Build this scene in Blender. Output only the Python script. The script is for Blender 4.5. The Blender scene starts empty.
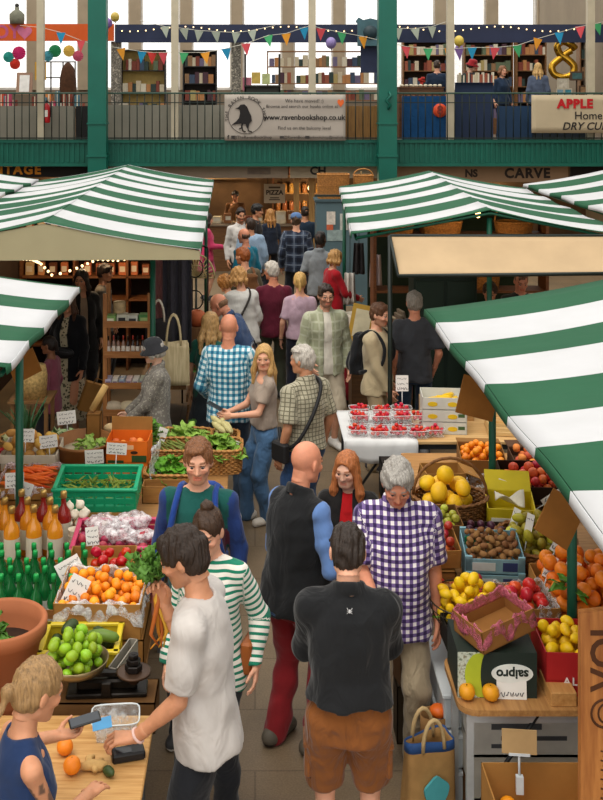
import bpy, bmesh, math, random
import numpy as np
from mathutils import Vector, Matrix, Euler
PI = math.pi
rnd = random.Random(7)
scene = bpy.context.scene
C = scene.collection
# ---------------------------------------------------------------- camera
F, CX, CY, HC = 1050.0, 255.0, 97.0, 3.85
cam_d = bpy.data.cameras.new('camera')
cam = bpy.data.objects.new('camera', cam_d); C.objects.link(cam)
cam.location = (0, 0, HC); cam.rotation_euler = (PI/2, 0, 0)
cam_d.sensor_fit = 'HORIZONTAL'; cam_d.sensor_width = 36.0
cam_d.lens = F/603*36.0
cam_d.shift_x = (301.5-CX)/603.0
cam_d.shift_y = -(400.0-CY)/603.0
cam_d.clip_start = 0.1; cam_d.clip_end = 200
scene.camera = cam

def P(px, py, z):                   # where the pixel's ray meets height z
    Y = F*(HC-z)/(py-CY)
    return Vector(((px-CX)*Y/F, Y, z))
def PY(px, py, Y):                  # where the pixel's ray meets depth Y
    return Vector(((px-CX)*Y/F, Y, HC-(py-CY)*Y/F))

# ---------------------------------------------------------------- materials
def srgb(c):
    if isinstance(c, str):
        c = c.lstrip('#'); c = [int(c[i:i+2], 16)/255 for i in (0, 2, 4)]
    return tuple((x/12.92 if x <= 0.04045 else ((x+0.055)/1.055)**2.4) for x in c[:3])
_m = {}
class NT:
    def __init__(s, m):
        s.t = m.node_tree; s.n = s.t.nodes; s.l = s.t.links
    def node(s, typ, **kw):
        n = s.n.new(typ)
        for k, v in kw.items():
            if k.startswith('_'): setattr(n, k[1:], v)
            else: n.inputs[k.replace('__', ' ')].default_value = v
        return n
    def link(s, a, b): s.l.new(a, b)
    def math(s, op, a, b=None, c=None):
        n = s.n.new('ShaderNodeMath'); n.operation = op
        for i, v in enumerate((a, b, c)):
            if v is None: continue
            if hasattr(v, 'links') or hasattr(v, 'is_linked'): s.link(v, n.inputs[i])
            else: n.inputs[i].default_value = v
        return n.outputs[0]
    def mix(s, f, a, b, typ='MIX'):
        n = s.n.new('ShaderNodeMix'); n.data_type = 'RGBA'; n.blend_type = typ
        for sock, v in ((n.inputs[0], f), (n.inputs[6], a), (n.inputs[7], b)):
            if hasattr(v, 'is_linked'): s.link(v, sock)
            elif isinstance(v, (int, float)): sock.default_value = v
            else: sock.default_value = (*v[:3], 1)
        return n.outputs[2]
    def noise(s, vec, scale, detail=3, rough=0.55):
        n = s.n.new('ShaderNodeTexNoise'); n.inputs['Scale'].default_value = scale
        n.inputs['Detail'].default_value = detail; n.inputs['Roughness'].default_value = rough
        if vec is not None: s.link(vec, n.inputs['Vector'])
        return n.outputs['Fac']
    def ramp(s, f, stops, interp='LINEAR'):
        n = s.n.new('ShaderNodeValToRGB'); n.color_ramp.interpolation = interp
        e = n.color_ramp.elements
        while len(e) < len(stops): e.new(0.5)
        for el, (p, c) in zip(e, stops): el.position = p; el.color = (*c[:3], 1)
        s.link(f, n.inputs[0]); return n.outputs[0]
    def obj(s): return s.n.new('ShaderNodeTexCoord').outputs['Object']
    def attr(s, name):
        n = s.n.new('ShaderNodeAttribute'); n.attribute_name = name; return n
    def sep(s, v):
        n = s.n.new('ShaderNodeSeparateXYZ'); s.link(v, n.inputs[0]); return n.outputs
    def comb(s, x, y, z):
        n = s.n.new('ShaderNodeCombineXYZ')
        for i, v in enumerate((x, y, z)):
            if hasattr(v, 'is_linked'): s.link(v, n.inputs[i])
            else: n.inputs[i].default_value = v
        return n.outputs[0]

def newmat(name, build, rough=0.6, metal=0.0, spec=0.4):
    m = bpy.data.materials.new(name); m.use_nodes = True
    t = NT(m); b = t.n['Principled BSDF']
    b.inputs['Roughness'].default_value = rough; b.inputs['Metallic'].default_value = metal
    b.inputs['Specular IOR Level'].default_value = spec
    build(t, b)
    return m
def bump(t, b, h, strength=0.3, dist=0.01):
    n = t.n.new('ShaderNodeBump'); n.inputs['Strength'].default_value = strength; n.inputs['Distance'].default_value = dist
    t.link(h, n.inputs['Height']); t.link(n.outputs[0], b.inputs['Normal'])

def M(col, rough=0.6, var=0.12, scale=8.0, bmp=0.0, metal=0.0, spec=0.35, rand=0.0, trans=0.0, emit=0.0, coat=0.0):
    """plain procedural material: colour with noise variation, optional bump, per-object variation"""
    key = (col if isinstance(col, str) else tuple(col), rough, var, scale, bmp, metal, spec, rand, trans, emit, coat)
    if key in _m: return _m[key]
    c = srgb(col)
    def build(t, b):
        o = t.obj(); n = t.noise(o, scale)
        lo = tuple(x*(1-var) for x in c); hi = tuple(min(1, x*(1+var)) for x in c)
        out = t.ramp(n, [(0.3, lo), (0.7, hi)])
        if rand:
            oi = t.n.new('ShaderNodeObjectInfo')
            h = t.n.new('ShaderNodeHueSaturation')
            t.link(t.math('ADD', t.math('MULTIPLY', oi.outputs['Random'], rand*0.028), 0.5-rand*0.014), h.inputs['Hue'])
            t.link(t.math('ADD', t.math('MULTIPLY', oi.outputs['Random'], rand*0.32), 1-rand*0.18), h.inputs['Value'])
            t.link(out, h.inputs['Color']); out = h.outputs[0]
        t.link(out, b.inputs['Base Color'])
        if bmp: bump(t, b, t.noise(o, scale*3), bmp, 0.01)
        if trans: b.inputs['Transmission Weight'].default_value = trans; b.inputs['IOR'].default_value = 1.3
        if coat: b.inputs['Coat Weight'].default_value = coat
        if emit:
            b.inputs['Emission Color'].default_value = (*c, 1); b.inputs['Emission Strength'].default_value = emit
    m = newmat('m_%03d' % len(_m), build, rough, metal, spec); _m[key] = m; return m

def wood(col, col2, axis=0, rough=0.6, scale=3.0):
    key = ('wood', col, col2, axis, scale)
    if key in _m: return _m[key]
    def build(t, b):
        mp = t.n.new('ShaderNodeMapping'); t.link(t.obj(), mp.inputs[0])
        s = [14, 14, 14]; s[axis] = 1.2; mp.inputs['Scale'].default_value = s
        n = t.noise(mp.outputs[0], scale, 5, 0.6)
        t.link(t.ramp(n, [(0.3, srgb(col)), (0.7, srgb(col2))]), b.inputs['Base Color'])
        bump(t, b, n, 0.25, 0.004)
    m = newmat('wood', build, rough); _m[key] = m; return m

def card(col='#a9793f', var=0.1):
    key = ('card', col)
    if key in _m: return _m[key]
    c = srgb(col)
    def build(t, b):
        o = t.obj(); n = t.noise(o, 5, 4)
        t.link(t.ramp(n, [(0.3, tuple(x*.82 for x in c)), (0.7, tuple(x*1.08 for x in c))]), b.inputs['Base Color'])
        bump(t, b, t.noise(o, 30), 0.15, 0.004)
    m = newmat('cardboard', build, 0.85, spec=0.15); _m[key] = m; return m

def vcmat(name, rough=0.6, spec=0.3, bscale=0, bstr=0.2, sss=0.0):
    """colour from the mesh's own 'Col' attribute with slight mottling"""
    key = ('vc', name)
    if key in _m: return _m[key]
    def build(t, b):
        a = t.attr('Col'); o = t.obj()
        n = t.noise(o, 25)
        t.link(t.mix(1.0, a.outputs['Color'], t.ramp(n, [(0.3, (.9,.9,.9)), (0.7, (1.06,1.06,1.06))]), 'MULTIPLY'), b.inputs['Base Color'])
        if sss:
            b.inputs['Subsurface Weight'].default_value = sss; b.inputs['Subsurface Scale'].default_value = 0.01
            b.inputs['Subsurface Radius'].default_value = (1, .35, .2)
        if bscale: bump(t, b, t.noise(o, bscale), bstr, 0.006)
    m = newmat(name, build, rough, spec=spec); _m[key] = m; return m

def clear(col='#ffffff', rough=0.08, alpha=0.25):
    key = ('clear', col, alpha)
    if key in _m: return _m[key]
    def build(t, b):
        o = t.obj()
        b.inputs['Base Color'].default_value = (*srgb(col), 1)
        n = t.noise(o, 22, 4, 0.7)
        t.link(t.ramp(n, [(0.42, (alpha*.5,)*3), (0.66, (min(1, alpha*2.2),)*3)]), b.inputs['Alpha'])
        bump(t, b, n, 0.8, 0.02)
    m = newmat('film', build, rough, spec=0.6); _m[key] = m; return m

# ---------------------------------------------------------------- objects
def link(o, parent=None):
    C.objects.link(o)
    if parent is not None: o.parent = parent
    return o
def tag(o, label=None, cat=None, group=None, kind=None):
    if label: o['label'] = label
    if cat: o['category'] = cat
    if group: o['group'] = group
    if kind: o['kind'] = kind
    return o
def empty(name, loc=(0,0,0), rz=0.0, label=None, cat=None, group=None, rot=None):
    o = bpy.data.objects.new(name, None); C.objects.link(o)
    o.empty_display_size = 0.1
    o.location = loc; o.rotation_euler = rot if rot else (0, 0, rz)
    return tag(o, label, cat, group)
def objm(name, me, mat=None, parent=None, loc=None, rot=None, sc=None):
    o = bpy.data.objects.new(name, me); link(o, parent)
    if mat is not None:
        me.materials.clear()
        for m in (mat if isinstance(mat, (list, tuple)) else [mat]): me.materials.append(m)
    if loc is not None: o.location = loc
    if rot is not None: o.rotation_euler = rot
    if sc is not None: o.scale = sc if hasattr(sc, '__len__') else (sc,)*3
    return o
def copyo(o, parent=None):
    c = o.copy(); C.objects.link(c)
    if parent is not None: c.parent = parent
    for ch in o.children: copyo(ch, c)
    return c

class B:
    """collects shapes into one mesh"""
    def __init__(s): s.v = []; s.f = []; s.mi = []; s.sm = []
    def add(s, vs, fs, mi=0, sm=False, mat=None):
        n = len(s.v)
        if mat is not None: vs = [mat @ Vector(v) for v in vs]
        s.v.extend([tuple(v) for v in vs])
        for f in fs: s.f.append(tuple(n+i for i in f)); s.mi.append(mi); s.sm.append(sm)
        return s
    def box(s, c, d, mi=0, mat=None, bev=0.0):
        x, y, z = d[0]/2, d[1]/2, d[2]/2
        if bev:
            e = min(bev, x*.9, y*.9, z*.9); vs = []; idx = {}
            for sx in (-1,1):
                for sy in (-1,1):
                    for sz in (-1,1):
                        idx[(sx,sy,sz,0)] = len(vs); vs.append((c[0]+sx*x, c[1]+sy*(y-e), c[2]+sz*(z-e)))
                        idx[(sx,sy,sz,1)] = len(vs); vs.append((c[0]+sx*(x-e), c[1]+sy*y, c[2]+sz*(z-e)))
                        idx[(sx,sy,sz,2)] = len(vs); vs.append((c[0]+sx*(x-e), c[1]+sy*(y-e), c[2]+sz*z))
            bm = bmesh.new()
            for v in vs: bm.verts.new(v)
            bmesh.ops.convex_hull(bm, input=bm.verts[:])
            bm.verts.index_update()
            s.add([v.co[:] for v in bm.verts], [[v.index for v in f.verts] for f in bm.faces], mi, False, mat); bm.free(); return s
        vs = [(c[0]+a*x, c[1]+b*y, c[2]+g*z) for a in (-1,1) for b in (-1,1) for g in (-1,1)]
        return s.add(vs, [(0,1,3,2),(4,6,7,5),(0,4,5,1),(2,3,7,6),(0,2,6,4),(1,5,7,3)], mi, False, mat)
    def span(s, p, q, mi=0, mat=None): # axis-aligned box from corner to corner
        return s.box([(a+b)/2 for a, b in zip(p, q)], [abs(a-b) for a, b in zip(p, q)], mi, mat)
    def lathe(s, prof, n=20, c=(0,0,0), mi=0, mat=None, sm=True, cap=True):
        vs = []; fs = []
        for r, z in prof:
            for i in range(n):
                a = 2*PI*i/n; vs.append((c[0]+r*math.cos(a), c[1]+r*math.sin(a), c[2]+z))
        for k in range(len(prof)-1):
            for i in range(n):
                j = (i+1) % n; fs.append((k*n+i, k*n+j, (k+1)*n+j, (k+1)*n+i))
        if cap:
            fs.append(tuple(range(n-1, -1, -1))); fs.append(tuple((len(prof)-1)*n+i for i in range(n)))
        return s.add(vs, fs, mi, sm, mat)
    def tube(s, pts, r, n=8, mi=0, sm=True, mat=None, closed=False, cap=True):
        pts = [Vector(p) for p in pts]; m = len(pts); vs = []; fs = []
        up = Vector((0.013, 0.02, 1)); prev = None
        for k, p in enumerate(pts):
            if closed: t = pts[(k+1) % m]-pts[k-1]
            else: t = pts[min(k+1, m-1)]-pts[max(k-1, 0)]
            t.normalize()
            a = prev - t*prev.dot(t) if prev is not None else (up - t*up.dot(t))
            if a.length < 1e-3: a = Vector((1,0,0)) - t*t.x
            a.normalize(); prev = a; b = t.cross(a)
            rr = r[k] if hasattr(r, '__len__') else r
            for i in range(n):
                an = 2*PI*i/n; vs.append(p + (a*math.cos(an)+b*math.sin(an))*rr)
        for k in range(m if closed else m-1):
            k2 = (k+1) % m
            for i in range(n):
                j = (i+1) % n; fs.append((k*n+i, k*n+j, k2*n+j, k2*n+i))
        if not closed and cap:
            fs.append(tuple(range(n-1, -1, -1))); fs.append(tuple((m-1)*n+i for i in range(n)))
        return s.add(vs, fs, mi, sm, mat)
    def ell(s, c, r, n=12, m=8, mi=0, mat=None):
        vs = [(c[0], c[1], c[2]-r[2])]; fs = []
        for k in range(1, m):
            th = PI*k/m
            for i in range(n):
                a = 2*PI*i/n
                vs.append((c[0]+r[0]*math.sin(th)*math.cos(a), c[1]+r[1]*math.sin(th)*math.sin(a), c[2]-r[2]*math.cos(th)))
        vs.append((c[0], c[1], c[2]+r[2])); L = len(vs)-1
        for i in range(n): fs.append((0, 1+(i+1) % n, 1+i))
        for k in range(m-2):
            for i in range(n):
                j = (i+1) % n; a = 1+k*n
                fs.append((a+i, a+j, a+n+j, a+n+i))
        for i in range(n): a = 1+(m-2)*n; fs.append((a+i, a+(i+1) % n, L))
        return s.add(vs, fs, mi, True, mat)
    def prism(s, poly, y0, y1, mi=0, mat=None, plane='xz'):
        n = len(poly)
        mk = {'xz': lambda p, q: (p[0], q, p[1]), 'xy': lambda p, q: (p[0], p[1], q), 'yz': lambda p, q: (q, p[0], p[1])}[plane]
        vs = [mk(p, y0) for p in poly]+[mk(p, y1) for p in poly]
        fs = [tuple(range(n)), tuple(range(2*n-1, n-1, -1))]+[(i, n+i, n+(i+1) % n, (i+1) % n) for i in range(n)]
        return s.add(vs, fs, mi, False, mat)
    def sheet(s, fn, nu, nv, th=0.004, mi=0, sm=True, mat=None):
        """thin solid sheet from fn(u,v) -> point"""
        g = [[Vector(fn(i/nu, j/nv)) for j in range(nv+1)] for i in range(nu+1)]
        vs = []; fs = []; W = nv+1
        N = []
        for i in range(nu+1):
            for j in range(nv+1):
                du = g[min(i+1, nu)][j]-g[max(i-1, 0)][j]; dv = g[i][min(j+1, nv)]-g[i][max(j-1, 0)]
                nn = du.cross(dv)
                nn = nn.normalized() if nn.length > 1e-9 else Vector((0,0,1))
                vs.append(g[i][j]); N.append(nn)
        T = len(vs)
        vs = vs+[v-nn*th for v, nn in zip(vs, N)]
        for i in range(nu):
            for j in range(nv):
                a, b, c, d = i*W+j, (i+1)*W+j, (i+1)*W+j+1, i*W+j+1
                fs.append((a, b, c, d)); fs.append((T+d, T+c, T+b, T+a))
        for i in range(nu):
            for j in (0, nv):
                a, b = i*W+j, (i+1)*W+j; fs.append((a, T+a, T+b, b) if j == 0 else (b, T+b, T+a, a))
        for j in range(nv):
            for i in (0, nu):
                a, b = i*W+j, i*W+j+1; fs.append((b, T+b, T+a, a) if i == 0 else (a, T+a, T+b, b))
        return s.add(vs, fs, mi, sm, mat)
    def mesh(s, name='mesh'):
        me = bpy.data.meshes.new(name); me.from_pydata(s.v, [], s.f); 
        me.polygons.foreach_set('material_index', s.mi); me.polygons.foreach_set('use_smooth', s.sm)
        bm = bmesh.new(); bm.from_mesh(me); bmesh.ops.recalc_face_normals(bm, faces=bm.faces[:]); bm.to_mesh(me); bm.free()
        me.update(); return me
    def build(s, name, mat, parent=None, loc=None, rot=None, sc=None):
        return objm(name, s.mesh(name), mat, parent, loc, rot, sc)

def rotm(axis, ang, at=(0,0,0)):
    at = Vector(at); return Matrix.Translation(at) @ Matrix.Rotation(ang, 4, axis) @ Matrix.Translation(-at)
def frame_to(loc, rz=0, rx=0, ry=0):
    return Matrix.Translation(Vector(loc)) @ Matrix.Rotation(rz, 4, 'Z') @ Matrix.Rotation(rx, 4, 'X') @ Matrix.Rotation(ry, 4, 'Y')

_txt = {}
def text_mesh(s, size, ext=0.001, bold=0.0, shear=0.0, align='CENTER', space=1.0):
    key = (s, size, ext, bold, shear, align, space)
    if key in _txt: return _txt[key].copy()
    cu = bpy.data.curves.new('lettering', 'FONT'); cu.body = s; cu.size = size; cu.extrude = ext
    cu.offset = bold; cu.shear = shear; cu.align_x = align; cu.align_y = 'CENTER'; cu.space_character = space
    cu.resolution_u = 3
    o = bpy.data.objects.new('lettering', cu); C.objects.link(o)
    dg = bpy.context.evaluated_depsgraph_get()
    me = bpy.data.meshes.new_from_object(o.evaluated_get(dg))
    bpy.data.objects.remove(o); bpy.data.curves.remove(cu)
    _txt[key] = me; return me.copy()
def lettering(s, size, mat, parent, loc, rot=(PI/2, 0, 0), name='lettering', **kw):
    """text whose face looks to -Y of the parent by default"""
    return objm(name, text_mesh(s, size, **kw), mat, parent, loc, rot)

# ---------------------------------------------------------------- SDF bodies (tapered limbs melted together, meshed with surface nets)
class Field:
    def __init__(s, lo, hi, h):
        s.h = h; s.lo = np.array(lo, float)-2*h
        s.n = (np.ceil((np.array(hi, float)+2*h-s.lo)/h)+1).astype(int)
        s.a = np.full(s.n, 9.0, np.float32)
    def blk(s, b0, b1, m):
        i0 = np.clip(np.floor((np.array(b0)-m-s.lo)/s.h).astype(int), 0, s.n-1)
        i1 = np.clip(np.ceil((np.array(b1)+m-s.lo)/s.h).astype(int)+1, i0+1, s.n)
        ax = [s.lo[k]+s.h*np.arange(i0[k], i1[k]) for k in range(3)]
        sl = tuple(slice(i0[k], i1[k]) for k in range(3))
        return sl, ax[0][:, None, None].astype(np.float32), ax[1][None, :, None].astype(np.float32), ax[2][None, None, :].astype(np.float32)
    def put(s, d, sl, k, mode):
        a = s.a[sl]
        if mode == 'sub':
            d = -d
            h = np.maximum(k-np.abs(a-d), 0)/max(k, 1e-6); s.a[sl] = np.maximum(a, d)+h*h*k*.25
        else:
            h = np.maximum(k-np.abs(a-d), 0)/max(k, 1e-6); s.a[sl] = np.minimum(a, d)-h*h*k*.25
    def cone(s, p, q, r0, r1, k=0.02, mode='add', cut=False, flat=None):
        p = np.array(p, float); q = np.array(q, float); R = max(r0, r1)
        sl, X, Y, Z = s.blk(np.minimum(p, q)-R, np.maximum(p, q)+R, k+3*s.h)
        ba = q-p; L2 = max(float(ba@ba), 1e-9)
        t0 = ((X-p[0])*ba[0]+(Y-p[1])*ba[1]+(Z-p[2])*ba[2])/L2
        t = np.clip(t0, 0, 1)
        d = np.sqrt((X-p[0]-t*ba[0])**2+(Y-p[1]-t*ba[1])**2+(Z-p[2]-t*ba[2])**2)-(r0+(r1-r0)*t)
        if cut: d = np.maximum(d, (t0-1)*math.sqrt(L2))
        s.put(d, sl, k, mode); return s
    def ell(s, c, r, k=0.02, mode='add', R=None):
        """ellipsoid; R: 3x3 with the ellipsoid's axes as columns"""
        c = np.array(c, float); r = np.array(r, float); m = max(r) if R is not None else r
        sl, X, Y, Z = s.blk(c-m, c+m, k+3*s.h)
        x, y, z = X-c[0], Y-c[1], Z-c[2]
        if R is not None:
            x, y, z = (x*R[0][i]+y*R[1][i]+z*R[2][i] for i in range(3))
        k1 = np.sqrt((x/r[0])**2+(y/r[1])**2+(z/r[2])**2)
        k2 = np.sqrt((x/r[0]**2)**2+(y/r[1]**2)**2+(z/r[2]**2)**2)
        d = np.where(k1 < 1e-4, -min(r), k1*(k1-1)/np.maximum(k2, 1e-6))
        s.put(d, sl, k, mode); return s
    def loft(s, p, q, side, prof, k=0.03, mode='add', sq=2.3):
        """elliptical column from p to q; prof rows: (t, ru, rv, offset along depth)"""
        p = np.array(p, float); q = np.array(q, float); w = q-p; L = np.linalg.norm(w); w = w/L
        u = np.array(side, float); u -= w*(u@w); u /= np.linalg.norm(u); v = np.cross(w, u)
        T = [r[0] for r in prof]
        R = max(max(r[1], r[2]) for r in prof)+max(abs(r[3]) for r in prof)
        e0, e1 = p+w*L*T[0], p+w*L*T[-1]
        sl, X, Y, Z = s.blk(np.minimum(e0, e1)-R, np.maximum(e0, e1)+R, k+3*s.h)
        x, y, z = X-p[0], Y-p[1], Z-p[2]
        t = (x*w[0]+y*w[1]+z*w[2])/L
        ru = np.interp(t, T, [r[1] for r in prof]); rv = np.interp(t, T, [r[2] for r in prof]); off = np.interp(t, T, [r[3] for r in prof])
        a = np.abs(x*u[0]+y*u[1]+z*u[2])/ru; b = np.abs(x*v[0]+y*v[1]+z*v[2]-off)/rv
        d = ((a**sq+b**sq)**(1/sq)-1)*np.minimum(ru, rv)
        d = np.maximum(d, np.maximum((T[0]-t)*L, (t-T[-1])*L))
        s.put(d.astype(np.float32), sl, k, mode); return s
    def half(s, pt, nrm, mode='sub'):
        """remove everything on the side the normal points to"""
        X = (s.lo[0]+s.h*np.arange(s.n[0]))[:, None, None]; Y = (s.lo[1]+s.h*np.arange(s.n[1]))[None, :, None]; Z = (s.lo[2]+s.h*np.arange(s.n[2]))[None, None, :]
        d = (X-pt[0])*nrm[0]+(Y-pt[1])*nrm[1]+(Z-pt[2])*nrm[2]
        s.a = np.maximum(s.a, d.astype(np.float32)); return s
    def wob(s, amp, fr, seed=0, an=1.0):
        """soft cloth folds / hair locks: displace by a few sine waves"""
        r = np.random.RandomState(seed)
        X = (s.lo[0]+s.h*np.arange(s.n[0]))[:, None, None]; Y = (s.lo[1]+s.h*np.arange(s.n[1]))[None, :, None]; Z = (s.lo[2]+s.h*np.arange(s.n[2]))[None, None, :]
        for _ in range(4):
            k = r.normal(size=3); k[2] *= an; k *= fr*(0.6+r.rand())/np.linalg.norm(k)
            s.a += (amp*.5*np.sin(k[0]*X+k[1]*Y+k[2]*Z+r.rand()*6.28)).astype(np.float32)
        return s
    def nets(s):
        a = s.a; n = a.shape; ins = a < 0
        c = np.zeros((n[0]-1, n[1]-1, n[2]-1), np.int8)
        for i in (0, 1):
            for j in (0, 1):
                for k in (0, 1): c += ins[i:n[0]-1+i, j:n[1]-1+j, k:n[2]-1+k]
        act = (c > 0) & (c < 8)
        I = np.argwhere(act)
        if len(I) == 0: return np.zeros((0, 3)), []
        idx = -np.ones(act.shape, np.int32); idx[act] = np.arange(len(I))
        co = np.stack([a[I[:, 0]+i, I[:, 1]+j, I[:, 2]+k] for i in (0, 1) for j in (0, 1) for k in (0, 1)], 1)
        off = np.array([(i, j, k) for i in (0, 1) for j in (0, 1) for k in (0, 1)], float)
        acc = np.zeros((len(I), 3)); cnt = np.zeros(len(I))
        for p in range(8):
            for q in range(p+1, 8):
                if np.abs(off[p]-off[q]).sum() != 1: continue
                m = (co[:, p] < 0) != (co[:, q] < 0)
                t = co[m, p]/(co[m, p]-co[m, q])
                acc[m] += off[p]+(off[q]-off[p])*t[:, None]; cnt[m] += 1
        V = s.lo+s.h*(I+acc/cnt[:, None])
        Fc = []
        for ax in range(3):
            b1, b2 = [(1, 2), (2, 0), (0, 1)][ax]
            sa = [slice(None)]*3; sb = [slice(None)]*3
            sa[ax] = slice(0, -1); sb[ax] = slice(1, None)
            for z in (b1, b2): sa[z] = slice(1, -1); sb[z] = slice(1, -1)
            A = ins[tuple(sa)]; Bb = ins[tuple(sb)]
            E = np.argwhere(A != Bb)
            fl = A[tuple(E.T)]
            E = E.copy(); E[:, b1] += 1; E[:, b2] += 1
            def cell(d1, d2):
                Q = E.copy(); Q[:, b1] += d1; Q[:, b2] += d2; return idx[tuple(Q.T)]
            q = np.stack([cell(-1, -1), cell(0, -1), cell(0, 0), cell(-1, 0)], 1)
            q[~fl] = q[~fl][:, ::-1]
            Fc.append(q)
        Fc = np.concatenate(Fc); Fc = Fc[(Fc >= 0).all(1)]
        return V, Fc
    def mesh(s, name='mesh', smooth=1):
        V, Q = s.nets()
        return mk_mesh(name, V, Q, smooth)
def mk_mesh(name, V, Q, smooth=0):
    if smooth and len(Q):
        for _ in range(smooth):
            acc = np.zeros_like(V); cnt = np.zeros(len(V))
            for i in range(4):
                np.add.at(acc, Q[:, i], V[Q[:, (i+1) % 4]]+V[Q[:, i-1]]); np.add.at(cnt, Q[:, i], 2)
            V = V*.5+.5*acc/np.maximum(cnt, 1)[:, None]
    me = bpy.data.meshes.new(name)
    me.vertices.add(len(V)); me.vertices.foreach_set('co', np.asarray(V, np.float32).ravel())
    me.loops.add(len(Q)*4); me.loops.foreach_set('vertex_index', np.asarray(Q, np.int32).ravel())
    me.polygons.add(len(Q)); me.polygons.foreach_set('loop_start', np.arange(0, len(Q)*4, 4, dtype=np.int32))
    me.polygons.foreach_set('use_smooth', np.ones(len(Q), bool))
    me.update(calc_edges=True); me.validate(); return me
def coords(me):
    a = np.empty(len(me.vertices)*3, np.float32); me.vertices.foreach_get('co', a); return a.reshape(-1, 3)
def set_col(me, col):
    at = me.color_attributes.new('Col', 'FLOAT_COLOR', 'POINT')
    c = np.ones((len(me.vertices), 4), np.float32); c[:, :3] = col; at.data.foreach_set('color', c.ravel())
def set_vec(me, name, vec):
    at = me.attributes.new(name, 'FLOAT_VECTOR', 'POINT'); at.data.foreach_set('vector', np.asarray(vec, np.float32).ravel())
# ---------------------------------------------------------------- people
def nrm(v):
    v = np.array(v, float); return v/max(np.linalg.norm(v), 1e-9)
def rx(a):
    c, s = math.cos(a), math.sin(a); return np.array([[1,0,0],[0,c,-s],[0,s,c]])
def ry(a):
    c, s = math.cos(a), math.sin(a); return np.array([[c,0,s],[0,1,0],[-s,0,c]])
def rz_(a):
    c, s = math.cos(a), math.sin(a); return np.array([[c,-s,0],[s,c,0],[0,0,1]])
D2R = PI/180

def cloth(kind, *cols, size=0.03, fold=0.34, rough=0.85):
    """garment materials; patterns run round the body on the mesh's 'pat' attribute"""
    key = ('cloth', kind, cols, size, fold)
    if key in _m: return _m[key]
    cc = [srgb(c) for c in cols]
    def build(t, b):
        o = t.obj()
        if kind == 'plain':
            n = t.noise(o, 6, 3)
            col = t.ramp(n, [(0.3, tuple(x*.88 for x in cc[0])), (0.7, tuple(min(1, x*1.1) for x in cc[0]))])
        else:
            p = t.sep(t.attr('pat').outputs['Vector'])
            def band(s, per, duty):
                return t.math('LESS_THAN', t.math('FRACT', t.math('ADD', t.math('DIVIDE', s, per), 50.0)), duty)
            u, v = p[0], p[2]
            if kind == 'gingham':
                f = t.math('MULTIPLY', t.math('ADD', band(u, size, .5), band(v, size, .5)), .5)
                col = t.ramp(f, [(0.0, cc[0]), (0.35, cc[1]), (0.75, cc[2])], 'CONSTANT')
            elif kind == 'plaid':     # broad bands crossed with thin lines
                f = t.math('MULTIPLY', t.math('ADD', band(u, size, .5), band(v, size, .5)), .5)
                base = t.ramp(f, [(0.0, cc[0]), (0.35, cc[1]), (0.75, cc[2])], 'CONSTANT')
                ln = t.math('MAXIMUM', band(t.math('ADD', u, size*.3), size, .09), band(t.math('ADD', v, size*.3), size, .09))
                col = t.mix(ln, base, cc[3])
            elif kind == 'lines':     # thin window-pane lines
                ln = t.math('MAXIMUM', band(u, size, .22), band(v, size, .22))
                col = t.mix(ln, cc[0], cc[1])
            elif kind == 'stripe':
                col = t.mix(band(v, size, .42), cc[0], cc[1])
            elif kind == 'bands':     # one broad chest band
                col = t.mix(t.math('MULTIPLY', t.math('MULTIPLY', t.math('GREATER_THAN', v, 1.08), t.math('LESS_THAN', v, 1.24)), t.math('MULTIPLY', t.math('LESS_THAN', u, -.03), t.math('GREATER_THAN', p[1], 0.0))), cc[0], cc[1])
                col = t.mix(t.math('GREATER_THAN', p[1], 5.0), col, cc[2])
            elif kind == 'print':
                vo = t.n.new('ShaderNodeTexVoronoi'); vo.inputs['Scale'].default_value = size; t.link(o, vo.inputs['Vector'])
                n = t.noise(o, size*.8, 2)
                f = t.math('MULTIPLY', t.math('ADD', vo.outputs['Distance'], n), .8)
                stops = [(0.3+0.4*i/max(1, len(cc)-1), c) for i, c in enumerate(cc)]
                col = t.ramp(f, stops, 'CONSTANT')
        t.link(col, b.inputs['Base Color'])
        n2 = t.n.new('ShaderNodeTexNoise'); n2.inputs['Scale'].default_value = 7; n2.inputs['Detail'].default_value = 2; n2.inputs['Distortion'].default_value = 1.2
        mp = t.n.new('ShaderNodeMapping'); mp.inputs['Scale'].default_value = (1.3, 1.3, .75); mp.inputs['Rotation'].default_value = (.3, .5, 0)
        t.link(o, mp.inputs[0]); t.link(mp.outputs[0], n2.inputs['Vector'])
        bump(t, b, n2.outputs['Fac'], fold, 0.05)
        b.inputs['Sheen Weight'].default_value = 0.15
    m = newmat('cloth_'+kind, build, rough, spec=.15); _m[key] = m; return m

def hairmat(col):
    key = ('hair', col)
    if key in _m: return _m[key]
    c = srgb(col)
    def build(t, b):
        mp = t.n.new('ShaderNodeMapping'); mp.inputs['Scale'].default_value = (60, 60, 9); t.link(t.obj(), mp.inputs[0])
        n = t.noise(mp.outputs[0], 1.6, 4, .65)
        t.link(t.ramp(n, [(0.25, tuple(x*.45 for x in c)), (0.5, c), (0.8, tuple(min(1, x*1.5) for x in c))]), b.inputs['Base Color'])
        bump(t, b, n, 0.8, 0.012)
    m = newmat('hair', build, 0.45, spec=.4); _m[key] = m; return m

def ik(a, tgt, l1, l2, pole):
    a = np.array(a, float); tgt = np.array(tgt, float); d = tgt-a; L = np.linalg.norm(d)
    if L > (l1+l2)*.995: d = d*((l1+l2)*.995/L); L = np.linalg.norm(d)
    L = max(L, abs(l1-l2)+.02); u = d/np.linalg.norm(d)
    x = (l1*l1-l2*l2+L*L)/(2*L); h = math.sqrt(max(l1*l1-x*x, 0))
    p = np.array(pole, float); p = p-u*(p@u); p = nrm(p)
    return a+u*x+p*h, a+u*L

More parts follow.
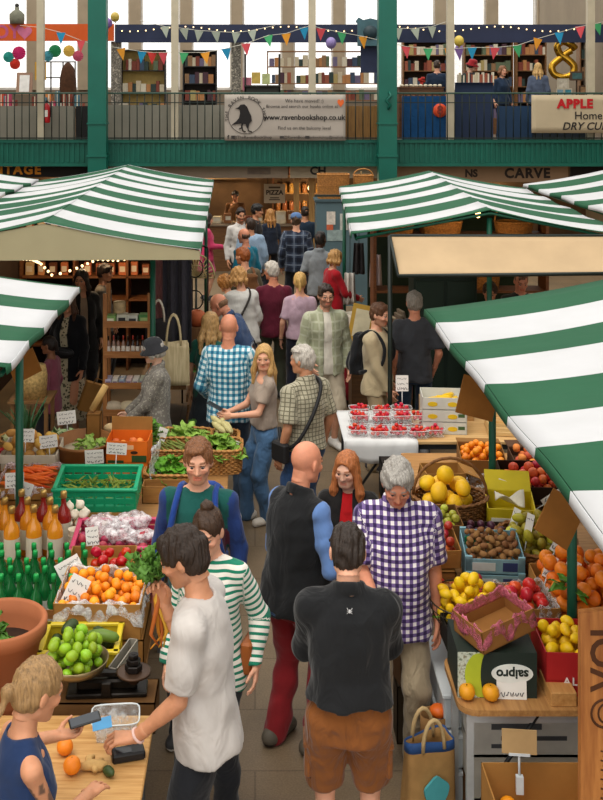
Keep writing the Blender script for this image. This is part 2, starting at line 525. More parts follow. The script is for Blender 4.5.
def hand_prims(f, w, d, n, side, k, curl, spread=0.0):
    d = nrm(d); n = np.array(n, float); n = nrm(n-d*(n@d))
    t = np.cross(d, n) if side > 0 else np.cross(n, d)
    s = k
    f.loft(w, w+d*.088*s, t, [(0, .025*s, .019*s, 0), (.35, .034*s, .017*s, 0), (1, .040*s, .0125*s, 0)], .006, sq=2.6)
    tips = []
    for i, Lf in enumerate((.070, .078, .072, .056)):
        p = w+d*(.086-.004*abs(i-1))*s+t*(.0305-.0203*i)*s
        dd = nrm(d+t*(.10-.067*i)*(1+spread)); a = 0
        for j, fr in enumerate((.45, .31, .24)):
            a += (curl if not hasattr(curl, '__len__') else curl[i])*(0.75 if j == 0 else 1.0)
            e = nrm(dd*math.cos(a)+n*math.sin(a))
            q = p+e*Lf*fr*s
            f.cone(p, q, (.0088-.0008*j)*s, (.0080-.0008*j)*s, .003); p = q
        tips.append(p)
    p = w+d*.022*s+t*.022*s+n*.006*s
    e = nrm(d*.62+t*.72+n*.35); q = p+e*.042*s; f.cone(p, q, .0135*s, .011*s, .010)
    e = nrm(d*.85+t*.35+n*.45); r = q+e*.028*s; f.cone(q, r, .0105*s, .009*s, .004)
    e = nrm(d*.9+t*.1+n*.45); f.cone(r, r+e*.022*s, .009*s, .0072*s, .003)
    return tips

SK = {'light': '#d9a184', 'pale': '#e0b096', 'tan': '#c48a68', 'ruddy': '#cf8a6c', 'brown': '#8a5a3e', 'dark': '#4a2e20', 'asian': '#bf8a63'}
people = []
def person(label, hp, H, face, skin='light', lean=0, hyaw=0, hpitch=8, roll=0, w=1.0, fem=False, belly=0.0,
           LH=None, RH=None, Lpole=None, Rpole=None, Ld=None, Rd=None, Ln=None, Rn=None, Lcurl=.35, Rcurl=.35,
           LHw=None, RHw=None, shirt=None, sleeve='long', hem=.80, vneck=0.0, loose=0.0, collar=None, smat2=None,
           legs='long', lmat=None, lhem=.5, waist=1.0, shoe='#3a3a3c', sole='#d8d4cc', stance=.0, feet=None,
           hair='short', hcol='#5a3c26', beard=None, glasses=None, hat=None, hatcol=None, jacket=None, jsleeve='long', jhem=.72,
           tattoo=None, watch=None, bun=0, Y=None, group=None, hl=.35, low=False, seat=False, bulk=1.0, bdens=.6, stand=None):
    k = H/1.75
    if stand is not None:      # height that puts the head top where the photo has it
        H = H*(HC-(hp[1]-CY)*(Y+.02)/F-stand)/(H*(1-.13*(1-math.cos(lean*D2R))))
    k = H/1.75
    Rt = rx(-lean*D2R) @ ry(roll*D2R)
    piv = np.array([0, 0, .93*k])
    T = lambda p: piv+Rt@(np.array(p, float)*k-piv)
    Td = lambda v: Rt@np.array(v, float)
    nb = T((0, 0, 1.475)); 
    Rh = Rt@rx(lean*.35*D2R)@rz_(-hyaw*D2R)@rx(-hpitch*D2R)
    pv = nb+Td((0, -.005, .045))*k
    hc = pv+Rh@np.array([0, .025, .105])*k
    top = hc+Rh@np.array([0, -.01, .128])*k
    rz = -face*D2R; Rz = rz_(rz)
    tw = Rz@top
    Yh = F*(HC-tw[2])/(hp[1]-CY) if Y is None else Y+tw[1]
    Xh = (hp[0]-CX)/F*Yh
    loc = np.array([Xh-tw[0], Yh-tw[1], 0.0])
    if stand is not None:
        loc[2] = stand
    elif low: pass
    tol = lambda wv: Rz.T@(np.array(wv, float)-loc)
    sw = .172*w*(.88 if fem else 1)
    S = {s: T((s*sw, -.005, 1.385)) for s in (-1, 1)}
    near = Yh < 7.5; mid = Yh < 12.5
    W = {}; E = {}; HD = {}; HN = {}
    for s, tg, tgw, pole, d, n in ((-1, LH, LHw, Lpole, Ld, Ln), (1, RH, RHw, Rpole, Rd, Rn)):
        if tgw is not None: tg = tol(tgw)
        elif tg is None: tg = np.array([s*(sw/k*1.0+.075), .05, .86])*k if not lean else S[s]+np.array([s*.05, .12, -.5])*k
        else: tg = np.array(tg, float)*k
        E[s], W[s] = ik(S[s], tg, .295*k, .255*k, pole if pole is not None else (s*.35, -.8, -.2))
        HD[s] = nrm(d) if d is not None else nrm(W[s]-E[s])
        nn = n if n is not None else (-s, .15, 0)
        HN[s] = np.array(nn, float)
    hipx = .092*(1.04 if fem else 1)
    Hp = {s: np.array([s*hipx, 0, .90])*k for s in (-1, 1)}
    if feet is None: feet = {-1: (-.10-.02*stance, -.06*stance), 1: (.10+.02*stance, .10*stance)}
    A = {s: np.array([feet[s][0], feet[s][1], .085])*k for s in (-1, 1)}
    K = {}
    for s in (-1, 1):
        K[s], A[s] = ik(Hp[s], A[s], .425*k, .415*k, (s*.12, 1, 0))
    # ---- body, one skin
    hb = .010 if near else .014
    lo = np.min([nb, *S.values(), *W.values(), *E.values(), *A.values(), *K.values()], 0)-.2*k; hi = np.max([nb, *S.values(), *W.values(), *E.values(), *K.values(), *A.values()], 0)+.2*k
    lo[2] = -.03
    f = Field(lo, hi, hb)
    wt = .9 if fem else 1.0
    up = 1/.545
    z0, z1 = .90, 1.445
    tt = lambda z: (z-z0)/(z1-z0)
    side = Td((1, 0, 0))
    def torso(z_prof, fld, kk=.03):
        fld.loft(T((0, 0, z0)), T((0, 0, z1)), side, [(tt(z), a*k, b*k, o*k) for z, a, b, o in z_prof], kk)
    torso([(.80, .13, .09, 0), (.92, .148, .10, 0), (1.08, .125*wt, .09, 0), (1.28, .145*wt, .10, .0), (1.40, .13*wt, .085, 0), (1.44, .07, .06, 0)], f)
    f.cone(T((0, -.012, 1.38)), pv+Rh@np.array([0, -.005, .06])*k, .060*k, .052*k*(.92 if fem else 1), .03)
    for s in (-1, 1):
        f.cone(T((s*.04, -.01, 1.435)), S[s], .036*k, .041*k, .03)
        f.cone(S[s], E[s], .045*k*(.85 if fem else 1), .037*k*(.9 if fem else 1), .015)
        f.cone(E[s], W[s], .038*k*(.9 if fem else 1), .0255*k, .012)
        f.cone(E[s]+(W[s]-E[s])*.12, E[s]+(W[s]-E[s])*.45, .04*k*(.88 if fem else 1), .033*k*(.9 if fem else 1), .012)
        if legs != 'skirt' or True:
            sl_ = .8 if legs == 'long' else 1
            f.cone(Hp[s], K[s], .078*k*sl_, .052*k*sl_, .03); f.cone(K[s], A[s], .05*k*sl_, .034*k, .015)
            if legs != 'long':
                cm = K[s]+(A[s]-K[s])*.3+np.array([0, -.018, 0])*k
                f.cone(cm, K[s]+(A[s]-K[s])*.6, .046*k, .035*k, .02)
            f.cone(A[s]-np.array([0, 0, .04])*k, A[s]+np.array([s*.01, .10, -.055])*k, .032*k, .026*k, .02)
    Vb, Qb = f.nets(); parts = [(Vb, Qb)]
    # ---- head
    hh = (.0042 if near else .0065 if mid else .008)
    g = Field(hc-.17*k, hc+.17*k, hh)
    hp_ = lambda x, y, z: hc+Rh@np.array([x, y, z])*k
    g.ell(hp_(0, -.014, .030), np.array([.076, .096, .090])*k, .01, R=Rh)
    g.ell(hp_(0, .025, -.028), np.array([.062, .066, .084])*k, .03, R=Rh)
    g.ell(hp_(0, .058, -.088), np.array([.030, .026, .024])*k, .035, R=Rh)
    g.cone(hp_(-.045, .0, -.065), hp_(-.018, .05, -.092), .018*k, .018*k, .03); g.cone(hp_(.045, .0, -.065), hp_(.018, .05, -.092), .018*k, .018*k, .03)
    g.cone(hp_(-.03, .078, .027), hp_(.03, .078, .027), .012*k, .012*k, .02)
    for s in (-1, 1):
        g.ell(hp_(s*.031, .098, .006), np.array([.019, .015, .012])*k, .012, 'sub', R=Rh); g.ell(hp_(s*.031, .079, .0155), np.array([.0175, .013, .0072])*k, .004, R=Rh); g.ell(hp_(s*.031, .079, -.0085), np.array([.016, .012, .0055])*k, .004, R=Rh)
        g.ell(hp_(s*.042, .066, -.022), np.array([.020, .018, .016])*k, .02, R=Rh)
        g.ell(hp_(s*.077, -.008, -.006), np.array([.010, .021, .034])*k, .008, R=Rh@rz_(s*.35))
    g.cone(hp_(0, .086, .018), hp_(0, .105, -.026), .0075*k, .0110*k, .012)
    for s in (-1, 1): g.ell(hp_(s*.010, .094, -.029), np.array([.008, .009, .007])*k, .008, R=Rh)
    g.cone(hp_(-.018, .078, -.056), hp_(.018, .078, -.056), .0075*k, .0075*k, .008)
    g.cone(hp_(-.015, .078, -.067), hp_(.015, .078, -.067), .0085*k, .0085*k, .008)
    g.ell(hp_(0, .095, -.0615), np.array([.024, .012, .0022])*k, .003, 'sub', R=Rh)
    g.cone(pv+Rh@np.array([0, -.01, -.01])*k, hp_(0, -.018, -.04), .052*k*(.92 if fem else 1), .052*k*(.92 if fem else 1), .025)
    g.half(pv+Rh@np.array([0, 0, .0])*k, -(Rh@np.array([0, 0, 1.0])))
    Vh, Qh = g.nets(); parts.append((Vh, Qh))
    # ---- hands
    hs = .0028 if near else .004 if mid else .0055
    for s in (-1, 1):
        c = W[s]+HD[s]*.08*k
        g = Field(c-.15*k, c+.15*k, hs)
        g.cone(W[s]-nrm(W[s]-E[s])*.05*k, W[s], .0305*k*(.9 if fem else 1), .0255*k, .01)
        hand_prims(g, W[s], HD[s], HN[s], s, k*(.95 if fem else 1.05), Lcurl if s < 0 else Rcurl)
        parts.append(g.nets())
    V = np.concatenate([p[0] for p in parts]); off = np.cumsum([0]+[len(p[0]) for p in parts])
    Q = np.concatenate([p[1]+o for p, o in zip(parts, off) if len(p[1])])
    me = mk_mesh('person', V, Q, 1)
    V = coords(me)
    c = np.array(srgb(SK.get(skin, skin))); col = np.tile(c, (len(V), 1))
    hv = (V-hc)@Rh/k
    ishead = np.zeros(len(V), bool); ishead[off[1]:off[2]] = True
    lip = ishead & (np.abs(hv[:, 0]) < .026) & (hv[:, 1] > .068) & (np.abs(hv[:, 2]+.0615) < .0125)
    brc = np.array(srgb(hcol))*.8
    brow = ishead & (np.abs(np.abs(hv[:, 0])-.034) < .021) & (hv[:, 1] > .05) & (np.abs(hv[:, 2]-.030-.12*(.03-np.abs(np.abs(hv[:, 0])-.03))) < .0048)
    if beard:
        bc = np.array(srgb(beard))
        bm_ = ishead & (hv[:, 2] < -.038+.25*np.abs(hv[:, 0])) & (hv[:, 1] > -.02) & (hv[:, 2] > -.13)
        col[bm_] = bc*bdens+c*(1-bdens)
    cheek = ishead & (hv[:, 1] > .05) & (np.abs(hv[:, 2]+.02) < .02) & (np.abs(hv[:, 0]) > .02)
    cw = np.exp(-(((np.abs(hv[:, 0])-.042)/.020)**2+((hv[:, 2]+.022)/.022)**2))*(hv[:, 1] > .03)*ishead
    col *= 1-cw[:, None]*np.array([-.03, .13, .14])
    col[lip] = c*np.array([.86, .55, .52]); col[brow] = brc*.8+c*.2
    lash = ishead & (np.abs(np.abs(hv[:, 0])-.031) < .016) & (hv[:, 1] > .06) & (np.abs(hv[:, 2]-.0135) < .004)
    col[lash] = brc*.5
    if tattoo:
        a, b = (S[tattoo], E[tattoo])
        t_ = np.clip(((V-a)@(b-a))/((b-a)@(b-a)), 0, 1); dd = np.linalg.norm(V-a-t_[:, None]*(b-a), axis=1)
        r = np.random.RandomState(3)
        nz = sum(np.sin(V@(r.normal(size=3)*55)+r.rand()*6) for _ in range(5))
        m_ = (dd < .07) & (t_ > .15) & (t_ < 1.0) & (nz > -.35); col[m_] = col[m_]*.25+np.array([.02, .03, .035])*.7
    set_col(me, col)
    o = objm('person', me, vcmat('skin', .5, .35, 60, .1, .08))
    o.location = loc; o.rotation_euler = (0, 0, rz)
    tag(o, label, 'person', group)
    # ---- eyes
    for s in (-1, 1):
        eb = B(); eb.ell((0, 0, 0), (.0122, .0122, .0122), 12, 10, mat=Matrix.Translation(Vector(hp_(s*.031, .0765, .0035))) @ Matrix.Diagonal((k, k, k, 1)))
        em = eb.mesh('eye'); ev = coords(em); lv = (ev-hc)@Rh/k
        ec = np.tile(np.array([.40, .36, .33]), (len(ev), 1))
        ir = np.sqrt((np.abs(lv[:, 0])-.031)**2+(lv[:, 2]-.002)**2) < .0078; ec[ir & (lv[:, 1] > .0765)] = (.025, .018, .012)
        set_col(em, ec); objm('eye', em, vcmat('eye', .3, .4), o)
    # ---- garments
    hg = .010 if near else .014 if mid else .017
    bands = {}
    def cloth_field(hemz): 
        l2 = np.min([nb, *S.values(), *W.values(), *E.values()], 0)-.2*k; h2 = np.max([nb, *S.values(), *W.values(), *E.values()], 0)+.2*k
        l2[2] = min(l2[2], hemz*k-.1); return Field(l2, h2, hg)
    def pat(me, arms=True):
        V = coords(me); ax = piv; L = (V-piv)@Rt
        hgt = L[:, 2]+piv[2]; ang = np.arctan2(L[:, 0]/1.25, -L[:, 1])
        X_, Y_ = L[:, 0], np.abs(L[:, 1])
        pv_ = np.stack([X_+np.maximum(0, .10-Y_)*np.tanh(X_/.07)*np.clip((1.38*k-hgt)/.05, 0, 1), L[:, 1], hgt/k], 1)
        dt = np.sqrt((L[:, 0]/1.45)**2+(L[:, 1])**2)-.125*k
        for s in (-1, 1):
            for a, b, h0 in ((S[s], E[s], 0), (E[s], W[s], .295*k)):
                t_ = ((V-a)@(b-a))/((b-a)@(b-a)); tc = np.clip(t_, 0, 1); R = V-a-tc[:, None]*(b-a)
                d_ = np.linalg.norm(R, axis=1)-.055*k
                m_ = (d_ < dt-.005) & (np.sum((V-S[s])*(Td((s, 0, 0))), 1) > -.02*k+0*d_)
                u = nrm(np.cross(b-a, [0.1, 1, .2])); v = nrm(np.cross(b-a, u))
                an = np.arctan2(R@u, R@v)
                pv_[m_, 1] = 9; pv_[m_, 0] = an[m_]*.055; pv_[m_, 2] = (1.45*k-h0-tc[m_]*np.linalg.norm(b-a))/k
                dt = np.where(m_, d_, dt)
        set_vec(me, 'pat', pv_)
    def garment(name, mat, slv, hemz, ex, neck, seed, vn=0.0, openf=False, coll=False):
        f = cloth_field(hemz); x = ex+loose
        bl = belly
        bust = .022 if fem else 0
        pr = [(hemz, (.178 if fem else .174)*bulk+x*1.3, .126*bulk+x*1.3+bl*.4, bl*.3), (.92, (.178 if fem else .174)*bulk+x, .122*bulk+x+bl*.5, bl*.4), (1.08, (.142 if fem else .156)*bulk+x, .108*bulk+x+bl, bl*.8),
              (1.26, (.152 if fem else .168)*bulk+x, .116*bulk+x+bl*.4+bust*.6, bl*.3+bust*.5), (1.35, .150*wt*bulk+x, .106*bulk+x, 0), (1.405, .115*wt+x, .085+x, -.005), (1.455, .07+x*.4, .062+x*.4, -.01)]
        if hemz > .93: pr = [pr[0]]+[r for r in pr[1:] if r[0] > hemz+.02]
        torso(pr, f)
        for s in (-1, 1):
            if slv != 'none':
                f.cone(T((s*.05, -.01, 1.425)), S[s]+Td((0, 0, -.004))*k, (.042+x*.5)*k, (.049+x)*k, .03)
                r = .85 if fem else 1
                if slv == 'long':
                    f.cone(S[s], E[s], (.053*r+x)*k, (.046*r+x)*k, .03)
                    f.cone(E[s], W[s]+(W[s]-E[s])*.02, (.046*r+x)*k, (.034*r+x)*k, .018, cut=True)
                elif slv == 'rolled':
                    f.cone(S[s], E[s], (.053*r+x)*k, (.046*r+x)*k, .03)
                    f.cone(E[s], E[s]+(W[s]-E[s])*.35, (.047*r+x)*k, (.046*r+x)*k, .018, cut=True)
                else:
                    e = S[s]+(E[s]-S[s])*(.62 if slv == 'short' else .85)
                    f.cone(S[s], e, (.054*r+x)*k, (.060*r+x)*k, .03, cut=True)
            else:
                f.cone(T((s*.06, -.01, 1.425)), S[s]+Td((-s*(.03 if x < .015 else .012), 0, .0))*k, (.036+x)*k, (.036+x*1.4)*k, .03)
        f.half(T((0, 0, hemz)), -Td((0, 0, 1)))
        f.wob(.0055*k, 26, seed); f.wob(.003*k, 55, seed+1)
        if neck:
            f.cone(T((0, -.012, 1.40)), pv+Td((0, 0, .2))*k, .058*k, .06*k, .006, 'sub')
        if vn:
            f.cone(T((0, .16, 1.44)), T((0, .15, 1.44-vn)), (.05+.2*vn*.3)*k, .012*k, .01, 'sub')
        if coll:
            for a in np.linspace(-2.6, 2.6, 15):
                for zz, rr_ in ((1.478, .070), (1.503, .065)):
                    p, q = (T((rr_*math.sin(b_), -.016-rr_*math.cos(b_)+.010, zz-.040*(1-math.cos(b_))*.5)) for b_ in (a, a+.37))
                    f.cone(p, q, .0145*k, .0145*k, .012)
            f.cone(T((0, -.006, 1.42)), pv+Td((0, .01, .2))*k, .054*k, .060*k, .004, 'sub')
        if openf:
            f.loft(T((0, .2, .5)), T((0, .2, 1.5)), side, [(0, .06*k, .17*k, 0), (.9, .045*k, .17*k, 0), (1, .05*k, .2*k, 0)], .01, 'sub')
        me = f.mesh(name, 1); pat(me)
        return objm(name, me, mat, o)
    seed = int(hp[0]*7+hp[1])
    if legs in ('long', 'shorts'):
        l2 = np.min([*A.values(), *K.values(), *Hp.values()], 0)-.2*k; h2 = np.max([*A.values(), *K.values(), *Hp.values()], 0)+.25*k
        l2[2] = -.02; h2[2] = (waist+.1)*k
        f = Field(l2, h2, hg)
        tb = .90 if hem < .93 or (jacket is not None and jhem < .93) else 1.0      # slimmer where a loose top hangs over the waistband
        f.loft(np.array([0, 0, .78*k]), np.array([0, 0, waist*k]), (1, 0, 0), [(0, .15*k*bulk*tb, .108*k*tb, -.005*k), (.5, .164*k*bulk*tb, (.118*k+belly*.3*k)*tb, -.006*k), (1, .148*k*bulk*tb, (.108*k+belly*.5*k)*tb, belly*.4*k)], .03)
        for s in (-1, 1):
            if legs == 'long':
                f.cone(Hp[s]-np.array([0, 0, .03*k]), K[s], .100*k*bulk*tb, .080*k, .022); f.cone(K[s], A[s]+np.array([0, .01, -.035*k]), .078*k, .068*k, .02)
            else:
                e = K[s]; a = Hp[s]-np.array([0, 0, .03*k]); fr = (a[2]-lhem*k)/(a[2]-e[2])
                f.cone(a, a+(e-a)*fr, .104*k*bulk, .094*k, .022, cut=True)
        f.wob(.006*k, 24, seed+5); f.wob(.003*k, 60, seed+6)
        nm = 'trousers' if legs == 'long' else 'shorts'
        me = f.mesh(nm, 1); pat(me); objm(nm, me, lmat, o)
    elif legs == 'skirt':
        f = Field((-.4*k, -.4*k, (lhem-.1)*k), (.4*k, .4*k, 1.15*k), hg)
        f.loft(np.array([0, 0, lhem*k]), np.array([0, 0, 1.05*k]), (1, 0, 0), [(0, .23*k, .19*k, 0), (.5, .185*k, .14*k, 0), (1, .14*k, .11*k, 0)], .02)
        f.wob(.008*k, 28, seed+5)
        me = f.mesh('skirt', 1); pat(me); objm('skirt', me, lmat, o)
    if shirt is not None:
        garment('jumper' if sleeve == 'long' and not collar else 'shirt', shirt, sleeve, hem, .006, True, seed, vneck, False, bool(collar))
    if jacket is not None:
        garment('jacket', jacket, jsleeve, jhem, .021, True, seed, vneck, True, True)
    for s in (-1, 1):
        if shoe is None: break
        f = Field(A[s]+np.array([-.13, -.16, -.12]), A[s]+np.array([.13, .28, .10]), .007 if near else .01)
        tdir = np.array([s*.16, 1, 0]); tdir /= np.linalg.norm(tdir); ba = A[s].copy(); ba[2] = .045*k
        lift = max(0, A[s][2]-.085*k)
        ba[2] += lift
        f.cone(ba-tdir*.05*k, ba+tdir*.15*k+np.array([0, 0, -.008]), .047*k, .040*k, .03)
        f.cone(ba-tdir*.01*k, ba+np.array([0, 0, .055])*k, .048*k, .042*k, .03, cut=True)
        f.half((0, 0, .003+lift), (0, 0, -1))
        me = f.mesh('shoe', 1); v = coords(me); cc = np.tile(np.array(srgb(shoe)), (len(v), 1)); cc[v[:, 2] < .026+lift] = srgb(sole)
        set_col(me, cc); objm('shoe', me, vcmat('shoe', .6), o)
    # ---- hair
    hm = hairmat(hcol)
    if hair:
        th = {'crop': .0035, 'short': .010, 'full': .018, 'long': .015, 'bun': .010, 'tied': .010, 'curly': .030, 'bob': .017}.get(hair, .010)
        ext = hl*k if hair in ('long', 'bob') else 0
        g = Field(hc-np.array([.2, .24, .2+ext*1.1])*1.0, hc+np.array([.2, .2, .22]), .005 if near else .008)
        if hair == 'fringe':     # bald crown with hair round the back and sides
            g.ell(hp_(0, -.018, .0), np.array([.082, .096, .060])*k, .01, R=Rh)
            g.half(hp_(0, .01, 0), Rh@np.array([0, 1, .25])); g.half(hp_(0, 0, .045), Rh@np.array([0, .2, 1]))
        else:
            g.ell(hp_(0, -.016, .034), np.array([.076+th*.8, .097+th, .091+th])*k, .01, R=Rh)
            g.ell(hp_(0, -.045, -.02), np.array([.066+th*.6, .058+th*.6, .070])*k, .03, R=Rh)
            if hair in ('short', 'full'): g.ell(hp_(.010, .050, .092), np.array([.050, .038, .014+th*.5])*k, .03, R=Rh)
            if hair == 'curly': g.wob(.016*k, 120, seed)
            # open the face
            g.ell(hp_(0, .118, -.028), np.array([.078, .088, .112])*k, .010, 'sub', R=Rh); g.ell(hp_(0, .118, .035), np.array([.056, .060, .055])*k, .012, 'sub', R=Rh)
            if hair in ('crop', 'short', 'full', 'tied', 'bun'):
                g.ell(hp_(0, .050, -.070), np.array([.2, .072, .085])*k, .010, 'sub', R=Rh)
                g.half(hp_(0, -.05, -.072), Rh@np.array([0, .35, -1]))
            if hair in ('long', 'bob'):
                dn = nrm(Rh@np.array([0, -.25, -1.0])*.4+np.array([0, 0, -.8]))
                for x, y in ((-.058, -.03), (.058, -.03), (-.03, -.07), (.03, -.07), (-.072, .012), (.072, .012)):
                    a = hp_(x, y, .0); q = a+dn*ext*(1 if abs(x) < .07 else .85)+(T((x*1.25, y*1.3, 0))-T((0, 0, 0)))*.25
                    if ext > .18: q = q+Td((0, -.035 if y < 0 else .03, 0))*k
                    g.cone(a, a+(q-a)*.5+Td((x*.2, y*.3, 0))*k, .030*k, .030*k, .02); g.cone(a+(q-a)*.5+Td((x*.2, y*.3, 0))*k, q, .030*k, .016*k, .02)
            if hair in ('bun', 'tied'):
                if bun == 1: g.ell(hp_(0, -.035, .142), np.array([.036, .036, .032])*k, .008)      # top knot
                elif hair == 'bun':
                    g.ell(hp_(0, -.135, -.01), np.array([.034, .028, .032])*k, .012); g.cone(hp_(0, -.135, -.025), hp_(.012, -.155, -.11), .018*k, .008*k, .015)
                else: g.cone(hp_(0, -.11, .02), hp_(0, -.13, -.12), .026*k, .012*k, .02)
        q_ = .5 if hair in ('bun', 'tied', 'long') else 1; g.wob(.004*k*q_, 90, seed+3); g.wob(.0042*k*q_, 230 if near else 130, seed+4, .12)
        me = g.mesh('hair', 1); objm('hair', me, hm, o)
    if hat:
        g = B(); mt = Matrix.Translation(Vector(hp_(0, -.012, .045))) @ Matrix(Rh.tolist()).to_4x4() @ Matrix.Diagonal((k, k, k, 1))
        if hat == 'cap':
            g.lathe([(.094, .0), (.095, .03), (.085, .068), (.055, .092), (.015, .102), (.001, .103)], 20, (0, -.004, -.005), mat=mt)
            g.sheet(lambda u, v: (math.sin((u-.5)*2.2)*(.085+.01*v), .06+.03*math.cos((u-.5)*2.2)+v*.07*math.cos((u-.5)*1.7), .0-.02*v), 10, 4, .006, mat=mt)
        else:
            g.lathe([(.150, -.045), (.152, -.04), (.103, .0), (.101, .045), (.085, .082), (.045, .1), (.001, .103)], 24, (0, -.004, -.005), mat=mt, cap=False)
            g.lathe([(.101, .001), (.148, -.046), (.150, -.045)], 24, (0, -.004, -.008), mat=mt, cap=False)
        g.build('hat' if hat != 'cap' else 'cap', cloth('plain', hatcol), o)
    if glasses:
        g = B(); mt = Matrix.Translation(Vector(hc)) @ Matrix(Rh.tolist()).to_4x4() @ Matrix.Diagonal((k, k, k, 1))
        zo = .0 if glasses != 'up' else .07; yo = 0 if glasses != 'up' else -.03
        for s in (-1, 1):
            g.tube([(s*.032+.022*math.cos(a), .108+yo, .004+zo+.017*math.sin(a)) for a in np.linspace(0, 2*PI, 14)[:-1]], .0022, 5, closed=True, mat=mt)
            g.tube([(s*.054, .106+yo, .01+zo), (s*.081, .06+yo, .012+zo), (s*.083, -.01+yo, .008+zo)], .002, 5, mat=mt)
        g.tube([(-.01, .11+yo, .008+zo), (.01, .11+yo, .008+zo)], .002, 5, mat=mt)
        g.build('spectacles', M('#2a2420', .3), o)
    if watch:
        s, wc = watch; d = nrm(W[s]-E[s]); p = W[s]-d*.012*k
        u = nrm(np.cross(d, [.3, .2, 1])); v = np.cross(d, u)
        g = B(); g.tube([p+u*.030*k*math.cos(a)+v*.030*k*math.sin(a) for a in np.linspace(0, 2*PI, 17)[:-1]], .0065*k, 6, closed=True)
        g.build('wristband', M(wc, .4), o)
    info = dict(o=o, loc=loc, Rz=Rz, W=W, E=E, S=S, HD=HD, HN=HN, T=T, k=k, nb=nb, hc=hc, Rh=Rh, A=A, Hp=Hp, K=K, Td=Td,
                wl=lambda p: Vector(loc+Rz@np.array(p, float)))
    print('PERSON %-60s Y=%.2f X=%.2f foot_px=(%.0f,%.0f)' % (label[:60], loc[1], loc[0], CX+F*loc[0]/loc[1], CY+F*HC/loc[1]))
    people.append(info); return info
# ---------------------------------------------------------------- light
wd = bpy.data.worlds.new('daylight'); scene.world = wd; wd.use_nodes = True
wn = NT(wd); bg = wn.n['Background']
bg.inputs['Color'].default_value = (1.0, .975, .935, 1); bg.inputs['Strength'].default_value = 1.55
sd = bpy.data.lights.new('sun', 'SUN'); sd.energy = 1.75; sd.angle = 0.8; sd.color = (1, .94, .84)
so = bpy.data.objects.new('sun', sd); C.objects.link(so); so.rotation_euler = Euler((0.35, -0.28, 0))
scene.view_settings.view_transform = 'Standard'; scene.view_settings.look = 'None'
scene.view_settings.exposure = 0.0; scene.view_settings.gamma = 1.0; scene.view_settings.use_curve_mapping = False
scene.cycles.max_bounces = 6; scene.cycles.transparent_max_bounces = 8
# ---------------------------------------------------------------- shell
def floor_build(t, b):
    o = t.obj(); s = t.sep(o)
    br = t.n.new('ShaderNodeTexBrick'); br.offset = 0.5
    br.inputs['Scale'].default_value = 1.0; br.inputs['Brick Width'].default_value = 0.9; br.inputs['Row Height'].default_value = 0.6; br.inputs['Mortar Size'].default_value = 0.006
    br.inputs['Color1'].default_value = (*srgb('#7d6c56'), 1); br.inputs['Color2'].default_value = (*srgb('#74634e'), 1); br.inputs['Mortar'].default_value = (*srgb('#645543'), 1)
    t.link(o, br.inputs['Vector'])
    n = t.noise(o, 1.6, 5, .65); n2 = t.noise(o, 90, 2)
    c = t.mix(1.0, br.outputs['Color'], t.ramp(n, [(0.25, (.72,.72,.72)), (0.75, (1.18,1.16,1.12))]), 'MULTIPLY')
    c = t.mix(1.0, c, t.ramp(n2, [(0.3, (.8,.8,.8)), (0.7, (1.15,1.15,1.15))]), 'MULTIPLY')
    t.link(c, b.inputs['Base Color']); bump(t, b, n2, .15, .003)
FLOORM = newmat('stone_floor', floor_build, .55, spec=.3)
def struct(name, b, mat, **kw):
    o = b.build(name, mat) if isinstance(b, B) else objm(name, b, mat); o['kind'] = 'structure'; return o
struct('floor', B().span((-8, -1, -.2), (8, 27.2, 0)), FLOORM)
wallm = M('#5a4636', .9, .15, 2)
struct('wall_back', B().span((-8, 27.0, 0), (8, 27.2, 2.5)), wallm)
struct('wall_left', B().span((-8.2, -1, 0), (-8, 30.2, 7.0)), M('#8a7d6a', .9, .1, 1))
struct('wall_right', B().span((8, -1, 0), (8.2, 30.2, 7.0)), M('#8a7d6a', .9, .1, 1))
# balcony deck, beam, columns
YB = 22.3
greenb = M('#0b5a4b', .5, .12, 3); greend = M('#0a5a40', .5, .12, 3)
struct('balcony_deck_floor', B().span((-8, YB+.05, 2.78), (8, 30.0, 2.93)), M('#6e6256', .8, .1, 2))
b = B().span((-8, YB-.02, 2.40), (8, YB+.10, 2.93))
for i in range(150): b.span((-7.95+i*.107, YB-.045, 2.46), (-7.95+i*.107+.05, YB-.02, 2.88))
b.span((-8, YB-.07, 2.88), (8, YB, 2.95)); b.span((-8, YB-.07, 2.38), (8, YB, 2.45))
struct('trim_1', b, greenb)
def xat(px, Y): return (px-CX)*Y/F
for i, px in enumerate((98, 387)):
    Y0 = YB-.28; x = xat(px, Y0)
    b = B().span((x-.19, Y0-.16, 0), (x+.19, Y0+.16, 7.2)); b.span((x-.23, Y0-.2, 0), (x+.23, Y0+.2, .3))
    b.span((x-.21, Y0-.18, 3.28), (x+.21, Y0+.18, 3.31)); b.span((x-.21, Y0-.18, 2.6), (x+.21, Y0+.18, 2.64))
    if i == 1:   # cast iron bracket on the column face
        b.tube([(x+.02, Y0-.17, 3.95), (x+.06, Y0-.21, 3.88), (x-.04, Y0-.21, 3.78), (x+.05, Y0-.21, 3.68), (x, Y0-.17, 3.6)], .03, 6, mi=1)
    struct('column', b, [M('#0b5f50', .45, .1, 1.5), M('#0c1a14', .5)])
cream = M('#b3a992', .6, .1, 3)
for px in (41, 175, 312, 450, 590):
    x = xat(px, YB+.12); struct('trim_2', B().span((x-.075, YB+.02, 2.93), (x+.075, YB+.17, 7.2)), cream)
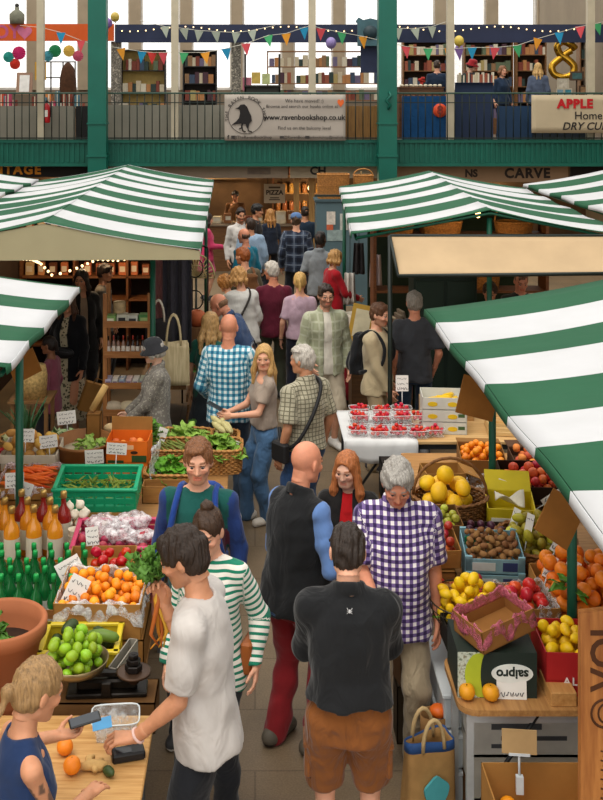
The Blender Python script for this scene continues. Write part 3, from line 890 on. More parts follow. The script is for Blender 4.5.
# upper windows: far wall with pillars, glazing and the white sky behind it
YW = 29.6
b = B().span((-8, YW, 2.93), (8, YW+.2, 4.05))
b.span((-8, YW, 7.1), (8, YW+.2, 7.4))
struct('wall_far', b, M('#6f6252', .9, .1, 1))
pil = M('#94856f', .8, .1, 2)
xs = [xat(33+51*i, YW) for i in range(-1, 13)]
for x in xs: struct('trim_3', B().span((x-.16, YW-.06, 4.05), (x+.16, YW+.22, 7.1)), pil)
framem = M('#d8d4cc', .5)
glassm = clear('#ffffff', .02, .02)
for i in range(len(xs)-1):
    x0, x1 = xs[i]+.16, xs[i+1]-.16
    w = B(); w.span((x0, YW+.1, 4.05), (x1, YW+.16, 4.12)); w.span((x0, YW+.1, 7.03), (x1, YW+.16, 7.1)); w.span((x0, YW+.1, 4.1), (x0+.05, YW+.16, 7.05)); w.span((x1-.05, YW+.1, 4.1), (x1, YW+.16, 7.05))
    fo = w.build('window_%d' % (i+1), framem); fo['kind'] = 'structure'
    B().span((x0+.05, YW+.12, 4.12), (x1-.05, YW+.13, 7.03)).build('pane', glassm, fo)
# a pale sheet of neighbouring roof beyond the right-hand windows
struct('trim_4', B().span((4.2, YW+6, 3.8), (8.5, YW+12, 6.15)), M('#e9e8e4', .9))

# ---------------------------------------------------------------- stall canopies
def stripes(period, phase, w, g, duty=.5, axis=1):
    def build(t, b):
        o = t.obj(); s = t.sep(o)
        f = t.math('LESS_THAN', t.math('FRACT', t.math('ADD', t.math('DIVIDE', s[axis], period), phase+50)), duty)
        n = t.noise(o, 2.2, 4)
        c = t.mix(f, srgb(w), srgb(g))
        t.link(t.mix(1.0, c, t.ramp(n, [(.3, (.93,.93,.92)), (.7, (1.04,1.04,1.04))]), 'MULTIPLY'), b.inputs['Base Color'])
        bump(t, b, t.noise(o, 3, 3), .35, .03)
        tr = t.n.new('ShaderNodeBsdfTranslucent'); t.link(c, tr.inputs['Color'])
        mx = t.n.new('ShaderNodeMixShader'); mx.inputs[0].default_value = .18
        out = t.n['Material Output']
        t.link(b.outputs[0], mx.inputs[1]); t.link(tr.outputs[0], mx.inputs[2]); t.link(mx.outputs[0], out.inputs[0])
    return newmat('striped_canvas', build, .75, spec=.2)
polem = M('#12503c', .45, .1, 4); darkpole = M('#16211d', .45, .1, 4)
def gable(name, x0, xr, x1, ze, zr, y0, y1, per, phase, label, group, gable_col=None, drop=.0, poles=(), zb=None, green='#295e42', rot=0.0):
    root = empty(name, (xr, y0, 0), rot, label, 'canopy', group)
    L = y1-y0; wl, wr = x0-xr, x1-xr
    mat = stripes(per, phase, '#cfd0d3', green)
    for sgn, we, nm in ((-1, wl, 'slope'), (1, wr, 'slope')):
        nsp = max(3, int(L/1.3))
        def fn(u, v, we=we):
            sag = -.02*math.sin(PI*u)-.035*abs(math.sin(v*PI*nsp))*(u*(1-u)*4)**.5*.7
            zz = zr+(ze-zr)*u+sag - .012*math.sin(v*PI*2*nsp)*u
            return (we*u, L*v, zz)
        b = B(); b.sheet(fn, 10, max(24, int(L*6)), .006)
        b.sheet(lambda u, v, we=we: (we+math.copysign(.004+.006*u, we), L*v, fn(1, v)[2]+.004-.05*u), 2, max(24, int(L*6)), .006)
        b.build(nm, mat, root)
    if gable_col:
        lo = ze-drop
        B().prism([(wl, lo), (wr, lo), (wr, ze-.02), (0, zr-.02), (wl, ze-.02)], 0.012, 0.02).build('gable_end', M(gable_col, .85, .06, 2), root)
    fb = B()
    for y in (.03, L-.03):
        fb.tube([(wl*.97, y, ze-.045), (0, y, zr-.035), (wr*.97, y, ze-.045)], .016, 6)
    for x, z in ((wl*.97, ze-.06), (0, zr-.05), (wr*.97, ze-.06)): fb.tube([(x, .05, z), (x, L-.02, z)], .016, 6)
    fb.build('frame', polem, root)
    for x, y in poles:
        xx = x-xr; zz = zr+(ze-zr)*abs(xx/(wl if xx < 0 else wr))
        B().tube([(xx, y-y0, 0), (xx, y-y0, zz-.09)], .028, 8).build('pole', polem, root)
    return root
gable('stall_canopy', -3.32, -1.91, -.50, 2.47, 2.72, 9.5, 17.5, 1.06, .0, 'wide green and white striped canopy with a plain beige gable end above the shelf stall', 'striped market canopies',
      '#a39a7a', .10, poles=((-.985, 10.29), (-.62, 17.2), (-3.2, 9.7)), rot=.024)
gable('stall_canopy', .98, 2.36, 3.74, 2.47, 2.72, 10.5, 16.1, 1.10, .25, 'green and white striped canopy with an open gable end behind the beige awning', 'striped market canopies',
      poles=((2.36, 10.6), (1.05, 16.0)), rot=-.057)
gable('stall_canopy', 1.25, 2.67, 4.09, 2.29, 2.53, 3.3, 7.7, 1.02, .186, 'close-by green and white striped canopy sloping over the fruit display', 'striped market canopies', poles=((1.72, 7.61), (1.745, 5.78), (3.9, 7.6)))
gable('stall_canopy', -4.3, -2.87, -1.46, 2.27, 2.50, 6.15, 8.74, .97, .38, 'green and white striped canopy corner over the vegetable crates', 'striped market canopies', poles=((-1.66, 7.40), (-4.1, 8.5)))
gable('stall_canopy', -6.5, -5.05, -3.62, 2.47, 2.72, 14.6, 17.6, 1.17, .5, 'small visible end of a striped canopy below the orange lettered sign', 'striped market canopies', poles=((-3.7, 17.4),))
gable('stall_canopy', 4.25, 5.65, 7.05, 2.47, 2.72, 11.6, 16.6, 1.17, .5, 'striped canopy beyond the open-gabled one, at the edge of the picture', 'striped market canopies', poles=((4.4, 11.7),))
# beige awning
aw = empty('sloping_awning', (1.3, 9.6, 0), 0, 'plain beige sloping awning stretched across the stall below the striped canopy', 'awning')
ya, yb = 10.40, 9.95
pa = [PY(390, 236, ya), PY(660, 236, ya), PY(398, 276, yb), PY(660, 273, yb)]
o_ = Vector((1.3, 9.6, 0))
def awf(u, v):
    p = pa[0].lerp(pa[1], u).lerp(pa[2].lerp(pa[3], u), v)-o_
    p.z -= .03*math.sin(PI*v)*(1-.3*math.sin(u*9)); return p
B().sheet(awf, 24, 8, .006).build('sheet', M('#b39a78', .8, .07, 3), aw)
b = B(); b.tube([awf(0, 0), awf(1, 0)], .018, 6); b.tube([awf(0, 1), awf(1, 1)], .018, 6); b.tube([awf(0, 0), awf(0, 1)], .014, 6); b.build('rail', darkpole, aw)
for u in (0, 1):
    p = awf(u, 0); q = awf(u, 1)
    B().tube([(p.x, p.y, 0), (p.x, p.y, p.z)], .024, 8).build('pole', darkpole, aw)
# ---------------------------------------------------------------- the crowd
GR = None
def dg(p, *a): return p
# seller, close by at the counter
seller = person('blonde seller in a sleeveless navy top holding out a phone over the counter', (46, 658), 1.66, 62, 'tan', lean=6, hyaw=-8, hpitch=16, fem=True,
    shirt=cloth('plain', '#1d2f52'), sleeve='none', lmat=cloth('plain', '#2a2c33'), hair='bun', hcol='#96754c', LHw=PY(56, 736, 4.50), RHw=PY(88, 795, 4.25), Ln=(0, 0, 1), Lcurl=.55, Rn=(0, 0, -1), Rcurl=.25, tattoo=1, Rpole=(.6, -.6, -.5))
tee = person('young man in a white T-shirt paying with a bank card at the counter', (174, 530), 1.85, 282, 'tan', lean=5, hyaw=0, hpitch=20, shirt=cloth('plain', '#bdb7b2', fold=.35), sleeve='elbow', hem=.80, loose=.009, bulk=.97,
    lmat=cloth('plain', '#1b1d22'), hair='full', hcol='#2a1d14', LHw=PY(136, 737, 4.72), RHw=PY(166, 606, 5.0), Ln=(0, .3, -1), Lcurl=.7, Rcurl=.9, Lpole=(-.2, -.5, -1), watch=(-1, '#d9b8b0'), belly=.01, beard='#3a2a1e', bdens=.25, Ld=(-.3, .95, .0))
stripe = person('woman with a top knot in a green and white striped jumper', (206, 511), 1.68, 196, 'light', fem=True, hpitch=18, shirt=cloth('stripe', '#e9e4da', '#1f7d62', size=.036), hem=.76, loose=.008,
    lmat=cloth('plain', '#202227'), hair='bun', bun=1, hcol='#3c2819', LH=(-.27, .02, .90))
sweater = person('man in a teal jumper with blue sleeves and a maroon chest panel', (198, 440), 1.80, 188, 'light', hpitch=8, hyaw=-8, shirt=cloth('bands', '#17504a', '#571f30', '#22386e'), lmat=cloth('plain', '#24262c'), hair='short', hcol='#7a4f30', beard='#8a6040', bdens=.4)
gilet = person('bald man in a black padded gilet and red trousers', (309, 440), 1.80, 48, 'ruddy', lean=7, hpitch=8, shirt=cloth('plain', '#5f7fb4'), jacket=cloth('plain', '#18191b', fold=.4), jsleeve='none', jhem=.80, belly=.05, bulk=1.08,
    lmat=cloth('plain', '#8a2228'), hair=None, RH=(.20, .27, 1.02), LH=(-.1, .26, 1.02), shoe='#5a5348', sole='#2a2622', stance=.6)
fleece = person('man seen from behind in a black fleece and brown cargo shorts', (347, 523), 1.78, 2, 'light', lean=3, hpitch=22, shirt=cloth('plain', '#1b1c1e', fold=.5), collar=True, hem=.965, loose=.016, bulk=1.06,
    legs='shorts', lhem=.535, lmat=cloth('plain', '#7d4a22', fold=.7), hair='short', hcol='#2b2019', RH=(.14, .40, 1.05), LH=(-.14, .38, 1.02))
plaid = person('grey-haired man in a purple and white checked short-sleeved shirt', (398, 466), 1.80, 184, 'ruddy', hpitch=30, shirt=cloth('gingham', '#e8e2e2', '#6e5a8c', '#33234f', size=.040), sleeve='elbow', collar=True, hem=.76, loose=.016, belly=.04, bulk=1.0,
    lmat=cloth('plain', '#a09178', fold=.6), hair='full', hcol='#a29d96', LH=(-.225, .03, .84), watch=(-1, '#7fae3a'), RH=(.12, .34, 1.05), shoe='#7f93a6')
red = person('long-haired redhead woman in a black cardigan over a red top', (346, 453), 1.55, 192, 'pale', fem=True, hpitch=10, hyaw=12, shirt=cloth('plain', '#b3161c'), vneck=.06, jacket=cloth('plain', '#1c1a1a'), jhem=.75, lmat=cloth('plain', '#2a2c36'), hair='long', hl=.36, hcol='#b06a3c',
    )
taupe = person('blonde woman in a taupe T-shirt and jeans looking back over her shoulder', (264, 345), 1.60, 250, 'light', fem=True, hyaw=-62, hpitch=4, shirt=cloth('plain', '#9c8d80'), sleeve='short', hem=.95, lmat=cloth('plain', '#4c6e93', fold=.7), hair='long', hl=.30, hcol='#c39a5f',
    LH=(-.08, .36, 1.10), RH=(.10, .36, 1.08), shoe='#d9d2c6', feet={-1: (-.09, -.02), 1: (.09, .14)})
strap = person('older man in a cream checked shirt with a black cross-body strap', (302, 345), 1.75, 322, 'tan', hyaw=-22, hpitch=5, shirt=cloth('lines', '#aaa48e', '#6a6654', size=.035), sleeve='elbow', collar=True, hem=.90, lmat=cloth('plain', '#2f4a72', fold=.6), hair='short', hcol='#b5aea4', LH=(-.24, .04, .86), watch=(-1, '#222222'), glasses='up', loose=.012, belly=.03)
bluechk = person('bald man in a blue and white checked shirt', (229, 313), 1.82, 6, 'ruddy', hpitch=6, shirt=cloth('gingham', '#d9e4e6', '#5f9db2', '#1e5f80', size=.052), hem=.80, loose=.012, lmat=cloth('plain', '#39485a'), hair=None, RH=(.20, .25, .98), LH=(-.22, .22, .95), belly=.03)
person('long-haired blonde woman in a dark green dress beside the bald man', (211, 312), 1.66, 25, 'light', fem=True, hpitch=8, shirt=cloth('plain', '#1d5245'), sleeve='short', legs='skirt', lhem=.55, lmat=cloth('plain', '#232a30'), hair='long', hl=.30, hcol='#b58e5a', RH=(.15, .3, 1.0))
person('balding man in a slate blue blazer leaning over the counter', (213, 295), 1.76, 285, 'ruddy', lean=28, hpitch=18, shirt=cloth('plain', '#a8b4c4'), jacket=cloth('plain', '#36496b'), lmat=cloth('plain', '#3a3a3e'), hair='fringe', hcol='#7a5a40')
person('woman with short blonde hair in a pale grey hooded top', (237, 267), 1.74, 335, 'light', fem=True, lean=10, hpitch=10, hyaw=-20, shirt=cloth('plain', '#c4c2bd'), loose=.02, lmat=cloth('plain', '#44607f'), hair='bob', hl=.10, hcol='#b98a52')
person('curly-haired woman bending beside the grey hooded top', (223, 276), 1.48, 315, 'light', fem=True, lean=16, hpitch=14, shirt=cloth('plain', '#a7a59d'), lmat=cloth('plain', '#33363c'), hair='curly', hcol='#a8753e')
person('grey-haired man in a maroon jumper', (271, 261), 1.75, 352, 'ruddy', hyaw=-30, shirt=cloth('plain', '#5a1a2c'), lmat=cloth('plain', '#464a3c'), hair='short', hcol='#b9b2a8', belly=.04)
person('woman in a lilac T-shirt with tied blonde hair', (300, 272), 1.66, 3, 'light', fem=True, shirt=cloth('plain', '#b79cab'), sleeve='elbow', hem=.88, lmat=cloth('plain', '#1f2230'), hair='tied', hcol='#c09a5a', LH=(-.25, .02, .86), watch=(-1, '#26262a'))
person('bearded young man in glasses and a pale green overshirt', (326, 284), 1.80, 168, 'light', hpitch=6, shirt=cloth('plain', '#d8d2c4'), jacket=cloth('lines', '#9a9d82', '#aeb098', size=.09), jhem=.78, legs='shorts', lhem=.42, lmat=cloth('plain', '#b9ad98'), hair='short', hcol='#2a1c14', beard='#2a1c14', glasses=True, shoe='#e4e2de', RH=(.22, .2, .95))
beige = person('man in a beige fleece with a black rucksack', (381, 303), 1.72, 118, 'light', hyaw=8, hpitch=10, shirt=cloth('plain', '#b5a585'), loose=.016, lmat=cloth('plain', '#a28f70'), hair='short', hcol='#5a3a24', beard='#7a5238', RH=(.1, .16, .86), shoe='#34343a')
person('grey-haired man in a charcoal T-shirt and jeans by the far strawberries', (414, 291), 1.76, 358, 'ruddy', shirt=cloth('plain', '#3b3d42'), sleeve='elbow', lmat=cloth('plain', '#25384f'), hair='short', hcol='#8d867c', loose=.012, RH=(.22, .06, .9), LH=(-.21, .05, .88), belly=.02, shoe='#77787c')
person('blonde woman in a bright red coat', (337, 250), 1.66, 70, 'light', fem=True, hpitch=14, shirt=cloth('plain', '#9c1420'), loose=.014, lmat=cloth('plain', '#22242c'), hair='bob', hl=.10, hcol='#b58a54', RH=(.16, .34, 1.02))
person('dark-skinned man in a grey polo shirt', (321, 231), 1.80, 12, 'dark', hyaw=20, shirt=cloth('plain', '#7d8388'), sleeve='elbow', lmat=cloth('plain', '#54483e'), hair='crop', hcol='#17110d', RH=(.24, .05, .9), collar=True)
person('man in a navy plaid shirt and a blue cap', (296, 213), 1.84, 0, 'light', shirt=cloth('plaid', '#3b4658', '#252c3c', '#161b28', '#6b7482', size=.16), loose=.014, lmat=cloth('plain', '#20242c'), hair='crop', hcol='#4a3626', hat='cap', hatcol='#54719c')
person('long-haired strawberry blonde woman in a dark jacket', (270, 209), 1.62, 340, 'light', fem=True, shirt=cloth('plain', '#232a38'), lmat=cloth('plain', '#22242c'), hair='long', hl=.26, hcol='#a8763f')
person('dark-haired man in a pale blue hooded top', (250, 218), 1.75, 345, 'tan', hyaw=-10, shirt=cloth('plain', '#91a8c0'), loose=.016, lmat=cloth('plain', '#2c2e36'), hair='short', hcol='#33241a')
olive = person('red-haired man in an olive jacket with a brown rucksack', (242, 247), 1.76, 338, 'light', hyaw=-30, shirt=cloth('plain', '#5b5240'), lmat=cloth('plain', '#4a4438'), hair='short', hcol='#8c4c22', beard='#8c4c22')
person('balding man in a teal jumper', (243, 228), 1.76, 318, 'ruddy', hyaw=-10, hpitch=10, shirt=cloth('plain', '#176a80'), lmat=cloth('plain', '#30323a'), hair='fringe', hcol='#5a4030')
person('dark-haired man in a white shirt turned towards us', (241, 208), 1.84, 165, 'tan', shirt=cloth('plain', '#c8c3bd'), collar=True, lmat=cloth('plain', '#2c2e36'), hair='short', hcol='#241812', beard='#3a281c')
person('black-haired man in a dark shirt behind the white shirt', (258, 204), 1.80, 100, 'tan', shirt=cloth('plain', '#26211f'), lmat=cloth('plain', '#26262a'), hair='full', hcol='#120d0a')
person('dark-haired woman in a bright pink jacket', (208, 213), 1.66, 75, 'light', fem=True, shirt=cloth('plain', '#c03a62'), loose=.014, jacket=None, legs='skirt', lhem=.6, lmat=cloth('plain', '#b8486c'), hair='long', hl=.18, hcol='#241510', RH=(.1, .32, 1.08))
person('stallholder in a brown top behind the far pizza counter', (235, 190), 1.70, 185, 'tan', Y=24.2, stand=0, shirt=cloth('plain', '#6e4a2c'), lmat=cloth('plain', '#2a2420'), hair='short', hcol='#1c120c', hpitch=20)
person('man in a navy top beyond the blue cap', (305, 206), 1.74, 5, 'tan', shirt=cloth('plain', '#1d2c3c'), lmat=cloth('plain', '#22242c'), hair='crop', hcol='#2a1c14')
hatw = person('older woman in a grey checked jacket and a charcoal bucket hat', (151, 339), 1.58, 262, 'pale', fem=True, hpitch=12, shirt=None, jacket=cloth('print', '#5a5650', '#9a958a', '#77726a', size=42), jhem=.74, lmat=cloth('plain', '#26262a'), hair='bob', hl=.05, hcol='#b9b4ac', hat='bucket', hatcol='#333438', glasses=True, LH=(-.12, .3, .95), RH=(.12, .3, .95), bulk=1.05)
dress = person('woman in a leaf-print dress and black cardigan with a belt bag', (67, 292), 1.66, 196, 'tan', fem=True, shirt=cloth('print', '#8d8266', '#4d4a38', '#b5a98c', size=30), sleeve='short', jacket=cloth('plain', '#15161a'), jhem=.72, legs='skirt', lhem=.25, lmat=cloth('print', '#8d8266', '#4d4a38', '#b5a98c', size=30), hair='long', hl=.26, hcol='#4a2c1a', LH=(-.22, .1, .86), watch=(-1, '#222222'))
person('dark-haired woman in black with a long beige scarf', (81, 270), 1.70, 160, 'tan', fem=True, hyaw=30, shirt=cloth('plain', '#8a7460'), jacket=cloth('plain', '#191818'), lmat=cloth('plain', '#191818'), hair='long', hl=.22, hcol='#20140e')
person('dark-haired person in a grey top deep inside the shelf stall', (106, 264), 1.64, 100, 'tan', shirt=cloth('plain', '#5a534c'), lmat=cloth('plain', '#191818'), hair='full', hcol='#20140e')
person('little girl in a dusky pink top', (48, 336), 1.34, 282, 'brown', fem=True, shirt=cloth('plain', '#8a4a5a'), hem=.72, lmat=cloth('plain', '#2a2a30'), hair='tied', hcol='#1c100a')
person('brown-haired stallholder half hidden under the beige awning', (490, 283), 1.66, 190, 'tan', hpitch=18, shirt=cloth('plain', '#30281f'), lmat=cloth('plain', '#22242c'), hair='full', hcol='#3a2416')
person('bald stallholder in a black jacket under the beige awning', (522, 272), 1.76, 180, 'ruddy', hpitch=22, shirt=cloth('plain', '#17181b'), lmat=cloth('plain', '#22242c'), hair='crop', hcol='#6a4a36')
fruit_seller = person('seller in a pale teal top mostly hidden by the upright plank', (652, 588), 1.52, 280, 'ruddy', fem=True, shirt=cloth('stripe', '#a9c6c4', '#8fb4b4', size=.02), sleeve='elbow', lmat=cloth('plain', '#33363c'), hair='bob', hl=.1, hcol='#6a4a30', LHw=PY(588, 765, 5.0), loose=.02)
# the balcony
person('man in a navy jumper at the bookstall rail upstairs', (437, 60), 1.74, 10, 'light', Y=24.0, stand=2.93, shirt=cloth('plain', '#1d2c40'), lmat=cloth('plain', '#22242c'), hair='crop', hcol='#3a2a1e')
person('person in a red hat and dark jacket browsing books upstairs', (474, 59), 1.60, 130, 'pale', Y=24.6, stand=2.93, lean=14, shirt=cloth('plain', '#2a2c36'), lmat=cloth('plain', '#22242c'), hair='bob', hl=.05, hcol='#2a1c14', hat='bucket', hatcol='#a02a30')
person('woman in a navy coat with a red scarf upstairs', (503, 66), 1.58, 160, 'light', Y=23.6, stand=2.93, fem=True, shirt=cloth('plain', '#1f2f45'), lmat=cloth('plain', '#22242c'), hair='bob', hl=.08, hcol='#7a5030')
person('woman with long fair hair in a grey-blue cardigan upstairs', (538, 63), 1.62, 10, 'light', Y=23.4, stand=2.93, fem=True, shirt=cloth('plain', '#4a5468'), loose=.02, lmat=cloth('plain', '#22242c'), hair='long', hl=.26, hcol='#b8945c')
# ---------------------------------------------------------------- fruit and vegetable shapes (each a closed mesh, shared by its copies)
def lump(rx_, ry_, rz_r, n=14, m=10, dent=0.0, tip=0.0, wob=0.0, seed=0, asym=0.0):
    b = B(); b.ell((0, 0, 0), (1, 1, 1), n, m); r = random.Random(seed); k = [(r.uniform(-1, 1), r.uniform(-1, 1), r.uniform(-1, 1), r.random()*6) for _ in range(4)]
    out = []
    for x, y, z in b.v:
        rad = math.hypot(x, y)
        if dent: z = z*(1-dent*math.exp(-(rad/.35)**2))
        if tip: z = z*(1+tip*math.exp(-(rad/.3)**2))
        s = 1+asym*z
        q = 1+wob*sum(math.sin(3.2*(a*x+c*y+e*z)+p) for a, c, e, p in k)/3
        out.append((x*rx_*s*q, y*ry_*s*q, z*rz_r*q))
    b.v = out; return b
def with_stem(b, h, r=.006, z=None, col=1):
    b.tube([(0, 0, z if z is not None else h*.8), (.003, 0, h), (.006, .002, h+.012)], r, 5, mi=col); return b
SHAPES = {
 'orange': (lambda s: with_stem(lump(1, 1, .95, dent=.08, wob=.02, seed=s), .93, .05, .88), ('#ea8a16', '#6b7a2a'), .45, .8),
 'large_orange': (lambda s: with_stem(lump(1, 1, .95, dent=.10, wob=.03, seed=s), .92, .05, .86), ('#e57a1c', '#6b7a2a'), .45, .6),
 'lemon': (lambda s: lump(.86, .86, 1.1, tip=.16, wob=.03, seed=s), ('#ecc016',), .45, .6),
 'lime': (lambda s: lump(.92, .92, 1.05, tip=.10, wob=.03, seed=s), ('#86a81e',), .4, 1.6),
 'melon': (lambda s: lump(.95, .95, 1.1, tip=.04, wob=.02, seed=s), ('#f0be1c',), .5, .4),
 'mango': (lambda s: lump(.82, .72, 1.15, wob=.04, seed=s, asym=.12), ('#a79a2c',), .45, 2.2),
 'apple': (lambda s: with_stem(lump(1, 1, .92, dent=.28, wob=.03, seed=s), .80, .04, .62), ('#a8331f', '#4a3018'), .35, 2.0),
 'green_apple': (lambda s: with_stem(lump(1, 1, .92, dent=.28, wob=.03, seed=s), .80, .04, .62), ('#a9ad3a', '#4a3018'), .35, 1.4),
 'pear': (lambda s: with_stem(lump(.8, .8, 1.2, wob=.03, seed=s, asym=-.28), 1.15, .05, 1.05), ('#9faa3c', '#4a3018'), .45, 1.2),
 'peach': (lambda s: lump(1, 1, .95, dent=.18, wob=.03, seed=s), ('#d9793c',), .7, 1.6),
 'nectarine': (lambda s: lump(1, 1, .95, dent=.18, wob=.03, seed=s), ('#c8442a',), .4, 1.8),
 'tomato': (lambda s: lump(1, 1, .86, dent=.18, wob=.04, seed=s), ('#d6442c',), .25, 1.0),
 'plum': (lambda s: lump(.9, .9, 1.1, wob=.02, seed=s), ('#4b2234',), .4, 1.0),
 'kiwi': (lambda s: lump(.82, .82, 1.12, wob=.03, seed=s), ('#8b6238',), .85, .9),
 'avocado': (lambda s: lump(.78, .78, 1.25, wob=.04, seed=s, asym=-.18), ('#34451f',), .5, 1.0),
 'quince': (lambda s: with_stem(lump(1, 1, .95, dent=.2, wob=.09, seed=s), .85, .06, .7), ('#e2a01a', '#3a2a14'), .5, .5),
 'potato': (lambda s: lump(.8, .75, 1.15, wob=.10, seed=s), ('#c99a4a',), .8, 1.0),
 'radish': (lambda s: lump(.9, .9, 1.0, tip=.4, wob=.05, seed=s), ('#a33048',), .4, 1.0),
 'red_onion': (lambda s: lump(1, 1, .85, tip=.35, wob=.03, seed=s), ('#8a2440',), .3, 1.0),
 'garlic_bulb': (lambda s: lump(1, 1, .8, tip=.8, wob=.06, seed=s), ('#e2d8c4',), .6, .5),
 'strawberry': (lambda s: lump(.85, .85, 1.1, wob=.05, seed=s, asym=.25), ('#c8161c',), .3, 1.0),
 'red_pepper': (lambda s: lump(.9, .9, 1.05, dent=.3, wob=.12, seed=s), ('#b81c16',), .2, .8),
}
_sh = {}
def fruitmesh(kind, r, var=0):
    key = (kind, round(r, 4), var)
    if key not in _sh:
        fn, cols, rough, rand = SHAPES[kind]
        b = fn(var+1); b.v = [(x*r, y*r, z*r) for x, y, z in b.v]
        me = b.mesh(kind)
        me.materials.append(M(cols[0], rough, .12, 9 if r > .03 else 25, .12, rand=rand, spec=.4))
        if len(cols) > 1: me.materials.append(M(cols[1], .7))
        _sh[key] = me
    return _sh[key]
def drop(n, w, d, r, seed, ellipse=False, zfn=None, tries=50, mound=0.0, jit=.12):
    """settle n spheres of radius r into a tray: each takes the lowest resting place of several tries"""
    R = random.Random(seed); pts = []
    for i in range(n):
        rr = r*(1+R.uniform(-jit, jit)); best = None
        for _ in range(tries):
            x, y = R.uniform(-w/2+rr, w/2-rr), R.uniform(-d/2+rr, d/2-rr)
            if ellipse and (x/(w/2-rr*.9))**2+(y/(d/2-rr*.9))**2 > 1: continue
            z = (zfn(x, y) if zfn else 0)+rr
            for (a, b_, c, q) in pts:
                dd = (a-x)**2+(b_-y)**2; s = rr+q
                if dd < s*s: z = max(z, c+math.sqrt(s*s-dd))
            sc = z+.3*mound*(abs(x)/w+abs(y)/d)
            if best is None or sc < best[0]: best = (sc, x, y, z, rr)
        if best: pts.append(best[1:])
    return pts
def pile(kind, mat, n, w, d, r, label, cat, group, seed=1, ellipse=False, base=0.0, zfn=None, upright=False, mound=0.0, name=None, jit=.10):
    R = random.Random(seed+99); out = []
    for (x, y, z, rr) in drop(n, w, d, r, seed, ellipse, zfn, mound=mound, jit=jit):
        me = fruitmesh(kind, r, R.randrange(3))
        o = bpy.data.objects.new(name or kind, me); C.objects.link(o)
        m = mat @ Matrix.Translation((x, y, z+base))
        rot = Euler((R.uniform(-.5, .5), R.uniform(-.5, .5), R.random()*6.3)) if upright else Euler((R.random()*6.3, R.random()*6.3, R.random()*6.3))
        s = rr/r*.985
        o.matrix_world = Matrix.LocRotScale(m.translation, (m.to_quaternion() @ rot.to_quaternion()), (s, s, s))
        tag(o, label, cat, group); out.append(o)
    return out

# ---------------------------------------------------------------- containers (local frame: x along the front, y to the back, z up, base at 0)
def MX(loc, rz=0.0, tilt=0.0, roll=0.0):
    dz = .17*math.sin(tilt) if tilt > .05 else 0       # rest on the front edge
    return Matrix.Translation(Vector(loc)+Vector((0, 0, dz))) @ Matrix.Rotation(rz, 4, 'Z') @ Matrix.Rotation(tilt, 4, 'X') @ Matrix.Rotation(roll, 4, 'Y')
def put(o, mat): o.matrix_world = mat; return o
def carton(name, mat, w, d, h, label, col='#a9793f', th=.006, flaps=(), cat='box', liner=None, extra=None, open_top=True, label_col=None, floor=0.0, slots=True, mats=None):
    """open cardboard carton with real walls; flaps: (side, angle, length)"""
    root = put(empty(name, label=label, cat=cat), mat)
    m = mats or card(col)
    b = B()
    b.span((-w/2, -d/2, 0), (w/2, -d/2+th, h)); b.span((-w/2, d/2-th, 0), (w/2, d/2, h))
    b.span((-w/2, -d/2, 0), (-w/2+th, d/2, h)); b.span((w/2-th, -d/2, 0), (w/2, d/2, h))
    b.span((-w/2, -d/2, floor), (w/2, d/2, floor+th))
    if not open_top: b.span((-w/2, -d/2, h-th), (w/2, d/2, h))
    if slots:
        dk = B()
        for sx in (-1, 1): b.box((sx*w*.28, -d/2-.0005, h*.72), (.05 if w > .3 else .03, .002, .02), mi=1)
    b.build('carton_body', [m, M('#3a2616', .9)], root)
    for side, ang, L in flaps:
        f = B(); mt = {'front': Matrix.Translation((0, -d/2, h)) @ Matrix.Rotation(-ang, 4, 'X'), 'back': Matrix.Translation((0, d/2, h)) @ Matrix.Rotation(PI+ang, 4, 'X') ,
                       'left': Matrix.Translation((-w/2, 0, h)) @ Matrix.Rotation(PI/2, 4, 'Z') @ Matrix.Rotation(PI+ang, 4, 'X'), 'right': Matrix.Translation((w/2, 0, h)) @ Matrix.Rotation(-PI/2, 4, 'Z') @ Matrix.Rotation(PI+ang, 4, 'X')}[side]
        ww = w if side in ('front', 'back') else d
        f.span((-ww/2+.004, -L if side == 'front' else -L, -th/2), (ww/2-.004, 0, th/2), mat=mt); f.build('flap', m, root)
    if liner:
        def lf(u, v):
            a = u*2*PI; c, s_ = math.cos(a), math.sin(a); k = 1/max(abs(c), abs(s_))
            x, y = c*k*w/2, s_*k*d/2; wv = .012*math.sin(a*9)+.008*math.sin(a*23)
            if v < .5: return (x*(.96)*(1), y*.96, h*.55+(h*.5+wv)*v*2)
            q = (v-.5)*2; return (x*(.96+.07*q)+.006*math.sin(a*31)*q, y*(.96+.07*q)+.006*math.cos(a*27)*q, h*1.05+wv-(q**1.5)*(.09+.03*math.sin(a*7))*(h/.15)**.5)
        L = B(); L.sheet(lf, 72, 10, .0015); L.build('plastic_liner', liner, root)
    return root
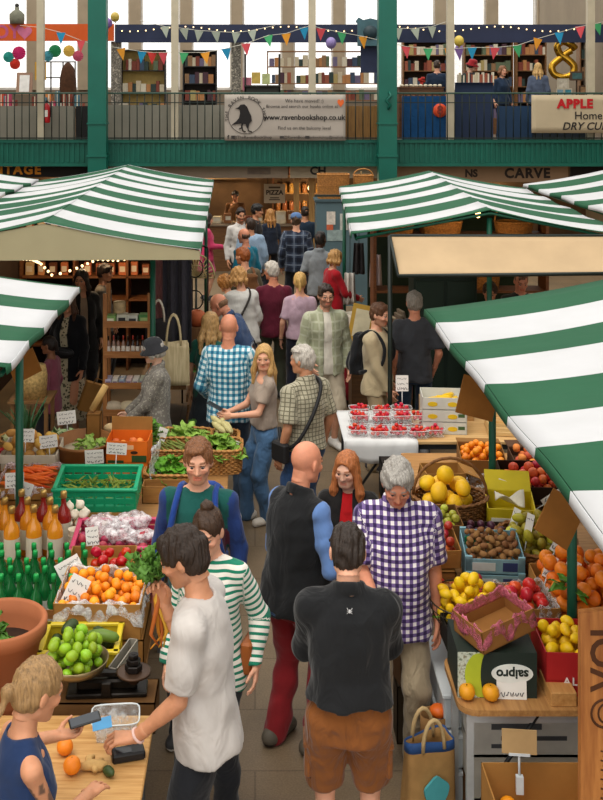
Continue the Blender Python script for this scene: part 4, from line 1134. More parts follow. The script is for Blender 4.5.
def plastic_crate(name, mat, w, d, h, col, label, label2=None, rows=3):
    root = put(empty(name, label=label, cat='crate'), mat)
    m = M(col, .4, .08, 6, spec=.45)
    b = B(); t = .012
    for sy in (-1, 1):
        for k in range(rows): b.box((0, sy*(d/2-t/2), h*(k+.5)/rows), (w, t, h/rows*.72))
        n = max(1, int(w/.07))
        for i in range(n+1): b.box((-w/2+t/2+(w-t)*i/n, sy*(d/2-t/2), h/2), (t*1.3, t*1.2, h))
    for sx in (-1, 1):
        for k in range(rows): b.box((sx*(w/2-t/2), 0, h*(k+.5)/rows), (t, d, h/rows*.72))
        n = max(1, int(d/.07))
        for i in range(n+1): b.box((sx*(w/2-t/2), -d/2+t/2+(d-t)*i/n, h/2), (t*1.2, t*1.3, h))
    b.span((-w/2, -d/2, 0), (w/2, d/2, t))
    b.build('crate_body', m, root)
    r = B(); 
    for sy in (-1, 1): r.box((0, sy*(d/2-.004), h), (w+.03, .03, .02), bev=.004)
    for sx in (-1, 1): r.box((sx*(w/2-.004), 0, h), (.03, d+.03, .02), bev=.004)
    r.build('rim', m, root); return root
def slat_crate(name, mat, w, d, h, label, cols=('#b98f55', '#d2ab70'), slats=3):
    root = put(empty(name, label=label, cat='crate'), mat)
    b = B(); t = .008; g = h/slats
    for k in range(slats):
        z = g*(k+.5)
        for sy in (-1, 1): b.box((0, sy*(d/2-t/2), z), (w, t, g*.74))
        for sx in (-1, 1): b.box((sx*(w/2-t/2), 0, z), (t, d-.02, g*.74))
    n = max(3, int(d/.09))
    for i in range(n): b.box((0, -d/2+d*(i+.5)/n, t/2), (w-.02, d/n*.8, t))
    b.build('slatted_body', wood(cols[0], cols[1], 0), root)
    for sx in (-1, 1):
        for sy in (-1, 1): B().box((sx*(w/2-.018), sy*(d/2-.018), h/2+.01), (.022, .022, h+.02)).build('corner_post', wood(cols[0], cols[1], 2), root)
    return root
def wickermat(col='#8f6434'):
    key = ('wick', col)
    if key in _m: return _m[key]
    c = srgb(col)
    def build(t, b):
        n = t.noise(t.obj(), 40, 3)
        t.link(t.ramp(n, [(.3, tuple(x*.55 for x in c)), (.7, tuple(min(1, x*1.3) for x in c))]), b.inputs['Base Color'])
    m = newmat('wicker', build, .7); _m[key] = m; return m
def basket(name, mat, w, d, h, label, col='#8f6434', square=False, handle=False, flare=1.12, rows=None, cat='basket', floor=.0):
    """woven basket: real strands that pass in front of and behind upright stakes"""
    root = put(empty(name, label=label, cat=cat), mat); wm = wickermat(col)
    ns = 28; rows = rows or max(6, int(h/.016)); b = B(); N = ns*2
    def pt(a, z, o=0.0):
        k = 1+(flare-1)*z/h; c, s = math.cos(a), math.sin(a)
        if square:
            e = 5.0; q = (abs(c)**e+abs(s)**e)**(-1/e)
        else: q = 1
        return Vector((c*q*(w/2+o)*k, s*q*(d/2+o)*k, z))
    for k in range(rows):
        z = h*(k+.5)/rows
        b.tube([pt(2*PI*i/N, z, .006*(1 if (i+k) % 2 else -1)) for i in range(N)], h/rows*.52, 4, closed=True)
    b.build('weave', wm, root)
    st = B()
    for i in range(ns): st.tube([pt(2*PI*(i+.5)/ns, 0), pt(2*PI*(i+.5)/ns, h)], .005, 4)
    st.build('stakes', wm, root)
    B().sheet(lambda u, v: (math.cos(u*2*PI)*w/2*.98*max(v, .01), math.sin(u*2*PI)*d/2*.98*max(v, .01), .01+floor), 24, 2, .006).build('base', wm, root)
    rb = B()
    for o in (-.006, .006): rb.tube([pt(2*PI*i/N, h+.004*(1 if (i % 2) == (o > 0) else -1), o) for i in range(N)], .009, 5, closed=True)
    rb.build('rim', wm, root)
    if handle:
        hb = B(); hb.tube([(-w/2*flare*math.cos(t), 0, h+handle*math.sin(t)) for t in np.linspace(0, PI, 15)], .011, 6)
        hb.build('handle', wm, root)
    return root
def price_card(loc, label, w=.15, h=.10, rz=0.0, tilt=-.25, lines=3, stake=.0, roll=0.0, seed=0):
    R = random.Random(seed+int(loc[0]*100)); root = empty('price_card', label=label, cat='sign'); put(root, MX(loc, rz, tilt, roll))
    B().box((0, 0, h/2+stake), (w, .003, h)).build('card', M('#e6e4de', .7, .04), root)
    b = B()
    for k in range(lines):
        z = stake+h*(.78-.62*k/max(1, lines-1)); x = -w*.38; rr = .003 if k < lines-1 else .0042
        while x < w*.34:
            q = R.uniform(.012, .024); p = [(x+q*t, -.002, z+h*.055*math.sin(t*6.3+R.random()*4)*(1.6 if k == lines-1 else 1)) for t in np.linspace(0, 1, 5)]
            b.tube(p, rr*.55, 4); x += q+R.uniform(.004, .012)
    b.build('handwriting', M('#2b2b30', .8), root)
    if stake: B().tube([(0, .004, 0), (0, .004, stake+h*.5)], .004, 5).build('stake', M('#dfe3e6', .3), root)
    return root
def greens(name, mat, w, d, hgt, n, label, cat, cols=('#4f7a24', '#8fb043'), seed=1, leaf=(.06, .10), spread=1.0, curl=.6, kind=None, group=None, ellipse=True):
    """a head or heap of real bent leaves"""
    R = random.Random(seed); b = B()
    for i in range(n):
        a = R.random()*6.283; q = math.sqrt(R.random()); x, y = q*math.cos(a)*w/2, q*math.sin(a)*d/2
        if not ellipse: x, y = R.uniform(-w/2, w/2), R.uniform(-d/2, d/2); q = max(abs(x)/w, abs(y)/d)*2
        z = hgt*(1-q*q)*R.uniform(.55, 1)+.01
        lw, ll = leaf[0]*R.uniform(.7, 1.2), leaf[1]*R.uniform(.7, 1.2)
        mt = Matrix.Translation((x, y, z)) @ Matrix.Rotation(a+R.uniform(-.7, .7)*spread, 4, 'Z') @ Matrix.Rotation(R.uniform(-1.1, .1)+q*.5, 4, 'Y') @ Matrix.Rotation(R.uniform(-.5, .5), 4, 'X')
        ph = R.random()*6
        b.sheet(lambda u, v: (ll*(u-.1), lw*(v-.5)*math.sin(PI*min(1, .12+u*.88))*1.3, curl*ll*.5*(u*u)*-1+.18*lw*math.sin(u*9+ph)*(abs(v-.5)*2)+.5*lw*abs(v-.5)), 4, 3, .0015, mi=R.randrange(2), mat=mt)
    o = b.build(name, [M(cols[0], .5, .25, 14), M(cols[1], .5, .2, 14)]); put(o, mat); tag(o, label, cat, group, kind); return o
def table(name, x0, x1, y0, y1, z, label, top=('#a97a45', '#c89a60'), th=.03, legs=True, legcol='#6b6e70', round_corner=0.0):
    root = empty(name, ((x0+x1)/2, (y0+y1)/2, 0), label=label, cat='table'); w, d = x1-x0, y1-y0
    if round_corner:
        r = round_corner; poly = []
        for cx, cy, a0 in ((w/2-r, d/2-r, 0), (-w/2+r, d/2-r, PI/2), (-w/2+r, -d/2+r, PI), (w/2-r, -d/2+r, 1.5*PI)):
            for i in range(6): poly.append((cx+r*math.cos(a0+PI/2*i/5), cy+r*math.sin(a0+PI/2*i/5)))
        B().prism(poly, z-th, z, plane='xy').build('tabletop', wood(top[0], top[1], 1), root)
    else: B().box((0, 0, z-th/2), (w, d, th), bev=.005).build('tabletop', wood(top[0], top[1], 0), root)
    if legs:
        for sx in (-1, 1):
            for sy in (-1, 1): B().box((sx*(w/2-.06), sy*(d/2-.06), (z-th)/2), (.035, .035, z-th)).build('leg', M(legcol, .5, metal=.4), root)
        B().box((0, -d/2+.05, z-th-.03), (w-.08, .02, .05)).box((0, d/2-.05, z-th-.03), (w-.08, .02, .05)).build('apron', M(legcol, .5, metal=.4), root)
        for sx in (-1, 1): B().tube([(sx*(w/2-.07), -d/2+.05, .25), (sx*(w/2-.4), -d/2+.05, z-.05)], .012, 6).build('brace', M('#2b2d30', .5, metal=.4), root)
    return root
# ---------------------------------------------------------------- fruit stall on the right
TZ = .80
table('trestle_table', 1.02, 2.75, 5.22, 5.74, TZ, 'wooden fruit table with a rounded corner beside the jute shopping bag', round_corner=.09, top=('#8f6234', '#b98a52'), legcol='#b9bcbd')
table('trestle_table', 1.08, 2.75, 5.82, 7.54, TZ, 'wooden fruit table holding the kiwi crates and the melon basket', top=('#8f6234', '#b98a52'), legcol='#b9bcbd')
table('trestle_table', 1.25, 2.95, 7.68, 9.0, TZ, 'wooden fruit table in front of the strawberry table, holding oranges and peaches', top=('#8f6234', '#b98a52'))
def support(x, y, z0, z1, w, d, label, rz=0, col='#8a5f30'):
    return carton('cardboard_box', MX((x, y, z0), rz), w, d, z1-z0, label, col=col, open_top=False)
# saipro carton with the pink-lined box on top
rzs = -.03
sp = put(empty('printed_carton', label='dark green and white printed carton lettered upside down, under the pink-lined box', cat='box'), MX((1.235, 5.50, TZ), rzs))
w, d, h = .40, .34, .23
darkg = M('#1d2a24', .6, .1, 5)
b = B().box((0, 0, h/2), (w, d, h)); b.build('carton_body', [darkg], sp)
B().box((-.145, -d/2-.001, h*.5), (.11, .003, h)).build('photo_panel', (lambda: (newmat('leaf_print', lambda t, b: t.link(t.ramp(t.noise(t.obj(), 34, 4, .7), [(.35, srgb('#4a5a38')), (.5, srgb('#c9cfc0')), (.62, srgb('#7f7a60'))]), b.inputs['Base Color']), .6)))(), sp)
pl = [(.0+.125*math.cos(a)-.04, h*.52+.13*math.sin(a)) for a in np.linspace(PI*.5, PI*1.5, 14)]+[(.0+.05*math.cos(a)-.035, h*.52+.13*math.sin(a)) for a in np.linspace(PI*1.5, PI*.5, 14)]
B().prism([(x, max(0.004, min(h-.004, z))) for x, z in pl], -d/2-.004, -d/2).build('lime_crescent', M('#a9b52a', .6), sp)
B().prism([(.075+.105*math.cos(a), .125+.048*math.sin(a)) for a in np.linspace(0, 2*PI, 33)[:-1]], -d/2-.005, -d/2).build('white_oval', M('#dfe2dc', .6), sp)
lettering('saipro', .066, M('#1d2a24', .6), sp, (.075, -d/2-.006, .125), (PI/2, PI, 0), bold=.002)
price_card((1.30, 5.315, TZ+.001), 'white card leaning on the printed carton', .15, .14, -.05, -.12, 2)
pb = carton('pink_lined_box', MX((1.25, 5.47, TZ+.262), .46, .06, -.16), .34, .24, .12, 'empty cardboard box edged with crumpled pink tissue, tipped on the printed carton', liner=clear('#d9738a', .35, .55), col='#9a6a38')
for px_, py_, t_ in ((468, 703, 0), (492, 704, 1)):
    p = P(px_, py_, TZ); o = objm('quince', fruitmesh('quince', .043, t_)); o.location = (p.x, p.y+.03, TZ+.041); tag(o, ['knobbly yellow quince at the bare table corner', 'knobbly yellow quince beside the white card'][t_], 'fruit')
wb = put(empty('wooden_block', label='rough wooden block lying by the red lemon carton', cat='block'), MX((1.545, 5.36, TZ)))
B().box((0, 0, .035), (.13, .22, .07), bev=.004).build('block', wood('#a9743a', '#c9975a', 1), wb)
# red ALL... carton of lemons
rc = carton('lemon_carton', MX((1.66, 5.52, TZ), -.05), .34, .36, .22, 'red carton with white letters, heaped with lemons beside the dark post', mats=M('#a81f22', .5, .06), slots=False, floor=.075)
lettering('ALL', .055, M('#e8dcd8', .6), rc, (-.03, -.183, .075), bold=.001, space=1.25)
pile('lemon', MX((1.66, 5.52, TZ), -.05), 34, .32, .34, .035, 'lemon heaped in the red carton', 'fruit', 'lemons in the red carton', 4, base=.09, mound=.4)
# dark small crate on the table edge, below the wire basket
dc = carton('dark_carton', MX((1.13, 5.86, TZ), .03), .15, .22, .12, 'small black carton at the table edge below the wire basket', col='#26221e', floor=.02)
carton('small_brown_box', MX((1.13, 6.14, TZ), .05), .14, .2, .16, 'small brown carton between the wire basket and the table edge', open_top=False)
# wire basket of lemons
wk = put(empty('wire_basket', label='round wire basket full of lemons in front of the kiwi crate', cat='basket'), MX((1.215, 6.0, TZ+.012), 0, .10))
b = B(); wr = M('#4a4236', .4, metal=.7)
for k, (r, z) in enumerate(((.13, .0), (.165, .04), (.19, .08), (.205, .125), (.21, .17))):
    b.tube([(r*1.05*math.cos(a), r*.9*math.sin(a), z) for a in np.linspace(0, 2*PI, 33)[:-1]], .0045 if k == 4 else .0028, 5, closed=True)
for i in range(26):
    a = 2*PI*i/26; b.tube([(r*1.05*math.cos(a), r*.9*math.sin(a), z) for r, z in ((.13, 0), (.165, .04), (.19, .08), (.205, .125), (.21, .17))], .0022, 4)
b.lathe([(.001, -.012), (.132, -.012), (.132, -.004), (.001, -.004)], 20)
b.build('wire_frame', wr, wk)
pile('lemon', MX((1.215, 6.0, TZ+.012), 0, .10), 48, .37, .32, .034, 'lemon in the round wire basket', 'fruit', 'lemons in the wire basket', 5, ellipse=True, base=.03, mound=.3)
# banana-like yellow stub under the basket
# clear tub of tomatoes
tb = carton('tomato_box', MX((1.53, 5.99, TZ), .1, .10), .32, .28, .20, 'cardboard tray of big tomatoes under crinkled clear film', liner=clear('#f2f2f2', .1, .22), floor=.10)
pile('tomato', MX((1.53, 5.99, TZ), .1, .10), 13, .30, .26, .038, 'large red tomato under clear film', 'fruit', 'tomatoes under film', 6, base=.14, mound=.2)
o = greens('leaf_sprig', MX((1.73, 5.82, TZ+.27), .2, .3), .10, .10, .03, 8, 'green leaf label sticking out by the tomatoes', 'leaf', seed=8, leaf=(.04, .1)); 
# big oranges
carton('orange_tray', MX((2.0, 6.14, TZ), 0, .10), .66, .58, .16, 'wide cardboard tray heaped with big oranges behind the dark post', floor=.03)
pile('large_orange', MX((2.0, 6.14, TZ), 0, .10), 100, .64, .56, .045, 'big orange heaped in the tray behind the dark post', 'fruit', 'big oranges by the post', 7, base=.05, mound=.25)
# kiwi crates
def kiwi_crate(z, label, fill):
    r = put(empty('kiwi_crate', label=label, cat='crate'), MX((1.49, 6.62, z), -.08, .14))
    w, d, h = .36, .34, .095; m = M('#7fa9b5', .6, .12, 12); t = .006
    b = B().span((-w/2, -d/2, 0), (w/2, -d/2+t, h)).span((-w/2, d/2-t, 0), (w/2, d/2, h)).span((-w/2, -d/2, 0), (-w/2+t, d/2, h)).span((w/2-t, -d/2, 0), (w/2, d/2, h)).span((-w/2, -d/2, 0), (w/2, d/2, t))
    for sx in (-1, 1):
        for sy in (-1, 1): b.box((sx*(w/2-.02), sy*(d/2-.008), h/2+.008), (.04, .016, h+.016))
    b.build('crate_body', m, r)
    B().box((-.07, -d/2-.001, h*.5), (.14, .002, h*.55)).build('pale_panel', M('#cfdad8', .6), r)
    B().box((.09, -d/2-.001, h*.5), (.09, .002, h*.6)).build('navy_panel', M('#2c3a6a', .6), r)
    return r
kc0 = kiwi_crate(TZ+.02, 'lower of the two pale blue kiwi crates', False)
kc = kiwi_crate(TZ+.118, 'upper pale blue crate, full of kiwi fruit', True)
B().box((0, .14, .03), (.3, .01, .06)).build('green_tissue', M('#1f8a5a', .7), kc)
pile('kiwi', MX((1.49, 6.62, TZ+.118), -.08, .14), 78, .34, .32, .0235, 'brown kiwi fruit in the upper blue crate', 'fruit', 'kiwi fruit in the blue crate', 8, base=.035, mound=.1)
support(1.49, 6.66, TZ, TZ+.0205, .3, .28, 'thin card sheet under the kiwi crates')
# small trays between the plaid shirt and the kiwi crate
carton('apple_tray', MX((1.16, 6.62, TZ+.12), .05, .2), .22, .24, .12, 'cardboard tray of yellow and red apples beside the kiwi crate', floor=.03)
pile('apple', MX((1.16, 6.62, TZ+.12), .05, .2), 24, .21, .23, .028, 'red-flushed apple in the tray beside the kiwi crate', 'fruit', 'flushed apples by the kiwi crate', 9, base=.05)
support(1.14, 6.58, TZ, TZ+.12, .2, .22, 'brown carton under the flushed apple tray')
carton('pear_tray', MX((1.20, 6.95, TZ+.14), .05, .2), .30, .24, .12, 'tray of green apples and pears below the melon basket', floor=.03, col='#7a5630')
pile('green_apple', MX((1.20, 6.95, TZ+.14), .05, .2), 22, .28, .22, .029, 'green apple in the tray below the melon basket', 'fruit', 'green apples below the melons', 10, base=.05)
support(1.20, 6.98, TZ, TZ+.13, .26, .2, 'brown carton under the green apple tray')
carton('plum_tray', MX((1.53, 6.98, TZ+.04), -.05, .2), .28, .22, .10, 'small dark tray of plums behind the kiwi crate', floor=.02, col='#3a3026')
pile('plum', MX((1.53, 6.98, TZ+.04), -.05, .2), 16, .27, .2, .028, 'dark plum behind the kiwi crate', 'fruit', 'plums behind the kiwis', 11, base=.04)
carton('nectarine_tray', MX((1.22, 6.35, TZ+.0), .05, .0), .34, .18, .08, 'low tray of red nectarines behind the wire basket', floor=.01)
pile('nectarine', MX((1.22, 6.35, TZ), .05), 20, .33, .17, .029, 'red nectarine behind the wire basket', 'fruit', 'nectarines behind the wire basket', 12, base=.02)
# melons
basket('melon_basket', MX((1.36, 7.33, TZ), 0, .0), .46, .38, .27, 'wicker basket with a hoop handle, heaped with yellow melons', col='#7d5228', handle=.26)
pile('melon', MX((1.36, 7.33, TZ), 0, .0), 10, .44, .35, .060, 'round yellow melon in the hooped wicker basket', 'melon', 'yellow melons', 13, ellipse=True, base=.18, mound=.1)
carton('flat_box', MX((1.42, 7.95, TZ), .06), .30, .24, .24, 'plain brown carton with raised flaps behind the melons', flaps=(('back', -.9, .14), ('right', -.4, .12)))
f_ = carton('film_wrapped_box', MX((1.72, 7.78, TZ), -.1, .0), .3, .26, .2, 'clear crumpled film spilling from a box beside the melons', liner=clear('#eeeeee', .1, .3))
# yellow carton
yc = carton('yellow_carton', MX((1.76, 7.26, TZ+.10), -.14, .14), .32, .26, .15, 'tipped yellow carton with torn flaps and a white label', mats=M('#c9b41c', .6, .1, 6), flaps=(('back', .5, .16),), slots=False, floor=.02)
B().box((-.07, -.131, .06), (.13, .002, .05)).build('white_label', M('#e8e6da', .6), yc); B().box((.06, -.131, .10), (.09, .002, .035)).build('white_label', M('#e8e6da', .6), yc)
B().sheet(lambda u, v: (-.1+.2*u, -.02+.1*v, .15+.04*math.sin(u*5+v*3)), 8, 6, .004).build('torn_paper', M('#d8d2c0', .8), yc)
support(1.76, 7.30, TZ, TZ+.10, .30, .22, 'brown carton under the yellow carton')
# mango basket
basket('mango_basket', MX((1.82, 6.84, TZ), 0, .10), .46, .42, .17, 'wicker basket of mangoes and pears with a thick rim', col='#8a5a2c', floor=.0)
pile('mango', MX((1.82, 6.84, TZ), 0, .10), 48, .42, .38, .039, 'green-gold mango in the wicker basket', 'fruit', 'mangoes in the wicker basket', 14, ellipse=True, base=.05, mound=.25)
# apples (red trays) behind
carton('red_apple_tray', MX((2.10, 7.88, TZ+.06), -.05, .22), .52, .36, .14, 'dark tray of shiny red and yellow nectarines behind the yellow carton', col='#33261c', floor=.03)
pile('nectarine', MX((2.10, 7.88, TZ+.06), -.05, .22), 38, .50, .34, .037, 'shiny red nectarine in the dark tray', 'fruit', 'nectarines in the dark tray', 15, base=.05, mound=.1)
support(2.10, 7.94, TZ, TZ+.06, .48, .3, 'low box under the dark nectarine tray')
carton('green_fruit_tray', MX((2.43, 6.72, TZ+.06), -.05, .16), .36, .36, .14, 'carton of green mangoes behind the big oranges', floor=.03)
pile('mango', MX((2.43, 6.72, TZ+.06), -.05, .16), 20, .34, .34, .042, 'green mango in the carton behind the big oranges', 'fruit', 'mangoes behind the oranges', 16, base=.05)
support(2.43, 6.74, TZ, TZ+.06, .32, .3, 'flat box under the green mango carton')
greens('lettuce', MX((2.62, 7.2, TZ+.18), 0), .36, .3, .16, 30, 'leafy green salad under the canopy edge', 'vegetable', seed=21, leaf=(.1, .16))
support(2.62, 7.2, TZ, TZ+.18, .3, .28, 'box under the leafy salad')
# far row: oranges, peaches
carton('orange_box', MX((1.84, 8.55, TZ), -.08, .14), .36, .32, .15, 'open carton of small bright oranges in front of the strawberry table', floor=.05, col='#8a6236', flaps=(('back', -.2, .12),))
pile('orange', MX((1.84, 8.55, TZ), -.08, .14), 46, .34, .30, .028, 'small orange in the carton near the strawberry table', 'fruit', 'small oranges in the carton', 17, base=.07, mound=.1)
carton('peach_tray', MX((2.34, 8.52, TZ), 0, .16), .52, .30, .12, 'tray of pink peaches beyond the dark nectarine tray', floor=.04, col='#5a4030', flaps=(('back', -.1, .14),))
pile('peach', MX((2.34, 8.52, TZ), 0, .16), 26, .50, .28, .034, 'pink peach in the far tray', 'fruit', 'peaches in the far tray', 18, base=.055)
carton('peach_tray', MX((2.66, 8.2, TZ), .3, .16), .3, .3, .14, 'small tilted tray of peaches beside the canopy edge', floor=.05)
pile('peach', MX((2.66, 8.2, TZ), .3, .16), 14, .28, .28, .034, 'peach in the small tilted tray', 'fruit', 'peaches in the tilted tray', 19, base=.065)
# dark crates below the strawberry table
carton('dark_crate', MX((1.33, 9.05, .42), .0), .5, .2, .3, 'dark box below the front edge of the strawberry table', col='#241f1b', open_top=False)
support(1.33, 9.05, 0, .42, .5, .2, 'brown carton under the dark box')
# price cards
price_card((1.68, 7.42, TZ+.02), 'narrow white price card standing behind the yellow carton', .085, .17, -.3, -.1, 3, stake=.16, roll=.25, seed=2)
price_card((1.86, 7.48, TZ+.02), 'white price card leaning steeply over the yellow carton', .07, .2, -.4, -.1, 2, stake=.24, roll=.9, seed=3)
price_card((1.64, 6.92, TZ+.02), 'thin white price card behind the kiwi crates', .05, .14, -.7, -.1, 2, stake=.2, roll=.25, seed=4)
price_card((1.70, 6.72, TZ+.02), 'white price card at the rim of the mango basket', .05, .15, -.7, -.1, 2, stake=.22, roll=.15, seed=5)
price_card((1.79, 6.60, TZ+.02), 'tilted white price card beside the mangoes', .07, .15, -.5, -.1, 2, stake=.2, roll=.45, seed=6)
price_card((1.72, 6.10, TZ+.02), 'price card between the tomatoes and the big oranges', .08, .17, -.5, -.15, 3, stake=.2, roll=.35, seed=7)
price_card((1.64, 6.16, TZ+.02), 'small price card behind the tomatoes', .06, .13, -.4, -.15, 2, stake=.22, roll=.3, seed=8)
# cardboard signs hanging from the canopy edge
def hang_sign(px, py, Y, w, h, rot, label):
    p = PY(px, py, Y); r = put(empty('hanging_card', label=label, cat='sign'), MX(p) @ Matrix.Rotation(rot[2], 4, 'Z') @ Matrix.Rotation(rot[0], 4, 'X') @ Matrix.Rotation(rot[1], 4, 'Y'))
    B().box((0, 0, 0), (w, .008, h)).build('card', card('#8a5a28'), r)
    a = r.matrix_world.inverted() @ Vector((p.x+.0, p.y+.05, 2.24)); B().tube([(0, .005, h*.45), a], .003, 4).build('string', M('#3a3228', .8), r)
    return r
hang_sign(478, 398, 6.9, .27, .25, (-.1, .30, .25), 'brown card hung from the canopy edge above the wooden crates')
hang_sign(560, 519, 5.2, .21, .22, (-.15, .62, .3), 'brown card hung at a slant from the canopy edge above the mangoes')
# ---- below the table
for i, (y, z0) in enumerate(((5.75, 0.0), (5.75, .20), (5.78, .40))):
    r = put(empty('plastic_tub', label=['lowest', 'middle', 'topmost'][i]+' of the white plastic tubs under the fruit table', cat='tub'), MX((1.10, y+.25, z0)))
    B().box((0, 0, .09), (.14, .62, .17), bev=.012).build('tub', M('#b9c0c4', .35, .05, 2), r); B().box((0, 0, .185), (.16, .64, .025), bev=.006).build('lid', M('#cdd3d6', .3, .04, 2), r)
for i, (z0, c) in enumerate(((0, '#6e4a26'), (.225, '#b7b2a6'), (.45, '#c9c6bd'))):
    r = support(1.40, 5.62, z0, z0+.222, .55, .4, ['brown carton on the floor under the fruit table', 'grey printed carton in the stack under the fruit table', 'white printed carton topmost under the fruit table'][i], col=c)
    if i: B().box((-.05, -.2015, .15), (.26, .003, .03)).box((.04, -.2015, .09), (.34, .003, .022)).box((-.12, -.2015, .05), (.12, .003, .02)).build('faded_print', M('#4b4d50', .7), r)
carton('brown_carton', MX((1.98, 5.7, 0), 0), .34, .4, .62, 'tall brown carton under the fruit table', open_top=False)
# box with sign holder in front
support(1.36, 4.86, 0, .27, .5, .46, 'dark crate on the floor beneath the open front carton', col='#4a3826')
carton('open_carton', MX((1.36, 4.86, .272), 0), .52, .5, .34, 'open carton in front of the fruit table with a card holder clipped on', floor=.12, flaps=(('right', -1.2, .1),))
pile('orange', MX((1.36, 4.86, .272), 0), 9, .5, .48, .042, 'dull orange in the open front carton', 'fruit', 'oranges in the front carton', 31, base=.13)
r = put(empty('card_holder', label='blank card in a clear clip holder on the front carton', cat='sign'), MX((1.27, 5.04, .55), -.1, -.05))
B().box((0, 0, .20), (.165, .004, .115)).build('card', card('#b39468'), r); B().tube([(0, .006, -.02), (0, .006, .2)], .006, 6).box((0, .0, .0), (.035, .03, .08)).box((0, 0, .14), (.1, .012, .012)).build('clip', M('#c9d0d4', .2), r)
# upright plank
r = put(empty('upright_plank', label='wide rough plank standing upright with dark burnt lettering', cat='plank'), MX((1.675, 4.50, 0), 0))
B().prism([(-.285, 0), (.35, 0), (.35, 1.72), (-.285, 1.645)], -.02, .02).build('board', wood('#8a4f20', '#b5763a', 2), r)
burnt = M('#4a2810', .8)
lettering('VOI', .16, burnt, r, (-.18, -.022, 1.45), (PI/2, -PI/2, 0), bold=.003)
B().tube([(-.18+.06*math.cos(t), -.0205, 1.22+.06*math.sin(t)) for t in np.linspace(0, 2*PI, 25)[:-1]], .006, 4, closed=True).tube([(-.18+.03*math.cos(t), -.0205, 1.22+.04*math.sin(t)) for t in np.linspace(0, 2*PI, 17)[:-1]], .005, 4, closed=True).build('burnt_emblem', burnt, r)
bb = B(); R = random.Random(3)
for k in range(14): bb.tube([(-.20, -.0205, 1.06-.04*k), (-.17+.02*R.random(), -.0205, 1.05-.04*k), (-.19, -.0205, 1.035-.04*k)], .004, 4)
bb.build('burnt_print', burnt, r)
# jute shopping bag
def tote(name, mat, w, d, h, col, label, band=None, cat='bag', hl=.16, hcol=None, emblem=None):
    r = put(empty(name, label=label, cat=cat), mat); m = M(col, .85, .12, 14, .2) if isinstance(col, str) else col
    def wall(u, v):
        a = u*2*PI; c, s = math.cos(a), math.sin(a); k = (abs(c)**5+abs(s)**5)**(-.2); q = 1-.10*v+.05*math.sin(a*3+v*4)*v
        return (c*k*w/2*q, s*k*d/2*(1-.25*v)*q, h*v+.012*math.sin(a*2)*v)
    B().sheet(wall, 40, 8, .006).build('bag_body', m, r)
    B().box((0, 0, .006), (w*.96, d*.92, .012)).build('base', m, r)
    if band: B().sheet(lambda u, v: tuple(Vector(wall(u, .90+.11*v))*1.012), 40, 2, .006).build('trim_band', M(band, .7), r)
    for sy in (-1, 1):
        B().tube([(w*.22*math.cos(t), sy*d*.34, h*.93+hl*math.sin(t)) for t in np.linspace(0, PI, 11)], .011, 6).build('handle', M(hcol or col, .8) if isinstance(hcol or col, str) else m, r)
    if emblem:
        B().prism([(.0+.07*math.cos(a)*(1+.1*math.sin(3*a)), h*.5+.075*math.sin(a)*(1+.12*math.cos(4*a))) for a in np.linspace(0, 2*PI, 25)[:-1]], -d/2-.012, -d/2+.002).build('emblem', M(emblem, .7), r)
    return r
tote('shopping_bag', MX((.915, 5.55, 0), .35), .29, .17, .46, '#a9824e', 'jute shopping bag with a blue rim and a turquoise emblem on the floor', band='#2c4f86', emblem='#4fa9b0', hcol='#c4a878')
bw = put(empty('paper_bag', label='crumpled brown paper bag with orange packets behind the jute bag', cat='bag'), MX((.99, 5.78, 0), .1))
B().sheet(lambda u, v: (.085*math.cos(u*2*PI)*(1+.1*math.sin(u*12)), .07*math.sin(u*2*PI), .46*v), 30, 6, .004).build('bag_body', card('#8f6a42'), bw); B().box((0, 0, .004), (.14, .12, .008)).build('base', card('#8f6a42'), bw)
B().ell((0.02, 0, .47), (.05, .05, .035)).build('orange_packet', M('#d9641c', .4), bw)
carton('small_carton', MX((.93, 6.33, .34), .2, .0), .16, .16, .2, 'small brown carton stacked on the floor beside the checked shirt', open_top=False, col='#6a5038')
support(.93, 6.33, 0, .34, .17, .17, 'taller carton under the small brown carton', col='#4d4234')
# ---------------------------------------------------------------- strawberry table
SZ = .78
table('trestle_table', .80, 2.75, 9.36, 10.30, SZ, 'long pale trestle table of strawberries in front of the beige fleece', top=('#b98f58', '#d6b27c'), legcol='#3a3d40')
o = B(); o.sheet(lambda u, v: ((.79+.66*u, 9.335+.93*(v-4/14)/(10/14), SZ+.008) if v > .27 else (.79+.66*u, 9.333-.012*abs(math.sin(u*14)), SZ+.008-(4/14-v)/(4/14)*(.20-.10*abs(u-.4)))), 16, 14, .003)
tag(o.build('paper_sheet', M('#d5d6d6', .8, .05, 5, .2)), 'white paper sheet under the strawberry punnets hanging over the table edge', 'paper')
film = clear('#ffffff', .05, .10)
strawb = [fruitmesh('strawberry', .017, k) for k in range(3)]
def punnet(x, y, z, rz, label, group, n, seed, w=.19, d=.14, h=.066, what='strawberry'):
    r = put(empty('punnet', label=label, cat='punnet', group=group), MX((x, y, z), rz))
    def wl(u, v):
        a = u*2*PI; c, s = math.cos(a), math.sin(a); k = (abs(c)**6+abs(s)**6)**(-1/6); q = .86+.14*v; return (c*k*w/2*q, s*k*d/2*q, h*v)
    b = B(); b.sheet(wl, 32, 3, .0015); b.box((0, 0, .002), (w*.84, d*.84, .003)); b.build('tub', film, r)
    B().tube([wl(i/32, 1) for i in range(32)], .003, 4, closed=True).build('rim', M('#d8dada', .2), r)
    fr = pile(what, MX((x, y, z), rz), n, w*.9, d*.9, .0185, 'ripe '+what+' in the '+label, 'fruit', 'strawberries in the punnets', seed, base=.014, mound=.15, jit=.15)
    return r
R = random.Random(5); pn = 0
